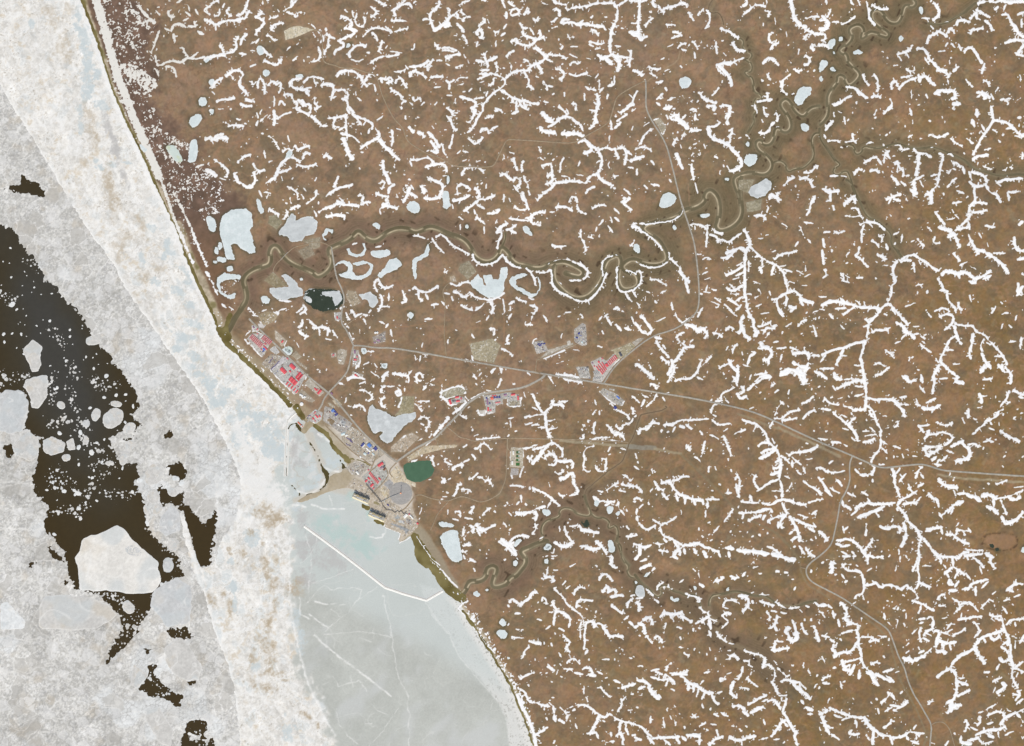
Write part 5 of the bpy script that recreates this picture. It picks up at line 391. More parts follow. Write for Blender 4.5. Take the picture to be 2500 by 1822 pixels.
one(S3,tB,'red',515,385,122,56,130,9,'broad hall beside the narrow hall')
one(S3,tB,'rose',475,315,40,24,45,5,'hut behind the narrow hall')
one(S3,tB,'mauve',825,422,62,34,50,6,'hut across the crossroads')
one(S3,tB,'rose',400,905,62,32,125,6,'hall on the sea side of the bend')
one(S3,tB,'red',450,1000,92,36,48,7,'hall nearest the ship')
one(S3,tB,'red',522,995,46,36,48,6,'hut east of the hall nearest the ship')
one(S3,tB,'red',360,1055,48,40,48,6,'hut at the quay root')
one(S3,tB,'rose',410,1110,52,17,48,5,'low shed at the quay root')
one(S3,tB,'mauve',235,995,26,24,45,5,'hut at the seaward edge')
one(S3,tB,'rose',300,1000,30,20,45,5,'hut by the seaward edge')
one(S4,tB,'bright',855,855,74,56,135,10,'square block at the north end')
one(S4,tB,'navy',910,885,62,42,45,8,'block beside the bright blue one')
one(S4,tB,'navy',960,940,40,38,45,7,'cube east of the dark block')
one(S4,tB,'navy',925,970,46,36,45,7,'cube south of the dark block')
one(S4,tB,'white',1000,1215,46,30,30,6,'hut amid the junk rows')
one(S4,tB,'pale',1110,1445,92,56,160,8,'shed beside the container yard')
one(S4,tB,'white',1195,1480,62,36,150,7,'hut beside the pale shed')
one(S4,tB,'white',1135,1255,42,26,20,6,'hut on the grey hardstand')
one(S3,tB,'white',380,1155,60,26,30,6,'hut on the snowy quay corner')
one(S4,tB,'brick',775,890,30,25,45,5,'hut west of the bright blue block')
one(S4,tC,'navy',362,372,105,46,130,9,'long hall')
one(S4,tC,'white',392,402,92,22,130,6,'lean-to along the dark blue hall')
one(S4,tC,'bright',535,388,95,80,45,11,'big square hall')
one(S4,tC,'greyroof',578,428,80,62,45,9,'annexe of the big blue hall')
one(S4,tC,'white',485,480,76,36,48,7,'shed southwest of the annexe')
one(S4,tC,'white',540,530,52,36,30,6,'hut south of the annexe')
one(S4,tC,'white',615,510,56,30,135,6,'shed east of the white hut')
for i,(x,y) in enumerate([(660,465),(690,498),(687,437),(718,470)]): one(S4,tC,'navy',x,y,46,34,45 if i%2 else 135,7,['west','south','north','east'][i]+' block of the four-part cross')
one(S4,tC,'navy',510,585,36,26,135,5,'small hut near the sea road')
one(S4,tC,'pale',635,610,72,30,45,6,'shed by the yard gate')
one(S4,tC,'pale',425,605,72,50,30,7,'pale wide shed near the sea road')
one(S4,tC,'white',315,680,52,36,48,6,'hut at the southern corner')
one(S5,tC,'red',815,872,142,62,145,11,'largest hall')
one(S5,tC,'mauve',840,950,50,40,145,6,'hut beside the largest hall')
one(S5,tC,'slate',905,925,62,30,125,7,'shed beside the largest hall')
one(S5,tC,'brick',915,990,60,40,125,6,'shed by the entrance road')
one(S5,tC,'rose',515,1010,36,36,45,6,'gatehouse on the northwest corner')
row(S5,tC,'red',550,1090,752,1325,8,66,33,122,8,'long-row barracks')
one(S5,tC,'red',795,1230,76,32,47,7,'hall flanking the long row')
one(S5,tC,'red',522,1220,62,40,45,7,'northern hut of the seaward pair')
one(S5,tC,'red',455,1285,62,42,130,7,'western hut of the seaward pair')
one(S5,tC,'rose',595,1305,32,26,45,5,'hut seaward of the long row')
one(S5,tC,'red',600,1395,92,52,130,9,'hall near the pipe rack')
one(S5,tC,'rose',637,1470,50,35,130,6,'hut at the pipe rack corner')
one(S5,tC,'mauve',530,1325,42,36,45,5,'hut nearest the pipe rack hall')
one("the northwest quay",tC,'white',240,1085,92,42,48,9,'shed alone')
one(S11,tD,'white',1378,918,95,55,132,14,'wide shed beside the pipe rack end')
one(S11,tD,'white',1512,940,112,30,50,14,'long narrow shed on the land side')
one(S11,tD,'rose',1468,882,42,30,45,8,'hut between the two white sheds')
one(S11,tD,'red',1648,1085,42,34,45,7,'hut at the far corner')
one("the yard by the pipe rack bend",tD,'navy',985,672,46,24,40,6,'hut alone')
one(S6,tE,'red',270,425,78,32,75,9,'tall hall at the west end')
one(S6,tE,'red',385,345,58,30,170,8,'hall on the north side')
one(S6,tE,'red',400,410,62,28,170,8,'hall on the south side')
one(S6,tE,'rose',455,365,34,24,80,6,'hut at the east end')
row(S6,tE,'slate',312,410,352,405,3,26,12,75,6,'module of the middle row')
one(S7,tE,'orange',972,365,46,42,0,9,'square hall')
row(S7,tE,'red',985,318,1028,316,2,26,18,170,6,'hut north of the square hall')
row(S7,tE,'navy',1016,347,1097,345,3,28,28,85,8,'cube east of the orange hall')
one(S7,tE,'mauve',895,425,92,24,88,7,'long barracks on the west side')
one(S7,tE,'red',908,545,62,24,88,7,'barracks at the southwest corner')
one(S7,tE,'rose',950,562,28,22,88,5,'hut at the southwest corner')
one(S7,tE,'rose',1070,432,80,20,172,6,'barracks on the south side')
one(S7,tE,'red',1327,300,66,30,172,8,'hall on the north edge')
one(S7,tE,'red',1410,358,66,24,86,8,'hall on the east edge')
one(S7,tE,'mauve',1195,305,50,28,165,6,'shed between the cubes and the north hall')
one(S7,tE,'navy',878,360,24,22,0,6,'hut north of the long barracks')
one(S7,tE,'navy',935,445,26,16,80,6,'hut east of the long barracks')
row(S8,tF,'red',1565,838,1675,740,6,72,19,56,8,'barracks of the eastern row')
one(S8,tF,'red',1530,870,52,44,58,9,'hall in the middle')
row(S8,tF,'red',1382,925,1470,855,4,78,20,56,8,'barracks of the northwest row')
row(S8,tF,'red',1440,985,1500,915,4,78,20,56,8,'barracks of the southern row')
one(S8,tF,'red',1400,820,30,26,58,6,'hut on the north edge')
one(S8,tF,'rose',1457,762,26,22,58,5,'hut at the northern tip')
one(S8,tF,'rose',1328,888,24,20,58,5,'hut at the west corner')
one(S8,tF,'mauve',1300,838,22,18,58,5,'hut at the northwest corner')
row(S8,tF,'greyroof',1330,1000,1385,985,3,70,14,56,5,'store of the grey rows')
row(S8,tF,'greyroof',1330,1085,1420,1080,4,50,14,130,5,'store of the lower grey rows')
one(S8,tF,'slate',1750,695,70,30,60,7,'sheds at the eastern end')
row(S9,tF,'navy',430,530,520,525,3,34,16,160,6,'stack')
one(S9,tF,'navy',455,553,42,16,160,7,'longest stack')
one("the oval drill pad",tF,'navy',1080,360,34,24,150,7,'stack near the middle')
one("the oval drill pad",tF,'navy',1045,428,36,20,10,7,'stack on the west side')
one("the oval drill pad",tF,'bluegrey',1105,395,40,14,170,5,'stack east of the middle')
one("the oval drill pad",tF,'pale',1132,502,30,22,60,5,'hut near the south end')
one("the ribbed pipe yard",tF,'blue',1710,1390,62,20,42,6,'stack on the far edge')
one("the ribbed pipe yard",tF,'navy',1665,1558,46,40,60,8,'block alone on the snow')
row("the ribbed pipe yard",tF,'greyroof',1640,1400,1740,1470,5,120,9,36,3,'pipe stack of the ribbed rows')
one(S10,tH,'red',708,1085,66,30,5,8,'hall north of the four tanks')
one(S10,tH,'rose',752,1020,46,26,85,6,'hut northeast of the hall')
one(S10,tH,'mauve',700,915,60,32,85,6,'hut by the road junction')
one(S10,tH,'white',700,1000,76,16,100,5,'narrow shed west of the roadside huts')
one("the northern side pad",tH,'red',308,142,50,28,80,7,'hall')
one("the northern side pad",tH,'mauve',365,175,26,22,80,5,'hut south of the red hall')
one("the sandy crossroads pad",tH,'rose',220,982,46,34,120,6,'hut alone')
one("the sandy crossroads pad",tH,'white',370,1102,56,22,10,5,'shed on the lower part')
one("the three-tank pad",tH,'red',722,1435,56,32,35,7,'hall')
one("the three-tank pad",tH,'rose',770,1470,30,14,35,5,'low hut')
one("the flood-edge yard",tH,'mauve',1225,655,70,34,15,4,'container row')
one("the flood-edge yard",tH,'mauve',1145,705,46,24,0,4,'container row at the southwest corner')
one("the pond pad",tE,'white',1330,1280,60,20,90,5,'shed beside the northern ponds')
one("the pond pad",tE,'white',1312,1450,60,24,90,5,'shed beside the southern ponds')
TANKS=[(tH,678,1128,15),(tH,728,1136,15),(tH,668,1168,15),(tH,717,1180,16),(tH,708,1382,15),(tH,750,1402,15),(tH,790,1425,15),(tB,35,457,24),(tB,76,478,24),(tB,98,522,24),(tB,146,512,24),(tB,66,690,42),(tH,1160,485,22),(tH,1205,482,22)]
CONT=[(tA,(758,1150,950,965),9,'slate','indigo'),(tA,(700,980,770,890),5,'slate','indigo'),(tB,(1215,1540,1345,1650),9,'mauve','indigo'),(tC,(-20,200,110,310),7,'mauve','indigo'),(tC,(-40,350,40,400),4,'mauve','indigo')]

# ---------------------------------------------------------------- helpers
U=8.0
rng=np.random.RandomState(7); random.seed(7)
C=bpy.context.scene.collection
def wx(p): return (p-1250.0)*U
def wy(p): return (911.0-p)*U
def lin(c):
    c=np.asarray(c,dtype=np.float64)/255.0
    return np.where(c<=0.04045,c/12.92,((np.clip(c,0,2)+0.055)/1.055)**2.4)
_TB={}
def _tab(seed):
    if seed not in _TB: _TB[seed]=np.random.RandomState(seed*7+1).rand(512*512).astype(np.float32)
    return _TB[seed]
def vn(X,Y,s,seed):
    """value noise, turned a little so that its lattice does not line up with the mesh"""
    T_=_tab(seed)
    x=(X*.8829+Y*.4695)/s+seed*3.7; y=(Y*.8829-X*.4695)/s-seed*1.9
    xi=np.floor(x); yi=np.floor(y)
    fx=(x-xi).astype(np.float32); fy=(y-yi).astype(np.float32)
    xi=xi.astype(np.int32)&511; yi=(yi.astype(np.int32)&511)*512
    xj=(xi+1)&511; yj=(yi+512)&262143
    fx=fx*fx*(3-2*fx); fy=fy*fy*(3-2*fy)
    a=T_[yi+xi];b=T_[yi+xj];c=T_[yj+xi];d=T_[yj+xj]
    a=a+(b-a)*fx;c=c+(d-c)*fx
    return a+(c-a)*fy
def dots(X,Y,s,seed,rmin=.15,rmax=.6,fill=.7):
    """scattered round grains: below 1 inside a grain"""
    T1=_tab(seed);T2=_tab(seed+1);T3=_tab(seed+2)
    x=(X/s+seed).astype(np.float32);y=(Y/s-seed).astype(np.float32)
    xi=np.floor(x);yi=np.floor(y);out=np.full(X.shape,9.0,np.float32)
    for dj in(-1,0,1):
        for di in(-1,0,1):
            cx=xi+di;cy=yi+dj
            k=(cy.astype(np.int32)&511)*512+(cx.astype(np.int32)&511)
            r=T3[k];ok=r<fill
            rr=rmin+(rmax-rmin)*(r/fill)**2
            d=np.hypot(x-cx-T1[k],y-cy-T2[k])/rr
            out=np.where(ok,np.minimum(out,d),out)
    return out
def cells(X,Y,s,seed):
    """broken plates: distance from the nearest seam and a random tone for each plate"""
    T1=_tab(seed);T2=_tab(seed+1);T3=_tab(seed+2)
    x=(X/s+seed).astype(np.float32);y=(Y/s-seed).astype(np.float32)
    xi=np.floor(x);yi=np.floor(y);f1=np.full(X.shape,9.0,np.float32);f2=f1.copy();tn=f1*0
    for dj in(-1,0,1):
        for di in(-1,0,1):
            cx=xi+di;cy=yi+dj;k=(cy.astype(np.int32)&511)*512+(cx.astype(np.int32)&511)
            d=np.hypot(x-cx-T1[k],y-cy-T2[k]);c=d<f1
            f2=np.where(c,f1,np.minimum(f2,d));tn=np.where(c,T3[k],tn);f1=np.where(c,d,f1)
    return (f2-f1)*s,tn
def fbm(X,Y,s,seed,o=3,g=0.5):
    t=0;a=1.0;n=0
    for k in range(o):
        t=t+a*vn(X+17.3*k,Y-9.1*k,s/(2**k),seed+k*31); n+=a; a*=g
    return t/n
def sst(a,b,x):
    t=np.clip((x-a)/(b-a),0,1); return t*t*(3-2*t)
def mix(c,col,m):
    return c*(1-m[...,None])+np.asarray(col,dtype=np.float32)*m[...,None]
class Grid:
    def __init__(s,x0,y0,x1,y1,st):
        s.x0=x0;s.y0=y0;s.st=st;s.nx=int(math.ceil((x1-x0)/st))+1;s.ny=int(math.ceil((y1-y0)/st))+1
        s.xs=x0+st*np.arange(s.nx);s.ys=y0+st*np.arange(s.ny)
        s.X,s.Y=np.meshgrid(s.xs,s.ys)
    def win(s,a,b,c,d):
        i0=max(0,int((a-s.x0)/s.st));i1=min(s.nx,int((b-s.x0)/s.st)+2)
        j0=max(0,int((c-s.y0)/s.st));j1=min(s.ny,int((d-s.y0)/s.st)+2)
        return slice(j0,max(j0,j1)),slice(i0,max(i0,i1))
def segd(X,Y,a,b):
    dx=b[0]-a[0];dy=b[1]-a[1];L=dx*dx+dy*dy+1e-9
    t=np.clip(((X-a[0])*dx+(Y-a[1])*dy)/L,0,1)
    return np.hypot(X-a[0]-t*dx,Y-a[1]-t*dy),t
def stroke(D,g,X,Y,pts,w,m=8.0):
    """D = min(D, distance to the polyline - half width); w a number or one per point"""
    ws=w if hasattr(w,'__len__') else [w]*len(pts)
    P=list(pts)
    if len(P)==1: P=[P[0],(P[0][0]+0.5,P[0][1])];ws=[ws[0]]*2
    for k in range(len(P)-1):
        a=P[k];b=P[k+1];r=max(ws[k],ws[k+1])+m
        W=g.win(min(a[0],b[0])-r,max(a[0],b[0])+r,min(a[1],b[1])-r,max(a[1],b[1])+r)
        if W[0].stop<=W[0].start or W[1].stop<=W[1].start: continue
        d,t=segd(X[W],Y[W],a,b)
        D[W]=np.minimum(D[W],d-(ws[k]+(ws[k+1]-ws[k])*t))
def polyf(X,Y,pts):
    """signed distance to a polygon, negative inside"""
    ins=np.zeros(X.shape,bool);D=np.full(X.shape,1e9)
    n=len(pts)
    for k in range(n):
        a=pts[k];b=pts[(k+1)%n]
        d,t=segd(X,Y,a,b);D=np.minimum(D,d)
        if a[1]!=b[1]:
            c=(a[1]>Y)!=(b[1]>Y)
            ins^=c&(X<(b[0]-a[0])*(Y-a[1])/(b[1]-a[1])+a[0])
    return np.where(ins,-D,D)
def bil(g,A,X,Y):
    u=np.clip((X-g.x0)/g.st,0,g.nx-1.001);v=np.clip((Y-g.y0)/g.st,0,g.ny-1.001)
    i=u.astype(int);j=v.astype(int);f=u-i;h=v-j
    return (A[j,i]*(1-f)+A[j,i+1]*f)*(1-h)+(A[j+1,i]*(1-f)+A[j+1,i+1]*f)*h
def smooth(pts,n=3,closed=False):
    P=[tuple(p) for p in pts]
    for _ in range(n):
        Q=[] if closed else [P[0]]
        m=len(P) if closed else len(P)-1
        for k in range(m):
            a=P[k];b=P[(k+1)%len(P)]
            Q+=[(a[0]*.75+b[0]*.25,a[1]*.75+b[1]*.25),(a[0]*.25+b[0]*.75,a[1]*.25+b[1]*.75)]
        if not closed: Q.append(P[-1])
        P=Q
    return P
# ---------------------------------------------------------------- materials
def attr_mat(name,rough,ns,amp,bump=0.0,spec=0.3):
    m=bpy.data.materials.new(name);m.use_nodes=True;nt=m.node_tree;b=nt.nodes['Principled BSDF']
    at=nt.nodes.new('ShaderNodeAttribute');at.attribute_name='tint'
    tc=nt.nodes.new('ShaderNodeTexCoord')
    no=nt.nodes.new('ShaderNodeTexNoise');no.inputs['Scale'].default_value=ns;no.inputs['Detail'].default_value=3
    nt.links.new(tc.outputs['Object'],no.inputs['Vector'])
    mr=nt.nodes.new('ShaderNodeMapRange');mr.inputs['From Min'].default_value=.3;mr.inputs['From Max'].default_value=.7
    mr.inputs['To Min'].default_value=1-amp;mr.inputs['To Max'].default_value=1+amp
    nt.links.new(no.outputs['Fac'],mr.inputs['Value'])
    mx=nt.nodes.new('ShaderNodeVectorMath');mx.operation='SCALE'
    nt.links.new(at.outputs['Color'],mx.inputs[0]);nt.links.new(mr.outputs['Result'],mx.inputs['Scale'])
    nt.links.new(mx.outputs['Vector'],b.inputs['Base Color'])
    b.inputs['Roughness'].default_value=rough;b.inputs['Specular IOR Level'].default_value=spec
    if bump:
        bp=nt.nodes.new('ShaderNodeBump');bp.inputs['Strength'].default_value=bump;bp.inputs['Distance'].default_value=2.0
        nt.links.new(no.outputs['Fac'],bp.inputs['Height']);nt.links.new(bp.outputs['Normal'],b.inputs['Normal'])
    return m
MT={}
def paint(rgb,rough=0.6,amp=0.08,ns=0.08,metal=0.0):
    k=(tuple(rgb),rough,metal)
    if k in MT: return MT[k]
    m=bpy.data.materials.new('paint');m.use_nodes=True;nt=m.node_tree;b=nt.nodes['Principled BSDF']
    c=lin(rgb)
    tc=nt.nodes.new('ShaderNodeTexCoord');no=nt.nodes.new('ShaderNodeTexNoise');no.inputs['Scale'].default_value=ns
    no.inputs['Detail'].default_value=4
    cr=nt.nodes.new('ShaderNodeValToRGB')
    cr.color_ramp.elements[0].position=.3;cr.color_ramp.elements[1].position=.7
    cr.color_ramp.elements[0].color=(*[x*(1-amp) for x in c],1);cr.color_ramp.elements[1].color=(*[min(1,x*(1+amp)) for x in c],1)
    nt.links.new(tc.outputs['Object'],no.inputs['Vector']);nt.links.new(no.outputs['Fac'],cr.inputs['Fac'])
    nt.links.new(cr.outputs['Color'],b.inputs['Base Color'])
    b.inputs['Roughness'].default_value=rough;b.inputs['Metallic'].default_value=metal
    MT[k]=m;return m
# ---------------------------------------------------------------- object helpers
def tag(o,label=None,cat=None,group=None,kind=None):
    if label:o['label']=label
    if cat:o['category']=cat
    if group:o['group']=group
    if kind:o['kind']=kind
    return o
def link(name,me,mat,parent=None):
    o=bpy.data.objects.new(name,me);C.objects.link(o)
    if mat is not None and not me.materials: me.materials.append(mat)
    if parent is not None:o.parent=parent
    return o
def empty(name,x,y,z,rz=0.0):
    o=bpy.data.objects.new(name,None);C.objects.link(o);o.location=(x,y,z);o.rotation_euler=(0,0,rz);o.empty_display_size=5
    return o
def sheet(name,g,Z,col,use,mat,origin=(0,0,0)):
    """mesh from a grid: Z heights, col linear rgb, use = which faces (ny-1,nx-1)"""
    J,I=np.nonzero(use)
    if len(J)==0:return None
    nx=g.nx
    q=np.stack([(J+1)*nx+I,(J+1)*nx+I+1,J*nx+I+1,J*nx+I],1)
    ids,inv=np.unique(q,return_inverse=True);q=inv.reshape(-1,4).astype(np.int32)
    X=wx(g.X.ravel()[ids]);Y=wy(g.Y.ravel()[ids]);z=Z.ravel()[ids]
    co=np.stack([X-origin[0],Y-origin[1],z-origin[2]],1).astype(np.float32)
    me=bpy.data.meshes.new(name)
    me.vertices.add(len(co));me.vertices.foreach_set('co',co.ravel())
    me.loops.add(q.size);me.loops.foreach_set('vertex_index',q.ravel())
    me.polygons.add(len(q));me.polygons.foreach_set('loop_start',np.arange(0,q.size,4,dtype=np.int32))
    me.polygons.foreach_set('loop_total',np.full(len(q),4,dtype=np.int32))
    me.polygons.foreach_set('use_smooth',np.ones(len(q),bool))
    me.update(calc_edges=True)
    if col is not None:
        a=me.attributes.new('tint','FLOAT_COLOR','POINT')
        c=np.ones((len(ids),4),np.float32);c[:,:3]=col.reshape(-1,3)[ids]
        a.data.foreach_set('color',c.ravel())
    o=link(name,me,mat);o.location=origin
    return o
def faces_any(M): return M[:-1,:-1]|M[1:,:-1]|M[:-1,1:]|M[1:,1:]
def faces_all(M): return M[:-1,:-1]&M[1:,:-1]&M[:-1,1:]&M[1:,1:]
class MB:
    """collects boxes, prisms, tubes and lathes into one mesh"""
    def __init__(s):s.v=[];s.f=[]
    def add(s,v,f):
        n=len(s.v);s.v+=v;s.f+=[tuple(n+i for i in q) for q in f];return s
    def box(s,cx,cy,z0,lx,ly,h,rz=0.0,top=1.0):
        c,d=math.cos(rz),math.sin(rz);v=[]
        for z,k in((z0,1.0),(z0+h,top)):
            for sx,sy in((-1,-1),(1,-1),(1,1),(-1,1)):
                x=sx*lx/2*k;y=sy*ly/2*k
                v.append((cx+x*c-y*d,cy+x*d+y*c,z))
        return s.add(v,[(3,2,1,0),(4,5,6,7),(0,1,5,4),(1,2,6,5),(2,3,7,6),(3,0,4,7)])
    def prism(s,poly,z0,z1):
        n=len(poly);v=[(x,y,z0) for x,y in poly]+[(x,y,z1) for x,y in poly]
        return s.add(v,[tuple(range(n-1,-1,-1)),tuple(range(n,2*n))]+[(i,(i+1)%n,n+(i+1)%n,n+i) for i in range(n)])
    def tube(s,p,q,r,r2=None,n=8):
        r2=r if r2 is None else r2
        p=np.array(p,float);q=np.array(q,float);d=q-p;d/=np.linalg.norm(d)+1e-9
        a=np.cross(d,(0,0,1.0)) if abs(d[2])<.9 else np.cross(d,(1.0,0,0));a/=np.linalg.norm(a);b=np.cross(d,a)
        v=[]
        for c,rr in((p,r),(q,r2)):
            for k in range(n):
                t=2*math.pi*k/n;v.append(tuple(c+rr*(a*math.cos(t)+b*math.sin(t))))
        return s.add(v,[tuple(range(n)),tuple(range(2*n-1,n-1,-1))]+[(k,n+k,n+(k+1)%n,(k+1)%n) for k in range(n)])
    def lathe(s,cx,cy,prof,n=20):
        v=[];f=[]
        for r,z in prof:
            for k in range(n):
                t=2*math.pi*k/n;v.append((cx+r*math.cos(t),cy+r*math.sin(t),z))
        for i in range(len(prof)-1):
            for k in range(n): f.append((i*n+k,i*n+(k+1)%n,(i+1)*n+(k+1)%n,(i+1)*n+k))
        f.append(tuple(range(n-1,-1,-1)));f.append(tuple((len(prof)-1)*n+k for k in range(n)))
        return s.add(v,f)
    def mesh(s,name):
        me=bpy.data.meshes.new(name);me.from_pydata(s.v,[],s.f);me.update();return me
    def build(s,name,mat,parent=None): return link(name,s.mesh(name),mat,parent)
# ---------------------------------------------------------------- decode traced data
def parse(t,ox,oy,k):
    out=[]
    for s in t.strip().split('|'):
        v=[float(x) for x in s.split()]
        p=[(ox+v[i]*k,oy+v[i+1]*k) for i in range(1,len(v)-1,2)]
        out.append((v[0]*0.57,p))
    return out
K5=10/3.304
STR=[]
for (ox,oy,sc,t) in SNOW: STR+=parse(t,ox,oy,{5:K5,3:10/5.507,1:1.0}[sc])
def tline(l):
    p=l.split();return float(p[0]),float(p[1]),p[2],[float(x) for x in p[3:]]
RIV=[]
for l in RIVERS.strip().split('\n'):
    ox,oy,k,v=tline(l);RIV.append((k,smooth([(ox+v[i]*K5,oy+v[i+1]*K5) for i in range(0,len(v)-1,2)],2)))
LAKE=[]
for l in LAKES.strip().split('\n'):
    ox,oy,k,v=tline(l);LAKE.append((k,[(ox+v[i]*K5,oy+v[i+1]*K5) for i in range(0,len(v)-1,2)]))
LAKE+=[('i',[(466,340),(482,340),(482,395),(458,398),(462,372)]),('y',[(402,358),(424,352),(440,375),(448,395),(430,398),(415,376)]),
('i',[(483,248),(492,237),(505,240),(503,258),(488,259)]),('i',[(463,290),(487,275),(496,290),(475,315),(462,305)]),('y',[(690,850),(701,847),(712,849),(714,858),(709,866),(702,864),(693,858)]),
('i',[(340,352),(352,356),(362,364),(358,374),(346,368)]),('i',[(883,852),(894,850),(896,862),(886,866)])]
LAKE+=[('d',[(2416,1330),(2422,1327),(2427,1332),(2425,1338),(2418,1337)]),('d',[(2430,1338),(2437,1337),(2440,1343),(2434,1346),(2429,1343)])]
LAKE+=[('g',T(500,440,3.304,940,898,1010,892,1085,890,1112,940,1108,968,1075,1010,1050,1022,1035,985,1030,945,985,940,945,925)),('g',T(500,440,3.304,806,930,850,945,868,975,862,998,830,985,808,965)),('g',T(500,440,3.304,870,885,895,882,890,905,872,905)),('g',T(500,440,3.304,828,900,848,895,842,915)),('g',T(500,440,3.304,905,890,930,888,925,900))]
LEV={'R1':6.6,'r3':5.2,'r2':3.2,'r1':1.3}
# ---------------------------------------------------------------- fields on the base grid
G=Grid(-260,-210,2760,2032,2.0)
X,Y=G.X,G.Y
cst=smooth(COAST,1)
LANDP=cst+[(1420,2200),(3000,2200),(3000,-400),(150,-400)]
GC=Grid(-260,-210,2770,2042,6.0);_c=polyf(GC.X,GC.Y,LANDP);sdL=bil(GC,_c,X,Y)
sdLw=sdL+(fbm(X,Y,9,11,2)-.5)*3.2
DR=np.full(X.shape,80.0)
for k,p in RIV: stroke(DR,G,X,Y,p,LEV[k],80)
DS=np.full(X.shape,40.0)
WXs=(fbm(X,Y,11,21,2)-.5)*7;WYs=(fbm(X,Y,11,22,2)-.5)*7
for w,p in STR: stroke(DS,G,X+WXs,Y+WYs,p,w,30)
DL=np.full(X.shape,60.0)
for k,p in LAKE:
    xs=[a for a,b in p];ys=[b for a,b in p]
    W=G.win(min(xs)-50,max(xs)+50,min(ys)-50,max(ys)+50)
    DL[W]=np.minimum(DL[W],polyf(X[W],Y[W],p))
PAD=[]
for t,c,s in PADS:
    v=[float(x) for x in s.split()];PAD.append((c,[(t[0]+v[i]/t[2],t[1]+v[i+1]/t[2]) for i in range(0,len(v),2)]))
DP=np.full(X.shape,60.0)
for c,p in PAD:
    xs=[a for a,b in p];ys=[b for a,b in p]
    W=G.win(min(xs)-50,max(xs)+50,min(ys)-50,max(ys)+50)
    DP[W]=np.minimum(DP[W],polyf(X[W],Y[W],p))
inl=np.clip((-sdL-20)/260,0,1)
amp=inl*np.clip(DR/70,.15,1)*np.clip((DL+10)/60,.15,1)*np.clip((DP+10)/60,.15,1)
gul=np.exp(-(np.maximum(DS,0)/7.0)**2)
hill=fbm(X,Y,110,3,3)
zl=2.2+np.clip(-sdLw,0,12)*.12+amp*(hill*44+fbm(X,Y,420,4,2)*20)-gul*6.0*np.clip(amp*1.5,0,1)-np.clip(1-DR/14,0,1)*1.2
ZT=np.where(sdLw<0,zl,2.2-np.clip(sdLw*1.6,0,10))
def tz(x,y): return bil(G,ZT,np.asarray(x,float),np.asarray(y,float))
def tz1(x,y): return float(tz(np.array([x]),np.array([y]))[0])
# ---------------------------------------------------------------- ground colour (albedo of vegetation, mud, sand)
n1=fbm(X,Y,150,41,3);n2=fbm(X,Y,42,42,3);n3=fbm(X+(n2-.5)*30,Y+(n1-.5)*30,16,43,3);n4=fbm(X,Y,5,44,2)
ang=fbm(X,Y,300,47,2)*3.0
st=fbm((X*np.cos(ang)+Y*np.sin(ang))*.28,-X*np.sin(ang)+Y*np.cos(ang),9,45,3)
east=np.clip((X+Y*0.6-1700)/1300,0,1)
col=np.zeros(X.shape+(3,),np.float32)
brown=np.array((154,126,103))[None,None]*(1-east[...,None])+np.array((149,118,87))[None,None]*east[...,None]
olive=np.array((137,116,90))[None,None]*(1-east[...,None])+np.array((129,106,70))[None,None]*east[...,None]
m=sst(.30,.70,n2*.3+n1*.3+n3*.4)
col[:]=brown*(1-m[...,None])+olive*m[...,None]
col=mix(col,(162,131,107),sst(.55,.80,st)*.55*(1-m))
col=mix(col,(112,98,78),sst(.54,.74,fbm(X,Y,30,48,3))*.5)
arc=np.exp(-((DS-8)/9.0)**2)*sst(.4,.65,fbm(X,Y,50,49,2))
col=mix(col,(122,108,86),arc*.5)
col=mix(col,(152,138,110),sst(.80,.92,vn(X,Y,14,51))*.35)
dw=fbm(X+(n3-.5)*34,Y+(n2-.5)*34,34,56,3)
col=mix(col,(165,129,103),np.exp(-(np.abs(dw-.5)/.022)**2)*.5*sst(.35,.6,n1+n3*.3-.1))
col=mix(col,(112,90,74),np.exp(-(np.abs(dw-.60)/.02)**2)*.35)
ch=(fbm(X,Y,10,55,3,.7)-.5)[...,None]*np.array((14,1,-8))[None,None]
col=col*(1+(n4-.5)*.12+(n3-.5)*.12)[...,None]+ch
# flood plain along the rivers
DR2=np.full(X.shape,90.0)
for k,p in RIV:
    if k!='r1': stroke(DR2,G,X,Y,p[::3]+p[-1:],2 if k!='r2' else (4 if p[0][1]>1080 and p[0][0]<1660 else -14),80)
fp=sst(1,.25,DR2/(42+50*(n2-.4)))*sst(60,110,-sdL)*.95
scroll=.5+.5*np.sin(DR*1.1+n3*8)
ug=np.clip((X-1250)/250,0,1)*(1-.6*sst(1000,1150,Y))
fcol=np.array((120,98,82))[None,None]*(1-ug[...,None])+np.array((112,100,76))[None,None]*ug[...,None]
col=col*(1-fp[...,None]*.88)+fcol*fp[...,None]*.88;col=mix(col,(98,88,68),fp*scroll*.45*sst(.4,.6,n3));col=mix(col,(136,122,98),fp*(1-scroll)*.3*sst(.45,.6,n2))
col=mix(col,(152,137,112),np.exp(-(np.maximum(DR,0)/3.5)**2)*.45)
col=mix(col,(74,60,46),sst(.80,.90,vn(X,Y,9,53))*fp*.8)
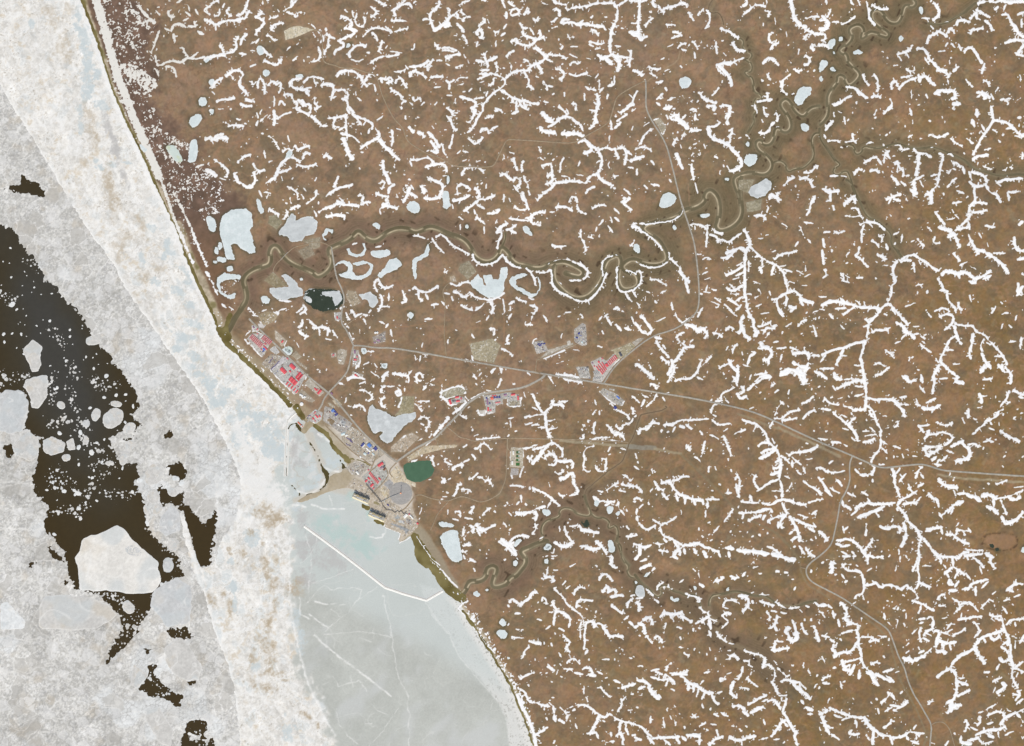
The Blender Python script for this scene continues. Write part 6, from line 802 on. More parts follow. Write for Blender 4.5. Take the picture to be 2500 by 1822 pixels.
# marsh behind the north beach
MARSH=[(180,-260),(330,-260),(335,0),(352,25),(384,62),(372,100),(368,130),(380,190),(385,210),(365,240),(400,290),(425,310),(455,345),(482,345),(486,395),(530,440),(590,480),(600,540),(560,600),(545,650),(560,740),(545,800),(510,740),(455,590),(400,470),(330,330),(290,250),(220,40)]
sdM=polyf(X,Y,MARSH)+(n3-.5)*40+(n4-.5)*12
mm=sst(26,-22,sdM)*(.55+.7*n3)
mcol=np.array((108,88,77))[None,None]+(n3-.5)[...,None]*np.array((86,70,56))[None,None]
lowm=np.clip((Y-520)/120,0,1)[...,None];mcol=mcol*(1-lowm)+(np.array((118,92,72))+(n3-.5)[...,None]*40)*lowm
col=col*(1-mm[...,None]*.9)+mcol*mm[...,None]*.9
# industrial shore flats, beach
fl=np.exp(-(np.maximum(DP,0)/5.0)**2)*.4
col=mix(col,(160,144,122),fl)
dk=sst(6,.5,np.abs(DL-1.0))*(DL>-6)*(.25+.9*sst(.45,.65,n2))
col=mix(col,(78,78,60),np.clip(dk*.45,0,.45))
bw=np.where(Y<540,10,np.where(Y<800,22,np.where(Y<1000,14,11)))+4*np.clip((Y-1450)/60,0,1)+(n2-.5)*12
be=sst(1.0,.6,-sdLw/np.maximum(bw,3))
bc=np.array((178,165,142))[None,None]+(n4-.5)[...,None]*60+(n3-.5)[...,None]*50
col=col*(1-be[...,None])+bc*be[...,None]
ob=be*sst(.5,.72,fbm(X,Y,22,61,2))
col=mix(col,(112,104,62),ob*.7)
br=sst(.5,.7,fbm(X,Y,18,63,2))*sst(30,12,-sdL)*sst(4,12,-sdL)*(Y>800)
col=mix(col,(120,98,66),br*.6)
q_=np.hypot((X-2440)/44,(Y-1322)/21)+(n3-.5)*.35
col=mix(col,(88,68,52),np.exp(-((q_-1)/.10)**2)*sst(.42,.6,n4+n3*.3-.1)*.8);col=mix(col,(158,124,100),sst(1,.7,q_)*.5)
# old gravel tracks
for w,c,p in TR:
    d=np.full(X.shape,9.0);stroke(d,G,X+(n4-.5)*3,Y+(n3-.5)*4,smooth(p,2),w,6)
    col=mix(col,c,sst(1.2,-.8,d)*.85*(.6+.5*n4))
IND=[(850,1040),(970,1125),(1010,1200),(1010,1300),(970,1330),(930,1290),(860,1215),(720,1230),(740,1205),(800,1150),(840,1130),(815,1085),(780,1040)]
zi=sst(5,-5,polyf(X+(n3-.5)*10,Y+(n4-.5)*8,IND))
col=mix(col,(210,203,192),zi*.88);col=mix(col,(236,232,224),zi*sst(.46,.62,fbm(X+(n4-.5)*14,Y*1.3,15,57,3))*sst(845,800,X)*.7)
zs_=sst(34,18,-sdL+(n2-.5)*16)*sst(750,790,Y)*sst(1345,1320,Y)
col=mix(col,(170,156,130),zs_*.8*(.5+.8*n3))
zt=sst(4,-4,polyf(X+(n3-.5)*8,Y+(n4-.5)*6,[(1004,1290),(1035,1290),(1070,1340),(1100,1400),(1128,1440),(1100,1445),(1050,1370),(1010,1318)]))
col=mix(col,(160,150,130),zt*.8)
# dry spits of fill reaching into the harbour
col=np.where((sdLw>1.5)[...,None],np.minimum(col,150),col)
gm=attr_mat('tundra',.95,.02,.07,.15,.1)
use=np.ones((G.ny-1,G.nx-1),bool)
tag(sheet('ground',G,ZT,lin(np.clip(col,0,255)),use,gm),kind='structure')
del n1,st,ang,arc,fp,scroll,mm,mcol,fl,dk,be,bc,ob,br,hill
# ---------------------------------------------------------------- sea water
gw=Grid(-1600,-1300,1500,3100,8.0)
w1=np.zeros(gw.X.shape)
n=fbm(gw.X,gw.Y,60,71,2)
cen=np.exp(-(((gw.X-60-(gw.Y-600)*.30)/120)**2+((gw.Y-860)/360)**2)*1.0)
wc=mix(np.zeros(gw.X.shape+(3,),np.float32)+np.array((62,50,25),np.float32),(67,65,59),np.clip(cen*1.15+(n-.5)*.3,0,1))
rb=sst(560,640,gw.X);wc=mix(wc,(88,80,44),rb*.8)
wm=attr_mat('sea_water',.35,.01,.05,0,.25)
tag(sheet('sea_water',gw,np.zeros(gw.X.shape),lin(wc),np.ones((gw.ny-1,gw.nx-1),bool),wm),kind='structure')
# ---------------------------------------------------------------- sea ice
S=Grid(-260,-210,1340,2032,1.6)
x,y=S.X,S.Y
sl=bil(G,sdLw,x,y)
gr=fbm(x,y,7,81,2);gf=vn(x,y,3.2,82);g2=fbm(x,y,26,83,3);g3=fbm(x,y,90,84,2)
px_=x+(gr-.5)*5;py_=y+(fbm(x,y,7,85,2)-.5)*5
sdF=polyf(px_,py_,FASTW+[(592,2300),(1700,2300),(1700,-400),(-60,-400)])
BAYP=[(718,1004),(702,1027),(698,1060),(694,1163)]+BAYW+[(840,2300),(1700,2300),(1700,1004)]
sdB=polyf(x+(g2-.5)*95+(gr-.5)*14,y+(g2-.5)*20+(gr-.5)*10,BAYP)+(fbm(x,y,70,361,2)-.5)*60
sdW=np.full(x.shape,60.0)
def addpoly(D,P,mg):
    xs=[a for a,b in P];ys=[b for a,b in P];W=S.win(min(xs)-mg,max(xs)+mg,min(ys)-mg,max(ys)+mg)
    D[W]=np.minimum(D[W],polyf(x[W],y[W],P))
for P in WATER: addpoly(sdW,P,50)
sdV=np.full(x.shape,20.0)
for P in LEADS: addpoly(sdV,P,12)
dA=dots(x+(gf-.5)*1.5,y+(gr-.5)*2,7,301,.16,.62,.75);dB=dots(x+(gf-.5)*2,y+(gr-.5)*3,17,304,.12,.55,.55)
gran=(fbm(x,y,11,86,3)-.5)*17+np.clip(1.1-dA,-.4,1)*5
hp=(sdW+gran*np.clip(1.1-np.maximum(sdW,0)/34,0,1)*np.clip(1.15+sdW/26,.35,1))*.28
# drifting brash inside the leads
tr=np.full(x.shape,40.0)
for P in [t9(450,120,470,170,490,220,520,290),t9(430,360,520,350,590,390),t9(340,60,350,220),t9(560,920,600,820,640,750,720,715),t9(380,680,420,760,480,760,540,850),t9(640,70,700,120,780,110),t4(470,1340,520,1420),t4(610,1470,690,1500,760,1480),t4(-20,850,60,930,100,900),t4(190,640,240,680,250,720),t4(350,1110,400,1180,430,1230),t4(0,1480,90,1440,180,1430),t4(0,1390,40,1440),t9(370,960,450,950,530,960,530,1000),t9(700,820,790,850,880,840),t9(640,650,690,620,760,650),t9(440,330,520,400,560,470,690,560),t9(350,740,380,800,470,790),t9(340,380,420,330,480,340),t9(1000,1080,1080,1140,1180,1260,1200,1340),t9(700,1500,830,1560),t3s(960,700,1080,740,1050,860,940,900),t3s(1150,1100,1250,1180,1300,1250),t3s(1440,1560,1520,1590,1600,1600)]:
    stroke(tr,S,x+(g2-.5)*16,y+(gr-.5)*14,P,5,20)
bden=np.clip(1-tr/13,0,1)*.72+sst(1440,1500,y)*.42*sst(.42,.58,fbm(x,y,30,88,2))+sst(.58,.75,fbm(x,y,45,87,2))*sst(840,980,y)*.05
hb=np.maximum((bden*1.25-dA)*1.2,(bden*.95-dB)*1.6)
water_l=sdL  # keep name
inw=sdW<-1
hp=np.where(inw,np.maximum(hp,np.minimum(hb,1.0)),hp)
hp=np.clip(hp,-2,1.2)+np.where(hp>0,(gf-.5)*.5,0)
hf_=np.clip((-sdF+1)*.5,-2,1.6)
hv=np.clip((sdV+(gf-.5)*2.5+(gr-.5)*3)*.6,-2,1.6)
isF=sdF<0
# colours
pk=np.zeros(x.shape+(3,),np.float32)+np.array((201,199,193),np.float32)
pk+=((gr-.5)*26+(gf-.5)*38+(vn(x,y,2.2,96)-.5)*22+(g3-.5)*18)[...,None]
pk=mix(pk,(222,222,219),sst(1.05,.75,dA)*(.2+.55*g2))
pk=mix(pk,(232,231,228),sst(1.02,.85,dB)*.6*(vn(x,y,24,91)>.5))
pk=mix(pk,(178,177,176),sst(.66,.8,fbm(x,y,5,92,2))*.6)
pk=mix(pk,(196,186,170),sst(.60,.78,fbm(x,y,34,93,3))*.5)
pk=mix(pk,(226,229,229),sst(.62,.74,fbm(x,y,75,94,2))*sst(200,420,y)*.6)
cs,cst_=cells(x+(gr-.5)*6+(g2-.5)*9,y+(gr-.5)*-5,10,341)
pk+=((cst_-.5)*17)[...,None]
pk=mix(pk,(168,166,162),sst(1.6,.3,cs)*.6*sst(.35,.6,g2))
cs2,ct2=cells(x+(gr-.5)*7,y+(g2-.5)*12,23,344)
pk=mix(pk,(221,220,217),(ct2>.80)*sst(1.0,2.5,cs2)*.55);pk=mix(pk,(162,160,156),sst(1.3,.2,cs2)*.4*sst(.4,.55,g3+g2*.3-.12))
c3,t3=cells(x+(gr-.5)*9+(g2-.5)*24,y+(gf-.5)*2+(g2-.5)*-18,38,371)
pk=mix(pk,(238,236,231),np.exp(-(c3/1.5)**2)*sst(.48,.62,fbm(x,y,50,374,2))*.75)
pk=mix(pk,(188,185,178),(t3>.86)*sst(1,3,c3)*.55)
ce,ct=cells(x+(g2-.5)*30,y+(g3-.5)*40,58,311);low=sst(980,1200,y)
pk+=((ct-.5)*22*(.3+.7*low))[...,None]
pk=mix(pk,(229,227,221),np.exp(-((ce-2.5)/1.8)**2)*low*sst(.4,.6,gr)*.6)
pk=mix(pk,(166,164,160),np.exp(-(ce/1.3)**2)*.5*sst(.45,.6,g2))
pan=fbm(x,y,60,95,2);edge=np.exp(-(np.abs(pan-.47)/.012)**2)
pk=mix(pk,(228,226,220),edge*.5*sst(1150,1300,y))
fs=np.zeros(x.shape+(3,),np.float32)+np.array((229,226,219),np.float32)
rd=np.abs(fbm(x,y,17,101,3)-.5)*2
fs+=((gr-.5)*24+(g2-.5)*20+(gf-.5)*18-sst(.12,.0,rd)*10)[...,None]
fs=mix(fs,(240,239,235),sst(.5,.7,fbm(x,y,13,102,2))*.5)
sk=fbm((x*.89-y*.45)*1.0,(x*.45+y*.89)*.16,9,109,3)
fs+=((sk-.5)*26)[...,None]
fs=mix(fs,(207,212,212),sst(.58,.78,fbm(x,y,24,103,3))*.45)
c1,t1=cells(x*.9+y*.2+(g2-.5)*22+(gr-.5)*7,(y*.6-x*.25)+(g3-.5)*30+(gr-.5)*6,24,321)
fs+=((t1-.5)*15)[...,None];fs=mix(fs,(202,209,210),(t1>.82)*sst(1.5,5,c1)*.45*sst(600,760,y+x*.3))
c9,t9_=cells(x+(gr-.5)*6,y+(g2-.5)*8,9,351)
fs+=((t9_-.5)*13*sst(.42,.6,g2))[...,None];fs=mix(fs,(196,192,184),sst(1.2,.2,c9)*.35*sst(.45,.6,g2))
fs=mix(fs,(243,242,239),np.exp(-(c1/2.2)**2)*.75*sst(.38,.55,gr))
fs=mix(fs,(176,174,168),sst(.9,.2,c1)*sst(.5,.62,g2)*.35)
fs=mix(fs,(205,190,166),sst(.56,.80,fbm(x,y,20,104,3))*sst(.4,.65,gr)*.6)
mw=fbm(x,y,30,107,3);vw=fbm(x+(mw-.5)*50,y+(g2-.5)*40,13,108,3)
fs=mix(fs,(204,194,176),np.exp(-(np.abs(vw-.46)/.022)**2)*sst(.35,.6,g2)*.42)
fs=mix(fs,(243,242,238),np.exp(-(np.abs(vw-.56)/.03)**2)*.7)
fs=mix(fs,(150,140,124),sst(.74,.84,fbm(x,y,4.5,105,2))*sst(.5,.65,g2)*.5)
by=np.zeros(x.shape+(3,),np.float32)+np.array((189,191,184),np.float32)
by+=((gf-.5)*9+(g2-.5)*12+(g3-.5)*16)[...,None]
by=mix(by,(205,207,206),sst(.5,.72,fbm(x*.8+y*.5,y*.6-x*.3,60,106,4))*.5)
z3=polyf(x+(g2-.5)*14,y+(gr-.5)*8,T(1050,1322,3.304,-90,350,20,600,160,760,230,920,310,1020,440,1170,560,1310,620,1450,640,1700,950,1700,600,1000,300,560,120,380))
z3=sst(3,-6,z3)
by=mix(by,(224,223,218),z3*.8);by=mix(by,(168,166,158),z3*sst(.62,.74,fbm(x,y,3.4,110,2,.8))*sst(.35,.6,g2)*.75)
inner=sst(1460,1380,y-(x-743)*.55+60*0)*(sdB<0)
by=mix(by,(200,207,204),inner*.7)
b_=sst(16,-16,sdB+(gr-.5)*22)
cb,tb_=cells(x+(g2-.5)*40,y+(g3-.5)*60,75,331)
by=mix(by,(216,216,211),np.exp(-(cb/1.3)**2)*sst(.45,.6,g2)*.5)
basin=sst(4,-4,polyf(x+(gr-.5)*8,y+(g2-.5)*8,[(704,1030),(724,1032),(745,1065),(772,1100),(792,1165),(785,1195),(745,1210),(712,1190),(706,1120)]))
by=mix(by,(214,215,212),basin*sst(.42,.6,fbm(x+(g2-.5)*30,y*.7,16,332,3))*.8)
by=mix(by,(190,182,170),basin*np.exp(-(np.abs(fbm(x+(g2-.5)*30,y,26,333,3)-.5)/.02)**2)*.6)
fs=fs*(1-b_[...,None])+by*b_[...,None]
# white shore-fast rim along the north beach and beside the breakwaters, brown slurry in the harbour
rim=np.exp(-((sl-7)/6.0)**2)*(y<1000)
fs=mix(fs,(242,241,238),rim*.7)
rb2=sst(26,10,sl)*(y>1440)*sst(1440,1480,y)
fs=mix(fs,(228,226,220),rb2*.8);fs=mix(fs,(150,148,140),rb2*sst(.72,.86,vn(x,y,3.4,108))*.7)
slur=np.full(x.shape,40.0)
for P,w in[([(745,1040),(752,1065),(765,1090),(778,1120),(785,1150),(800,1165)],8),([(760,1060),(770,1085),(790,1130)],4),([(850,1150),(820,1165),(800,1180),(830,1190),(850,1195)],17),([(720,1222),(760,1205),(800,1190),(850,1185)],6)]:
    stroke(slur,S,x+(gr-.5)*6,y+(g2-.5)*6,P,w,12)
fs=mix(fs,(201,193,179),sst(5,-5,slur)*.75)
PC={'w':(233,232,228),'b':(199,208,209),'n':(182,167,144),'g':(186,184,181),'t':(182,201,196)}
PA={'w':.9,'b':.85,'n':1.0,'g':.7,'t':.75}
wa=(fbm(x,y,14,111,4,.65)-.5)*2.2;wb=(gf-.5)*.5;wc_=fbm(x,y,6,112,3,.7)
for k,c,rx,ry,rot in PATCH:
    R=max(rx,ry)*1.5
    W=S.win(c[0]-R,c[0]+R,c[1]-R,c[1]+R)
    if W[0].stop<=W[0].start or W[1].stop<=W[1].start: continue
    t=math.radians(rot);dx=x[W]-c[0];dy=y[W]-c[1]
    e=np.hypot((dx*math.cos(t)+dy*math.sin(t))/rx,(-dx*math.sin(t)+dy*math.cos(t))/ry)+wa[W]+wb[W]*(k!='t')
    if k=='n': al=sst(1.35,.35,e)*(.35+.65*sst(.36,.60,wc_[W]))*(.55+.6*gf[W])
    elif k=='b': al=sst(1.1,.55,e)*(.6+.4*sst(.35,.55,wc_[W]))
    else: al=sst(1.2,.2,e)*(.75+.4*gr[W])
    fs[W]=mix(fs[W],PC[k],np.clip(al,0,1)*PA[k]*(.6 if k=='n' and c[1]<1000 else 1))
rg=np.zeros(x.shape)
for w,P in RIDGE:
    d=np.full(x.shape,20.0);stroke(d,S,x+(gr-.5)*6+(g2-.5)*7,y+(g2-.5)*9,P,0,14)
    rg=np.maximum(rg,np.exp(-(d/(w*(.55+.9*g2)))**2)*np.clip(.15+1.5*(vw-.1)*gr*2.2,0,1)*(.62 if w<=1.7 else 1))
rg=np.clip(rg,0,1)
fs=mix(fs,(241,240,236),rg*.85)
sea=sl>-4
im=attr_mat('sea_ice',.8,.05,.05,.25,.25)
h1=np.minimum(hf_,hv)+rg*2.2*(hf_>0)+((gr-.5)*.9+(gf-.5)*.4)*(hf_>0)*(1-b_*.7)
uf=faces_any((h1>0)&sea)&faces_any(isF|(sdF<2.5))
tag(sheet('sea_ice',S,h1,lin(np.clip(fs,0,250)),uf,im),kind='structure')
up=faces_any((hp>0)&(sdF>-2.5)&sea)
tag(sheet('pack_ice',S,hp-.05,lin(np.clip(pk,0,250)),up,im),label='loose grey pack ice of small broken floes and brash left of the white coastal ice belt',cat='pack ice',kind='stuff')
del pk,fs,by,rg,hp,h1,wa,wb,slur,tr
# country and ice carrying on beyond the mapped sheets
gX=Grid(-3200,-3000,5800,4800,50.0)
fl_=np.where(gX.Y<911,gX.X>150-np.clip(-gX.Y-200,0,3000)*.25,gX.X>1420+np.clip(gX.Y-2030,0,3000)*.5)
out_=(gX.X<-230)|(gX.X>2730)|(gX.Y<-180)|(gX.Y>2000)
fn=fbm(gX.X,gX.Y,220,361,3)
cL=mix(np.zeros(gX.X.shape+(3,),np.float32)+np.array((148,120,94),np.float32),(128,110,82),fn)
cL=mix(cL,(214,208,200),sst(.58,.75,fbm(gX.X,gX.Y,120,362,2))*.4)
sheet('ground',gX,np.full(gX.X.shape,2.0),lin(cL),faces_all(out_&fl_),gm)['kind']='structure'
cI=np.zeros(gX.X.shape+(3,),np.float32)+np.array((204,204,202),np.float32)+((fn-.5)*30)[...,None]
sheet('sea_ice',gX,np.full(gX.X.shape,.4),lin(cI),faces_all(out_&~fl_),im)['kind']='structure'
# ---------------------------------------------------------------- ice floes
FC={'tan':(207,205,200),'grey':(202,203,202),'big':(230,227,220),'white':(226,228,227)}
def dense_closed(p):
    Q=[]
    for i in range(len(p)):
        a=p[i];b=p[(i+1)%len(p)]
        Q+=[(a[0]*.92+b[0]*.08,a[1]*.92+b[1]*.08),(a[0]*.08+b[0]*.92,a[1]*.08+b[1]*.92)]
    return Q
FL=[]
for k,p in FLOES: FL.append((k,dense_closed(p)))
for a in FE:
    c=t9(a[0],a[1])[0];rx,ry=a[2]/2.753*.95,a[3]/2.753*.95;P=[];ph=rng.rand()*6
    for q in range(11):
        t=2*math.pi*q/11;r=1+.16*math.sin(2*t+ph)+.14*(rng.rand()-.5)
        P.append((c[0]+rx*r*math.cos(t),c[1]+ry*r*math.sin(t)))
    FL.append(('white' if max(rx,ry)<9 else rng.choice(['tan','grey','tan']),smooth(P,1,True)))
nbig=len(FL)
cand=[];tries=0
while len(cand)<95 and tries<9000:
    tries+=1
    P=np.array([rng.uniform(0,440),rng.uniform(620,1400)])
    if float(bil(S,sdW,P[:1],P[1:])[0])>-7: continue
    dens=.25+.75*(vn(P[:1],P[1:],70,120)[0]>.5)
    if rng.rand()>dens or P[1]>1270: continue
    r=1.4+2.4*rng.rand()**3
    if all((P[0]-q[0])**2+(P[1]-q[1])**2>(r+q[2]+1)**2 for q in cand): cand.append((P[0],P[1],r))
for cx,cy,r in cand:
    P=[];ph=rng.rand()*6
    for q in range(8):
        t=2*math.pi*q/8;rr=r*(1+.3*math.sin(2*t+ph)+.3*(rng.rand()-.5));P.append((cx+rr*math.cos(t),cy+rr*math.sin(t)))
    FL.append(('white',P))
big=np.mean(FLOES[6][1],axis=0)
info=[]
for i,(k,p) in enumerate(FL):
    a=np.array(p);c=a.mean(0);s=float((a.max(0)-a.min(0)).max());info.append((float(np.hypot(*(c-big))),s,c))
ORD=['nearest','second nearest','third nearest','fourth nearest','fifth nearest','sixth nearest','seventh nearest','eighth nearest','ninth nearest','tenth nearest']+[w+' nearest' for w in 'eleventh twelfth thirteenth fourteenth fifteenth sixteenth seventeenth eighteenth nineteenth twentieth twenty-first twenty-second twenty-third twenty-fourth twenty-fifth twenty-sixth twenty-seventh twenty-eighth twenty-ninth thirtieth thirty-first thirty-second thirty-third thirty-fourth thirty-fifth thirty-sixth thirty-seventh thirty-eighth thirty-ninth fortieth'.split()]
def bucket(i):
    k=FL[i][0];s=info[i][1]
    return ('broad' if s>45 else 'middling' if s>22 else 'small' if s>8.5 else 'very small')+' '+{'tan':'buff-stained','grey':'plain grey','big':'white','white':'pale'}[k]
bk={}
for i in range(nbig):
    if i!=6: bk.setdefault(bucket(i),[]).append(i)
lab={6:'largest white floe, a five-sided slab standing in the dark open water'}
for b,l in bk.items():
    l.sort(key=lambda i:info[i][0])
    for r,i in enumerate(l): lab[i]='%s ice floe, %s of its kind to the great five-sided white slab'%(b,ORD[r])
for i,(k,p) in enumerate(FL):
    d,s,c=info[i];st_=max(.8,s/70) if i<nbig else .8
    g=Grid(c[0]-s*.7-3,c[1]-s*.7-3,c[0]+s*.7+3,c[1]+s*.7+3,st_)
    fx=g.X;fy=g.Y
    e1=fbm(fx,fy,max(3,s*.12),130,2)-.5
    wq=max(1.2,s*.05) if s>20 else max(1.2,s*.12)
    sd=polyf(fx+e1*wq+(vn(fx,fy,3,138)-.5)*1.6,fy+(fbm(fx,fy,max(3,s*.12),131,2)-.5)*wq,p)
    h=np.clip(-sd*1.0,-2.5,2.4 if s>20 else 1.8)
    r1=np.abs(fbm(fx,fy,max(6,s*.3),132+i%5,2)-.5)*2
    rid=sst(.07,.0,r1)*(h>1)*sst(.45,.6,fbm(fx,fy,max(5,s*.2),137,2))
    nn=fbm(fx,fy,5,134,3,.7);nb=fbm(fx,fy,max(8,s*.22),135,3)
    cc=np.zeros(fx.shape+(3,),np.float32)+np.array(FC[k],np.float32)+((nn-.5)*36+(nb-.5)*24)[...,None]
    cc=mix(cc,(186,172,150),sst(.55,.8,nb)*({'tan':.35,'big':.35}.get(k,.15)))
    cc=mix(cc,(196,202,203),sst(.58,.72,fbm(fx,fy,max(8,s*.3),136,2))*.5)
    cc=mix(cc,(238,237,233),np.clip(rid*.55+sst(-min(5,max(2.5,s*.05)),-.5,sd)*(.55 if k!='grey' else .2)*(.4+.9*nb),0,1))
    h=h+rid*1.0+(nn-.5)*.6*(h>.5)
    o=sheet('ice_floe',g,h,lin(np.clip(cc,0,250)),faces_any(h>-.6),im,origin=(wx(c[0]),wy(c[1]),0))
    if o is None: continue
    if i<nbig: tag(o,lab[i],'ice floe','ice floes drifting in the sea')
    else: tag(o,'tiny loose white ice floe drifting with others in the dark open water','ice floe','tiny floes scattered over the dark water')
# ---------------------------------------------------------------- shore meltwater, lakes, rivers
def vector_sheet(name,g,sd,base,mat,k=.6,top=.9,edge=None,zoff=0.0,floor=1.5):
    h=np.clip(-sd*k,-floor,top)+zoff
    z=tz(g.X,g.Y)+h
    return sheet(name,g,z,lin(np.clip(base,0,252)),faces_any(h>0),mat)
wat=attr_mat('still_water',.3,.01,.05,0,.3)
lim=attr_mat('lake_ice',.7,.03,.05,.1,.3)
gO=Grid(180,-60,1330,1860,1.6)
sdO=np.full(gO.X.shape,20.0)
ox_=(fbm(gO.X,gO.Y,8,141,2)-.5)*5;oy_=(fbm(gO.X,gO.Y,8,142,2)-.5)*5
for w,p in OLIVE: stroke(sdO,gO,gO.X+ox_,gO.Y+oy_,smooth(p,1),w,10)
sdO+= (fbm(gO.X,gO.Y,12,143,2)-.5)*3
oc=np.zeros(gO.X.shape+(3,),np.float32)+np.array((118,107,64),np.float32)+((fbm(gO.X,gO.Y,20,144,2)-.5)*50)[...,None]
zb=np.maximum(tz(gO.X,gO.Y),1.9)
hO=np.clip(-sdO*.6,-4,.9)
tag(sheet('water',gO,zb+hO,lin(np.clip(oc,0,255)),faces_any(hO>0),wat),kind='structure')
LC={'i':(212,221,221),'g':(197,201,201),'d':(58,66,54),'t':(80,110,86),'y':(205,216,208)}
for i,(k,p) in enumerate(LAKE):
    xs=[a for a,b in p];ys=[b for a,b in p]
    g=Grid(min(xs)-6,min(ys)-6,max(xs)+6,max(ys)+6,1.0)
    e=2.4 if k!='t' else 1.2
    sd=polyf(g.X+(fbm(g.X,g.Y,6,150,3,.7)-.5)*e*2.2,g.Y+(fbm(g.X,g.Y,6,151,3,.7)-.5)*e*2.2,smooth(p,2,True) if len(p)<8 else dense_closed(p))-.4
    cc=np.zeros(g.X.shape+(3,),np.float32)+np.array(LC[k],np.float32)+((fbm(g.X,g.Y,9,152,3)-.5)*(18 if k in'ig' else 6))[...,None]
    if k=='g': cc+=((fbm(g.X*.3+g.Y*.2,g.Y,5,153,2)-.5)*16)[...,None]
    if k in'ig': cc=mix(cc,(236,240,240),sst(-4,0,sd)*.35+sst(.6,.8,fbm(g.X,g.Y,14,154,2))*.35)
    if k=='y': cc=mix(cc,(190,160,90),sst(410,398,g.X)*.8);cc=mix(cc,(196,205,160),sst(.55,.7,fbm(g.X,g.Y,10,155,2))*.5)
    if k=='d' and 700<g.xs.mean()<900:
        fl_=sst(.60,.64,fbm(g.X,g.Y,8,156,3)*.7+.10+.10*sst(-5,0,sd)*(g.Y<745)+.16*np.exp(-(((g.X-800)/18)**2+((g.Y-718)/9)**2))+.16*np.exp(-(((g.X-752)/10)**2+((g.Y-725)/12)**2))-.07)
        cc=mix(cc,(206,211,211),fl_)
    vector_sheet('frozen_lake' if k in'igy' else 'lake_water',g,sd,cc,lim if k in'igy' else wat,.5,1.25 if k in'igy' else .7)
    bpy.context.scene.collection.objects[-1]['kind']='structure'
DK=[t for t in[]]
# dark open moat along the south side of the grey town lake
gR=Grid(520,-60,2560,1480,1.25)
RX,RY=gR.X,gR.Y
sdR=np.full(RX.shape,30.0);Wd=np.full(RX.shape,3.0);lat=np.zeros(RX.shape);cur=np.zeros(RX.shape)
best=np.full(RX.shape,30.0)
rw=(fbm(RX,RY,14,161,2)-.5)
for k,p in RIV:
    w=LEV[k];P=np.array(p);n=len(P)
    d=np.gradient(P,axis=0);th=np.unwrap(np.arctan2(d[:,1],d[:,0]));sg=np.hypot(d[:,0],d[:,1])
    kap=np.gradient(th)/np.maximum(sg,.5);kap=np.convolve(np.pad(kap,3,'edge'),np.ones(7)/7,'valid')
    for q in range(n-1):
        a=P[q];b=P[q+1];r=w+12
        W=gR.win(min(a[0],b[0])-r,max(a[0],b[0])+r,min(a[1],b[1])-r,max(a[1],b[1])+r)
        if W[0].stop<=W[0].start or W[1].stop<=W[1].start: continue
        dd,t=segd(RX[W]+rw[W]*2,RY[W]+rw[W]*2,a,b)
        ex=dd-w
        up=ex<best[W]
        cr=((b[0]-a[0])*(RY[W]-a[1])-(b[1]-a[1])*(RX[W]-a[0]))/max(1e-6,math.hypot(b[0]-a[0],b[1]-a[1]))
        best[W]=np.where(up,ex,best[W]);lat[W]=np.where(up,cr/w,lat[W]);cur[W]=np.where(up,kap[q]*w,cur[W]);Wd[W]=np.where(up,w,Wd[W])
rc=np.zeros(RX.shape+(3,),np.float32)+np.array((110,101,77),np.float32)+((fbm(RX,RY,25,162,2)-.5)*24)[...,None]
rc=np.where((Wd<2)[...,None],np.array((116,99,78),np.float32),rc)
inn=lat*np.sign(cur);kk=np.clip(np.abs(cur)*14,0,1)
rc=mix(rc,(198,182,153),np.exp(-((inn-.45)/.30)**2)*kk*(Wd>2)*(.7+.5*vn(RX,RY,9,163)))
rc=mix(rc,(140,126,100),np.exp(-((inn-.85)/.2)**2)*kk*(Wd>2)*.7)
rc=mix(rc,(96,88,62),sst(640,560,RX)*(RY>560)*.6)
tag(vector_sheet('river',gR,best,rc,wat,.5,.6),kind='structure')
# ---------------------------------------------------------------- gravel pads
pm=attr_mat('gravel',.95,.06,.10,.2,.15)
for i,(c,p) in enumerate(PAD):
    xs=[a for a,b in p];ys=[b for a,b in p]
    g=Grid(min(xs)-4,min(ys)-4,max(xs)+4,max(ys)+4,.9)
    sd=polyf(g.X+(fbm(g.X,g.Y,4,170,2)-.5)*2.0,g.Y+(fbm(g.X,g.Y,4,171,2)-.5)*2.0,p)
    cc=np.zeros(g.X.shape+(3,),np.float32)+np.array(c,np.float32)+((fbm(g.X,g.Y,4,172,2)-.5)*34+(fbm(g.X,g.Y,16,173,2)-.5)*26)[...,None]
    cc=mix(cc,(226,224,220),sst(.74,.84,vn(g.X,g.Y,2.6,174))*(.6 if c[0]>164 else .25))
    cc=mix(cc,(112,108,98),sst(.74,.86,vn(g.X,g.Y,2.8,175))*.45)
    if c in((168,156,138),(170,164,154)): pass
    tag(vector_sheet('gravel_pad',g,sd,cc,pm,.9,1.0+.06*(i%9)+(.5 if i in(16,17,23,24,25,26,27,28,29,30,31,35)else 0),zoff=0,floor=1.0),kind='structure')
g=Grid(945,1171,1012,1238,.8)
sd=np.hypot(g.X-978.4,g.Y-1204.7)-28.2
cc=np.zeros(g.X.shape+(3,),np.float32)+np.array((165,162,158),np.float32)+((fbm(g.X,g.Y*3,8,181,2)-.5)*16+(fbm(g.X,g.Y,3,182,2)-.5)*10)[...,None]
cc=mix(cc,(178,170,158),sst(-2.0,-.5,sd)*.7)
tag(vector_sheet('flare_pad',g,sd,cc,pm,.9,2.4),kind='structure')
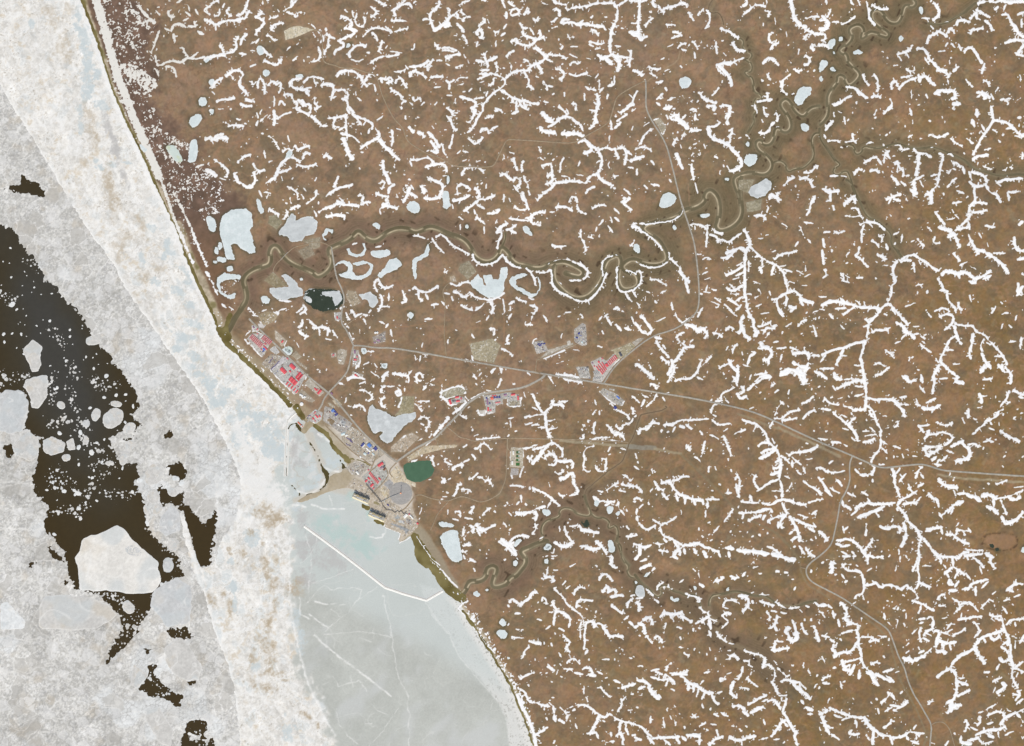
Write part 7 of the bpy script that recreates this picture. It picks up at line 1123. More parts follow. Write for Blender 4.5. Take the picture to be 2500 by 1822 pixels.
# ---------------------------------------------------------------- roads
def ribbon(name,pts,w,zo,colr,colc):
    P=np.array(smooth(pts,2));seg=np.hypot(*np.diff(P,axis=0).T);L=np.concatenate([[0],np.cumsum(seg)])
    s=np.arange(0,L[-1]+1.5,1.5);Q=np.stack([np.interp(s,L,P[:,0]),np.interp(s,L,P[:,1])],1)
    T_=np.gradient(Q,axis=0);T_/=np.maximum(np.hypot(T_[:,0],T_[:,1]),1e-6)[:,None];N=np.stack([-T_[:,1],T_[:,0]],1)
    v=[];cl=[];offs=(-1.35,-1.0,-.35,0,.35,1.0,1.35)
    for k,o in enumerate(offs):
        ww=w*(1+.25*(vn(Q[:,0]+o*9,Q[:,1],7,191)-.5)) if abs(o)>=1 else w
        R=Q+N*(o*ww)[:,None] if hasattr(ww,'__len__') else Q+N*o*ww
        z=tz(R[:,0],R[:,1])+(zo if abs(o)<=1 else -.6)
        v.append(np.stack([wx(R[:,0]),wy(R[:,1]),z],1))
        jit=((vn(R[:,0],R[:,1],4,192)-.5)*24)[:,None]
        cl.append(np.array(colc if abs(o)<.5 else colr)[None]+jit)
    n=len(Q);m=len(offs);v=np.stack(v,1).reshape(-1,3);cl=np.stack(cl,1).reshape(-1,3)
    f=[(i*m+j,i*m+j+1,(i+1)*m+j+1,(i+1)*m+j) for i in range(n-1) for j in range(m-1)]
    me=bpy.data.meshes.new(name);me.from_pydata(v.tolist(),[],f);me.update()
    a=me.attributes.new('tint','FLOAT_COLOR','POINT');c4=np.ones((len(cl),4),np.float32);c4[:,:3]=lin(np.clip(cl,0,255));a.data.foreach_set('color',c4.ravel())
    return tag(link(name,me,pm),kind='structure')
for i,(w,p) in enumerate(ROADS): ribbon('road',p,w*.92 if w>=1.55 else w*.8,2.0+.035*i,*(((158,150,137),(173,168,157)) if w>=1.55 else ((148,130,107),(161,145,122))))
# ---------------------------------------------------------------- snow
N_=Grid(190,-190,2690,2012,1.25)
sx,sy=N_.X,N_.Y
a1=fbm(sx,sy,9,201,2)-.5;a2=fbm(sx,sy,9,202,2)-.5;a3=vn(sx,sy,3.6,203)-.5;a4=vn(sx,sy,3.6,204)-.5
a5=vn(sx,sy,2.2,205)-.5
qx=sx+a1*2.8+a3*1.5+a5*.8;qy=sy+a2*2.8+a4*1.5-a5*.8
D=np.full(sx.shape,12.0)
R2=np.random.RandomState(5)
allst=[]
for w,p in STR:
    allst.append((w,p))
    xs=[a for a,b in p];ys=[b for a,b in p]
    if min(xs)>2320: allst.append((w,[(5000-a,b) for a,b in p]))
    if max(ys)<180 and min(xs)>330: allst.append((w,[(a,-b) for a,b in p]))
    if min(ys)>1642 and min(xs)>1400: allst.append((w,[(a,3644-b) for a,b in p]))
for w,p in allst:
    Q=[];ws=[]
    if len(p)==1:
        r=w*1.25;t=R2.rand()*6.3;Q=[(p[0][0]-math.cos(t)*r*.6,p[0][1]-math.sin(t)*r*.6),(p[0][0]+math.cos(t)*r*.6,p[0][1]+math.sin(t)*r*.6)];ws=[w*.9,w*.75]
    else:
        if len(p)>2: p=smooth(p,2)
        for k in range(len(p)-1):
            a,b=p[k],p[k+1];L=math.hypot(b[0]-a[0],b[1]-a[1]);n=max(1,int(L/5))
            for j in range(n):
                f=j/n;Q.append((a[0]+(b[0]-a[0])*f,a[1]+(b[1]-a[1])*f))
        Q.append(p[-1])
        for j in range(len(Q)): ws.append(w*(.66+.50*R2.rand()))
        ws[0]*=.7;ws[-1]*=.7
    stroke(D,N_,qx,qy,Q,ws,7)
    if w>=2.2 and len(Q)>3:
        side=1 if R2.rand()<.5 else -1
        for j in range(1,len(Q)-1):
            if R2.rand()<.42+.10*max(0,w-2.8):
                tx=Q[j+1][0]-Q[j-1][0];ty=Q[j+1][1]-Q[j-1][1];l=math.hypot(tx,ty)+1e-6
                s=side if R2.rand()<.72 else -side;ln=w*.9+1+5.5*R2.rand()**1.6*(1 if w>2.6 else .6);t=(R2.rand()-.5)*1.3
                nx_,ny_=-ty/l*s,tx/l*s;c_,s_=math.cos(t),math.sin(t)
                e=(Q[j][0]+(nx_*c_-ny_*s_)*ln,Q[j][1]+(nx_*s_+ny_*c_)*ln)
                r_=.7+.8*R2.rand();stroke(D,N_,qx,qy,[Q[j],e],[r_+.5,r_],6)
    for _ in range(R2.choice([0,1,1,2,3])):
        q=Q[R2.randint(len(Q))];o=(q[0]+R2.uniform(-15,15),q[1]+R2.uniform(-15,15));t=R2.rand()*6.3;l=R2.uniform(0,2.2)
        if float(bil(G,sdL,np.array([o[0]]),np.array([o[1]]))[0])<-25 and float(bil(G,DP,np.array([o[0]]),np.array([o[1]]))[0])>4: stroke(D,N_,qx,qy,[o,(o[0]+l*math.cos(t),o[1]+l*math.sin(t))],R2.uniform(.5,1.2),6)
ero=fbm(sx,sy,15,206,2)*.7+vn(sx,sy,6,207)*.3
hs=np.clip(-(D+np.clip(ero-.63,-.03,.5)*9.0)*.5,-1.6,2.6)
# speckled thin snow over the marsh
SPK=[(215,-200),(330,-200),(330,0),(384,62),(370,120),(388,205),(365,225),(400,285),(400,320),(455,345),(478,340),(480,395),(505,420),(572,466),(545,488),(548,510),(528,545),(500,540),(470,515),(450,500),(470,560),(490,610),(500,640),(485,640),(455,590),(430,530),(400,470),(370,420),(330,330),(290,250),(245,110)]
Wk=N_.win(195,640,-195,760)
kx,ky=sx[Wk],sy[Wk]
s0=polyf(kx,ky,SPK)+a1[Wk]*16
dens=sst(6,-8,s0)*(.30+.35*(fbm(kx,ky,28,211,2)-.4))
FANS=[([(291,155),(327,155),(387,197),(385,212),(363,230),(330,200),(303,182)],.66),([(428,432),(500,435),(498,465),(470,488),(440,470)],.34),([(415,455),(436,470),(470,512),(450,510),(425,480)],.4),([(455,345),(400,345),(385,380),(420,420),(470,420),(450,390)],.22),([(345,108),(372,95),(390,200),(370,210),(345,160)],.24)]
for P,v in FANS: dens=np.maximum(dens,sst(3,-4,polyf(kx+a2[Wk]*8,ky,P))*v)
bl=np.full(kx.shape,30.0)
class _g: pass
gk=Grid(N_.xs[Wk[1].start],N_.ys[Wk[0].start],N_.xs[Wk[1].stop-1],N_.ys[Wk[0].stop-1],1.25)
for P,w in[([(228,-60),(234,0),(250,50),(266,110),(288,190),(305,230),(326,290),(352,345),(388,430)],10),([(388,430),(402,462),(420,520),(445,580),(470,640)],3.5),([(440,500),(470,565),(488,612),(505,650)],3)]:
    stroke(bl,gk,kx,ky,P,w,12)
dens=np.maximum(dens,sst(5,-4,bl)*.86)
OX=[(534,690),(552,674),(576,674),(590,682),(570,700),(572,712),(582,722),(574,732),(545,722),(532,708)]
dens=np.maximum(dens,sst(4,-6,polyf(kx,ky,OX))*.33)
spv=fbm(kx,ky,3.2,212,2,.7)*.55+fbm(kx,ky,9,213,3)*.45
hk=(spv-(.80-.62*dens))*9*(dens>.03)
hk=np.where(dens>.03,np.clip(hk,-1.6,1.0),-1.6)
hs[Wk]=np.maximum(hs[Wk],hk)
# snow strewn along the southern beach and the town margin
bsl=bil(G,sdLw,sx,sy)
z2=(vn(sx,sy,4.0,214)*.6+vn(sx,sy,2.2,215)*.4)
bz=((bsl<-2)&(bsl>-30)&(sy>1440))*sst(-30,-10,bsl)*.30+((bsl<-1.5)&(bsl>-16)&(sy>760)&(sy<1010))*.20+((bsl<-2)&(bsl>-12)&(sy>1330)&(sy<1440))*.24
hz=(z2-(.86-bz))*9*(bz>.02)
hs=np.maximum(hs,np.where(bz>.02,np.clip(hz,-1.6,.9),-1.6))
# crisp banked snow rim at the head of the southern beach
rd_=np.full(sx.shape,12.0)
for P,w in[(T(1050,1322,3.304,700,1240,740,1330,800,1440,840,1560,855,1652),4.2),(T(1050,1322,3.304,0,150,100,240,170,320,220,370),2.2),(T(1050,1322,3.304,300,480,260,500,230,540,330,660,450,830,520,900),2.2),(T(800,880,3.304,720,1420,760,1490,840,1600,900,1652),2.4),(T(840,1160,9.178,930,1180,1100,1235,1260,1300,1220,1440),1.8),(T(840,1160,9.178,1250,1520,1400,1450,1500,1380),1.6),(T(840,1160,9.178,890,1150,930,1100),1.6)]:
    stroke(rd_,N_,qx,qy,P,w,8)
hs=np.maximum(hs,np.clip(-rd_*.55,-1.6,1.6))
# keep roads ploughed
ww=np.full(sx.shape,9.0)
for w,p in ROADS: stroke(ww,N_,sx,sy,smooth(p,1),w*.9,5)
hs=np.where(ww<.3,-1.6,hs)
sn=attr_mat('snow',.75,.02,.02,.1,.2)
zs=np.maximum(tz(sx,sy),np.where(bsl>0,1.4,-9))+hs
sc=np.zeros(sx.shape+(3,),np.float32)+np.array((248,248,248),np.float32)
sc=mix(sc,(226,223,214),sst(560,420,sx)*sst(640,520,sy)*.9)
sc=mix(sc,(206,198,188),sst(.75,.05,hs)*.75)
tag(sheet('snow',N_,zs+.02,lin(sc),faces_any(hs>0),sn),label='white snow drifts left in the gullies and under the banks of the brown tundra',cat='snow',kind='stuff')
del D,hs,zs,sc,qx,qy,a1,a2,a3,a4,bsl,z2
# ---------------------------------------------------------------- buildings
COL={'red':(219,84,92),'crimson':(190,60,74),'rose':(204,112,116),'mauve':(150,112,140),'blue':(92,128,205),'navy':(62,68,140),'bright':(96,136,204),'white':(238,238,234),'pale':(206,222,224),'greyroof':(168,169,168),'slate':(78,80,92),'brick':(128,76,58),'orange':(226,104,84),'indigo':(92,84,140),'bluegrey':(130,134,170)}
ADJ={'red':'red-roofed','crimson':'dark red','rose':'faded red','mauve':'dull purple','blue':'mid blue','navy':'dark blue','bright':'bright blue','white':'white-roofed','pale':'pale-roofed','greyroof':'grey-roofed','slate':'dark grey','brick':'brown','orange':'orange-red','bluegrey':'blue-grey'}
NTH='first second third fourth fifth sixth seventh eighth ninth tenth eleventh twelfth'.split()
WALL={}
VENT=MB().box(0,0,0,3,3,2.0).box(0,0,2.05,3.8,3.8,.5).mesh('vent')
def house(px,py,L,W,ang,h,colk,label,group):
    """L, W, h in metres; ang in picture degrees (clockwise)"""
    z=tz1(px,py)+1.2
    o=empty('building',wx(px),wy(py),z,-math.radians(ang))
    tag(o,label,'building',group)
    key=(round(L),round(W),h)
    if key not in WALL:
        b=MB().box(0,0,-4,L,W,h+4);rh=min(W*.16,6)
        e=1.2;v=[(-L/2-e,-W/2-e,h-.3),(L/2+e,-W/2-e,h-.3),(L/2+e,W/2+e,h-.3),(-L/2-e,W/2+e,h-.3),(-L/2-e,0,h+rh),(L/2+e,0,h+rh),
           (-L/2-e,-W/2-e,h+.5),(L/2+e,-W/2-e,h+.5),(L/2+e,W/2+e,h+.5),(-L/2-e,W/2+e,h+.5)]
        r=MB().add(v,[(3,2,1,0),(6,7,5,4),(8,9,4,5),(0,1,7,6),(2,3,9,8),(7,8,5),(9,6,4),(1,2,8,7),(3,0,6,9)])
        vt=[(-L/2+L*(q+.5)/max(1,min(4,int(L/28))),W*.18,h+rh*.4) for q in range(max(1,min(4,int(L/28))))]
        d=MB().box(L/2+.15,0,0,.4,min(4,W*.2),min(4.5,h*.6))
        WALL[key]=(b.mesh('wall'),r.mesh('roof'),vt,d.mesh('door'))
    mw,mr,mv,md=WALL[key]
    for nm,me,c in(('wall',mw,(206,202,196)),('roof',mr,COL[colk]),('door',md,(120,122,126))):
        q=bpy.data.objects.new(nm,me);C.objects.link(q)
        if not me.materials: me.materials.append(None)
        par=o if nm!='roof_vent' else None
        q.parent=o;q.material_slots[0].link='OBJECT';q.material_slots[0].material=paint(c,.55,.10,.05)
        if nm=='roof': rf=q
    for vp in mv:
        q=bpy.data.objects.new('vent',VENT);C.objects.link(q);q.parent=rf;q.location=vp
        if not VENT.materials: VENT.materials.append(paint((196,196,194),.5))
    return o
for(site,t,ck,cx,cy,L,W,a,h,what,i,n)in B:
    s=U/t[2];px=t[0]+cx/t[2];py=t[1]+cy/t[2]
    if n>1: lb='%s %s %s from the west in %s'%(NTH[i],ADJ[ck],what,site)
    else: lb='%s %s in %s'%(ADJ[ck],what,site)
    if len(lb.split())>16: lb=lb.replace(' counted from the west',' from west').replace('the clustered','clustered')
    kw=(.72 if n>3 else 1.0);house(px,py,L*s*1.04,W*s*1.06*kw,a,h,ck,lb,'buildings of '+site)
TL=['northwest tank of the square of four white tanks','northeast tank of the square of four white tanks','southwest tank of the square of four white tanks','southeast tank of the square of four white tanks','west tank of the three white tanks above the red hall','middle tank of the three white tanks above the red hall','east tank of the three white tanks above the red hall','northwest tank of the four tanks near the plant corner','northeast tank of the four tanks near the plant corner','south tank of the four tanks near the plant corner','east tank of the four tanks near the plant corner','large white tank standing alone on the seaward gravel','west one of two pale tanks on the flood-edge yard','east one of two pale tanks on the flood-edge yard']
tm=[None,None]
for i,(t,cx,cy,r) in enumerate(TANKS):
    px=t[0]+cx/t[2];py=t[1]+cy/t[2];R=r/t[2]*U*1.1;h=12
    o=empty('storage_tank',wx(px),wy(py),tz1(px,py)+1);tag(o,TL[i],'tank','white storage tanks')
    MB().lathe(0,0,[(R,-3),(R,h),(R-.3,h)],20).build('tank_shell',paint((225,226,224),.5),o)
    MB().lathe(0,0,[(R*.99,h+.05),(R*.5,h+1.6),(.6,h+2.2)],20).build('tank_roof',paint((240,240,238),.5),o)
for si,(t,(x0,y0,x1,y1),n,c1,c2) in enumerate(CONT):
    nm=['inner side of the plant fence','open brown yard of the plant','northern edge of the container yard','eastern edge of the container yard','southern edge of the container yard'][si]
    an=math.atan2(y1-y0,x1-x0)
    for i in range(n):
        f=i/max(1,n-1);ox=random.uniform(-14,14);px=t[0]+(x0+(x1-x0)*f-ox*math.sin(an))/t[2];py=t[1]+(y0+(y1-y0)*f+ox*math.cos(an))/t[2]
        o=empty('container_stack',wx(px),wy(py),tz1(px,py)+1.2,-an)
        tag(o,'%s stack of shipping containers in the row along the %s'%(NTH[i],nm),'containers','container rows of the plant and yards')
        m=MB();m2=MB()
        for k in range(3): m.box(0,-5+k*5,-1,12.2*2,4,2.6+2.6*(k%2)+1)
        m.build('lower_containers',paint(COL['indigo'],.5),o)
        for k in range(2): m2.box(random.uniform(-5,5),-5+k*10,2.6,12.2,4,2.5)
        m2.build('upper_containers',paint(COL['bluegrey' if i%2 else 'mauve'],.5),o)
# loose stores on the gravel pads
ST=[(0,22,'the northwest camp'),(5,14,'the brown plant yard'),(7,46,'the walled plant'),(12,22,'the harbour road pads'),(15,26,'the storage yards'),(18,40,'the seaward yards'),(22,26,'the terminal quay'),(34,34,'the central camp'),(39,22,'the western drill pad'),(40,30,'the oval drill pad'),(43,22,'the rubble pad beside the fork'),(46,10,'the ribbed pipe yard'),(53,18,'the flood-edge yard'),(20,10,'the terminal camp'),(19,16,'the old jetty yard'),(31,8,'the southeast jetty yard')]
sm={}
for pi,n,nm in ST:
    c,p=PAD[pi];xs=[a for a,b in p];ys=[b for a,b in p];k=0
    while k<n:
        a=random.uniform(min(xs),max(xs));b=random.uniform(min(ys),max(ys))
        if polyf(np.array([a]),np.array([b]),p)[0]>-1: continue
        k+=1;kc=random.choice(['white','white','pale','greyroof','greyroof','slate','slate','bluegrey','brick'])
        o=empty('equipment_module',wx(a),wy(b),tz1(a,b)+1.2,random.choice([-.8,.78,-.79,.77])+random.uniform(-.1,.1))
        tag(o,'%s box of stores lying loose on %s'%({'white':'white','pale':'pale','greyroof':'light grey','slate':'dark grey','bluegrey':'blue-grey','mauve':'dull purple','brick':'brown'}[kc],nm),'stores','stores lying loose on '+nm+' '+kc)
        sz=random.choice([(22,8),(26,10),(14,10),(30,9)])
        if sz not in sm: sm[sz]=(MB().box(0,0,-2,sz[0],sz[1],6.5).mesh('body'),MB().box(sz[0]*.1,0,4.55,sz[0]*.7,sz[1]*.7,1.6,0,.9).mesh('lid'))
        for nn_,me in zip(('body','lid'),sm[sz]):
            q=bpy.data.objects.new(nn_,me);C.objects.link(q);q.parent=o
            if not me.materials: me.materials.append(None)
            q.material_slots[0].link='OBJECT';q.material_slots[0].material=paint(COL[kc],.6)
# green lined ponds
for i,(cx,cy,w_,h_) in enumerate([(1405,1270,62,50),(1405,1335,62,48),(1405,1402,62,46),(1405,1470,68,56)]):
    px=tE[0]+cx/tE[2];py=tE[1]+cy/tE[2];k=U/tE[2]
    o=empty('lined_pond',wx(px),wy(py),tz1(px,py)+1.6);tag(o,NTH[i]+' green lined pond from the north on the fenced sandy pad','pond','green lined ponds on the sandy pad')
    L,W=w_*k,h_*k
    b=MB();t_=5
    for sx_,sy_,lx,ly in((0,W/2,L+t_,t_),(0,-W/2,L+t_,t_),(L/2,0,t_,W-t_),(-L/2,0,t_,W-t_)): b.box(sx_,sy_,-2,lx,ly,3.2)
    b.build('bund',paint((186,172,140),.9),o)
    MB().box(0,0,-2,L-t_,W-t_,2.4).build('pond_liner',paint((58,104,48) if i>1 else (66,96,62),.5),o)
    if i<3: MB().box(L*.32,W*.1,.42,L*.3,W*.35,1.2,0,.8).build('snow_cap',paint((240,242,245),.8),o)
# ---------------------------------------------------------------- breakwaters
def dyke(name,pts,base,top,h,label,rw_,side):
    P=smooth(pts,1);o=empty(name,wx(P[0][0]),wy(P[0][1]),0);tag(o,label,'breakwater')
    def strip(offs,zs,nm,mat):
        v=[];f=[];m=len(offs)
        for i,p in enumerate(P):
            a=P[max(0,i-1)];b=P[min(len(P)-1,i+1)];tx,ty=b[0]-a[0],b[1]-a[1];l=math.hypot(tx,ty)
            for q,z in zip(offs,zs): v.append((wx(p[0]-ty/l*q)-o.location.x,wy(p[1]+tx/l*q)-o.location.y,z+random.uniform(-.4,.4)*(nm!='crest_road')))
        for i in range(len(P)-1):
            for j in range(m-1): f.append((i*m+j,i*m+j+1,(i+1)*m+j+1,(i+1)*m+j))
        f.append(tuple(range(m-1,-1,-1)));f.append(tuple((len(P)-1)*m+j for j in range(m)))
        MB().add(v,f).build(nm,mat,o)
    strip([-base,-top,top,base],[-1,h,h,-1],'snowy_slope',paint((236,235,230),.85,.06,.03))
    strip([side-rw_,side-rw_,side+rw_,side+rw_],[h-.5,h+.8,h+.8,h-.5],'crest_road',paint((178,172,160),.9))
    return o
def dens_(p,s=4):
    Q=[]
    for k in range(len(p)-1):
        L=math.hypot(p[k+1][0]-p[k][0],p[k+1][1]-p[k][1]);n=max(1,int(L/s))
        for j in range(n): f=j/n;Q.append((p[k][0]+(p[k+1][0]-p[k][0])*f,p[k][1]+(p[k+1][1]-p[k][1])*f))
    return Q+[p[-1]]
dyke('breakwater',dens_([(743,1284),(790,1318),(841,1356),(885,1390),(929,1425),(941,1434),(985,1449),(1041,1465),(1081,1442)]),5.2,2.2,7,'long bent snow-covered breakwater closing off the southern bay',.7,-1.2)
dyke('breakwater',dens_([(722,1008),(711,1017),(702,1027),(699.5,1050),(697.5,1090),(696,1130),(695,1163)]),3.0,1.6,6,'straight snow-covered breakwater running south from the quay with the orange ship',.5,0)
dyke('breakwater',dens_([(703.5,1048),(704,1090),(703,1130),(701.5,1162)]),2.3,1.0,5,'parallel inner snow-covered mole beside the dark narrow lead',.3,0)
# ---------------------------------------------------------------- bridges
def bridge(p,q,label,w=10):
    a=np.array((wx(p[0]),wy(p[1])));b=np.array((wx(q[0]),wy(q[1])));c=(a+b)/2;L=np.hypot(*(b-a))
    z=max(tz1(*p),tz1(*q))+2.2
    o=empty('bridge',c[0],c[1],z,math.atan2(b[1]-a[1],b[0]-a[0]));tag(o,label,'bridge')
    MB().box(0,0,0,L,w,1.6).build('deck',paint((186,180,168),.8),o)
    for s in(-1,1): MB().box(0,s*(w/2-.4),1.62,L,.5,1.4).build('railing',paint((150,150,150),.5),o)
    for k in(-.25,.25): MB().box(L*k,0,-6,3,w*.8,5.95).build('pier',paint((150,145,138),.8),o)
bridge((684,636),(703,616),'narrow straight bridge over the wide river near its mouth')
bridge((1667,503),(1672,524),'road bridge over the upper river between two snowy banks',14)
# ---------------------------------------------------------------- ship
ang=-math.radians(45);sx0,sy0=660+402/5.507,1000+200/5.507
sh=empty('ship',wx(sx0),wy(sy0),0,ang);tag(sh,'orange-hulled icebreaking ship moored along the quay by the dark water','ship')
hp_=[(-66,-11),(40,-11.5),(60,-8),(70,0),(60,8),(40,11.5),(-66,11),(-69,0)]
v=[(x*.93,y*.8,-1) for x,y in hp_]+[(x,y,9) for x,y in hp_];n=8
MB().add(v,[tuple(range(7,-1,-1)),tuple(range(8,16))]+[(i,(i+1)%8,8+(i+1)%8,8+i) for i in range(8)]).build('hull',paint((226,88,48),.5),sh)
MB().box(-18,0,9.05,84,17,.5).build('cargo_deck',paint((214,96,58),.7),sh)
s_=MB().box(40,0,9.05,20,18,9).box(42,0,18.05,14,22,4).build('superstructure',paint((238,236,232),.5),sh)
MB().box(52.6,0,12,.4,14,2).build('bridge_windows',paint((40,46,54),.3),s_)
MB().lathe(30,5,[(3,9.05),(2.6,21)],12).lathe(30,-5,[(3,9.05),(2.6,21)],12).build('funnel',paint((40,38,40),.6),sh)
MB().tube((44,0,22),(44,0,34),.6,.3).build('mast',paint((220,220,220),.5),sh)
MB().box(24,0,9.1,7,16,4).build('hatch_cover',paint((48,44,46),.6),sh)
cr_=MB().tube((-20,0,9.6),(-20,0,20),1.2).tube((-20,0,20),(-46,0,23),.9,.6).build('deck_crane',paint((232,190,70),.5),sh)
# ---------------------------------------------------------------- gas plants on the quay
def lng(cx,cy,label,first):
    px=840+cx/9.178;py=1160+cy/9.178
    o=empty('gas_liquefaction_platform',wx(px),wy(py),0,-math.radians(23));tag(o,label,'industrial platform','concrete gas platforms on the quay')
    r=random.Random(3)
    hull=[(-170,-66),(165,-66),(172,-40),(172,44),(-172,44),(-176,-40)];tp=[(-160,-40),(160,-40),(164,-30),(164,42),(-164,42),(-166,-30)]
    v=[(x,y,-2) for x,y in hull]+[(x,y,30) for x,y in tp]
    MB().add(v,[tuple(range(5,-1,-1)),tuple(range(6,12))]+[(i,(i+1)%6,6+(i+1)%6,6+i) for i in range(6)]).build('concrete_hull',paint((214,206,178),.85,.12),o)
    MB().box(0,2,30.05,322,74,2.5).build('deck',paint((176,172,162),.8),o)
    MB().box(-18,-14,32.6,150,30,9).build('cooler_bank',paint((176,180,184),.6),o)
    MB().box(88,-14,32.6,50,30,11).build('cooler_bank',paint((168,170,172),.6),o)
    for k in range(12): MB().box(-150+k*27,31,32.6,r.choice([13,17,21]),20,r.uniform(26,46)).build('process_module',paint(r.choice([(200,188,150),(186,172,140),(206,200,186),(160,156,148)]),.7),o)
    for k in range(11): MB().box(-142+k*27+r.uniform(-5,5),37,58,4,4,r.uniform(14,30)).build('column_tower',paint((96,98,100),.5),o)
    MB().box(-40,12,32.6,200,12,22).build('pipe_gallery',paint((196,180,136),.7),o)
    MB().box(108,16,32.6,70,10,24).build('pipe_gallery',paint((150,148,142),.7),o)
    for k in range(3): MB().box(-146+k*15,8,32.6,11,14,20+4*k).build('utility_block',paint((236,236,232),.5),o)
    for k in range(4): MB().lathe(-120+k*9,-20,[(3.4,32.6),(3.4,44),(1,46)],10).build('white_vessel',paint((238,238,236),.4),o)
    for k in range(9): MB().box(-136+k*33+r.uniform(-6,6),-33,32.6,r.uniform(8,20),9,r.uniform(5,14)).build('service_module',paint(r.choice([(206,194,160),(214,210,200),(150,128,112),(178,176,172)]),.7),o)
    b=MB()
    for k in range(6): b.tube((-155+k*60,-30,33),(-155+k*60,36,33),1.2)
    b.build('cross_piping',paint((120,122,124),.4),o)
    # helideck-like lay-down corner with gantry crane
    cr=MB().tube((70,-28,32.6),(70,-28,60),1.8).tube((70,-28,60),(112,-34,66),1.2,.7).build('pedestal_crane',paint((222,176,60),.5),o)
    return o
lng(385,520,'gas platform on the northwest berth, the nearer one to the snowy square',True)
lng(742,922,'gas platform on the southeast berth, next to the grey paved jetty',False)
def rack(name,pts,z,w,label,cat,c_deck,c_pipe,step=24,t=(840,1160,9.178)):
    P=[(t[0]+a/t[2],t[1]+b/t[2]) for a,b in pts]
    W=[(wx(a),wy(b)) for a,b in P];o=empty(name,W[0][0],W[0][1],tz1(*P[0])+1);tag(o,label,cat)
    dk=MB();pp=MB();cl=MB();ox,oy=W[0]
    for k in range(len(W)-1):
        a=np.array(W[k]);b=np.array(W[k+1]);L=np.hypot(*(b-a));an=math.atan2(b[1]-a[1],b[0]-a[0]);c=(a+b)/2-np.array((ox,oy))
        dk.box(c[0],c[1],z+.02*k,L+w*.8,w,1.0,an)
        nn=np.array((-math.sin(an),math.cos(an)))
        for q in(-.36,-.12,.12,.36):
            p0=a+nn*w*q-np.array((ox,oy));p1=b+nn*w*q-np.array((ox,oy));pp.tube((*p0,z+2.3),(*p1,z+2.3),w*.08,n=6)
        for j in range(int(L/step)+1):
            pt=a+(b-a)*(j*step/L)-np.array((ox,oy))
            for s in(-1,1): cl.box(*(pt+nn*s*w*.42),-3,1.2,1.2,z+2.9)
    dk.build('rack_deck',paint(c_deck,.7),o);pp.build('pipework',paint(c_pipe,.5),o);cl.build('rack_legs',paint((90,90,92),.6),o)
    return o
rack('pipe_rack',[(490,200),(560,285),(635,368),(740,490),(840,610)],19,11,'long elevated dark pipe rack running behind the two gas platforms','pipe rack',(86,84,86),(104,104,106))
rack('pipe_rack',[(850,625),(872,690),(955,778),(1080,795),(1140,845),(1195,800),(1240,835),(1275,797),(1340,872),(1400,820)],11,8,'zigzag pipe rack from the long rack to the white sheds','pipe rack',(96,92,92),(116,112,112))
rack('pipe_rack',[(840,600),(960,535),(1100,470),(1250,412)],15,9,'pale pipe rack reaching across the round pad to the flare','pipe rack',(206,204,200),(190,190,188))
rack('access_trestle',[(468,490),(478,440),(510,395),(520,345),(560,318)],24,8,'access trestle from the northwest gas platform to the long rack','trestle',(196,190,178),(170,166,158))
rack('access_trestle',[(825,890),(835,840),(855,760),(868,700)],24,8,'access trestle from the southeast gas platform to the long rack','trestle',(196,190,178),(170,166,158))
# ---------------------------------------------------------------- flare
fx_,fy_=978.6,1204.2
f=empty('flare_stack',wx(fx_),wy(fy_),tz1(fx_,fy_)+2.3);tag(f,'tall flare stack with an orange flame in the middle of the round grey pad','flare stack')
b=MB()
Hh=118
for k in range(3):
    t=2*math.pi*k/3+.3;b.tube((9*math.cos(t),9*math.sin(t),0),(2*math.cos(t),2*math.sin(t),Hh),1.3,.9)
for q in range(10):
    for k in range(3):
        t=2*math.pi*k/3+.3;t2=t+2*math.pi/3;z0=Hh*q/10;z1=Hh*(q+1)/10;r0=9-7*q/10;r1=9-7*(q+1)/10
        b.tube((r0*math.cos(t),r0*math.sin(t),z0),(r1*math.cos(t2),r1*math.sin(t2),z1),.5,n=5)
b.build('lattice_tower',paint((206,96,66),.6),f)
MB().tube((0,0,0),(0,0,Hh+6),1.6,1.2,10).build('flare_pipe',paint((190,186,180),.5),f)
MB().lathe(0,0,[(14,0),(14,2.4),(5,3.4),(5,6)],14).build('base_skid',paint((236,150,104),.6),f)
fm=bpy.data.materials.new('flame');fm.use_nodes=True;nt=fm.node_tree;nt.nodes.clear()
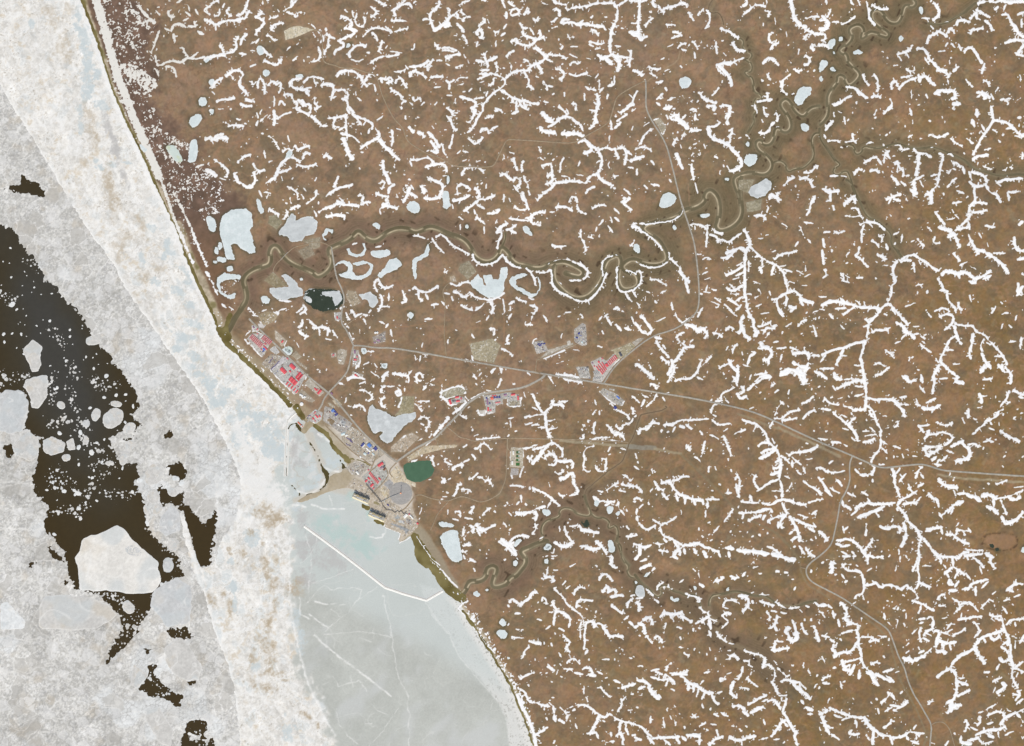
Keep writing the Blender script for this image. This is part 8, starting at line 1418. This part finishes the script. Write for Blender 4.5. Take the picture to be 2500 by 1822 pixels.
eo=nt.nodes.new('ShaderNodeOutputMaterial');em=nt.nodes.new('ShaderNodeEmission');cr=nt.nodes.new('ShaderNodeValToRGB');tc=nt.nodes.new('ShaderNodeTexCoord');no=nt.nodes.new('ShaderNodeTexNoise');no.inputs['Scale'].default_value=.12
cr.color_ramp.elements[0].color=(1,.25,.06,1);cr.color_ramp.elements[1].color=(1,.75,.45,1);cr.color_ramp.elements[0].position=.35;cr.color_ramp.elements[1].position=.65
nt.links.new(tc.outputs['Object'],no.inputs['Vector']);nt.links.new(no.outputs['Fac'],cr.inputs['Fac']);nt.links.new(cr.outputs['Color'],em.inputs['Color']);em.inputs['Strength'].default_value=1.3;nt.links.new(em.outputs['Emission'],eo.inputs['Surface'])
MB().lathe(0,0,[(1.5,Hh+5),(6,Hh+9),(9,Hh+15),(7,Hh+22),(3,Hh+28),(.4,Hh+33)],12).build('flame',fm,f)
# ---------------------------------------------------------------- light, sky, camera
sc_=bpy.context.scene
EL=math.radians(43);AZ=math.radians(184)
w=bpy.data.worlds.new('World');sc_.world=w;w.use_nodes=True;nt=w.node_tree
bg=nt.nodes['Background'];sk=nt.nodes.new('ShaderNodeTexSky');sk.sky_type='NISHITA';sk.sun_disc=False
sk.sun_elevation=EL;sk.sun_rotation=AZ;sk.air_density=1.0;sk.dust_density=1.5
nt.links.new(sk.outputs['Color'],bg.inputs['Color']);bg.inputs['Strength'].default_value=0.10
sl_=bpy.data.lights.new('sun','SUN');sl_.energy=3.15;sl_.angle=math.radians(.5);sl_.color=(1,.935,.81)
so=bpy.data.objects.new('sun',sl_);C.objects.link(so)
# sun stands a little west of south: light travels towards the north
d=Vector((math.sin(AZ)*math.cos(EL),math.cos(AZ)*math.cos(EL),math.sin(EL)))
so.rotation_euler=d.to_track_quat('Z','Y').to_euler();so.location=d*20000
H=40000.0
cam=bpy.data.cameras.new('camera');cam.sensor_width=36;cam.lens=36*H/20000.0;cam.clip_start=100;cam.clip_end=120000
co=bpy.data.objects.new('camera',cam);C.objects.link(co);co.location=(0,0,H);sc_.camera=co
vs=sc_.view_settings;vs.view_transform='Standard';vs.look='None';vs.gamma=1;vs.exposure=EXPO
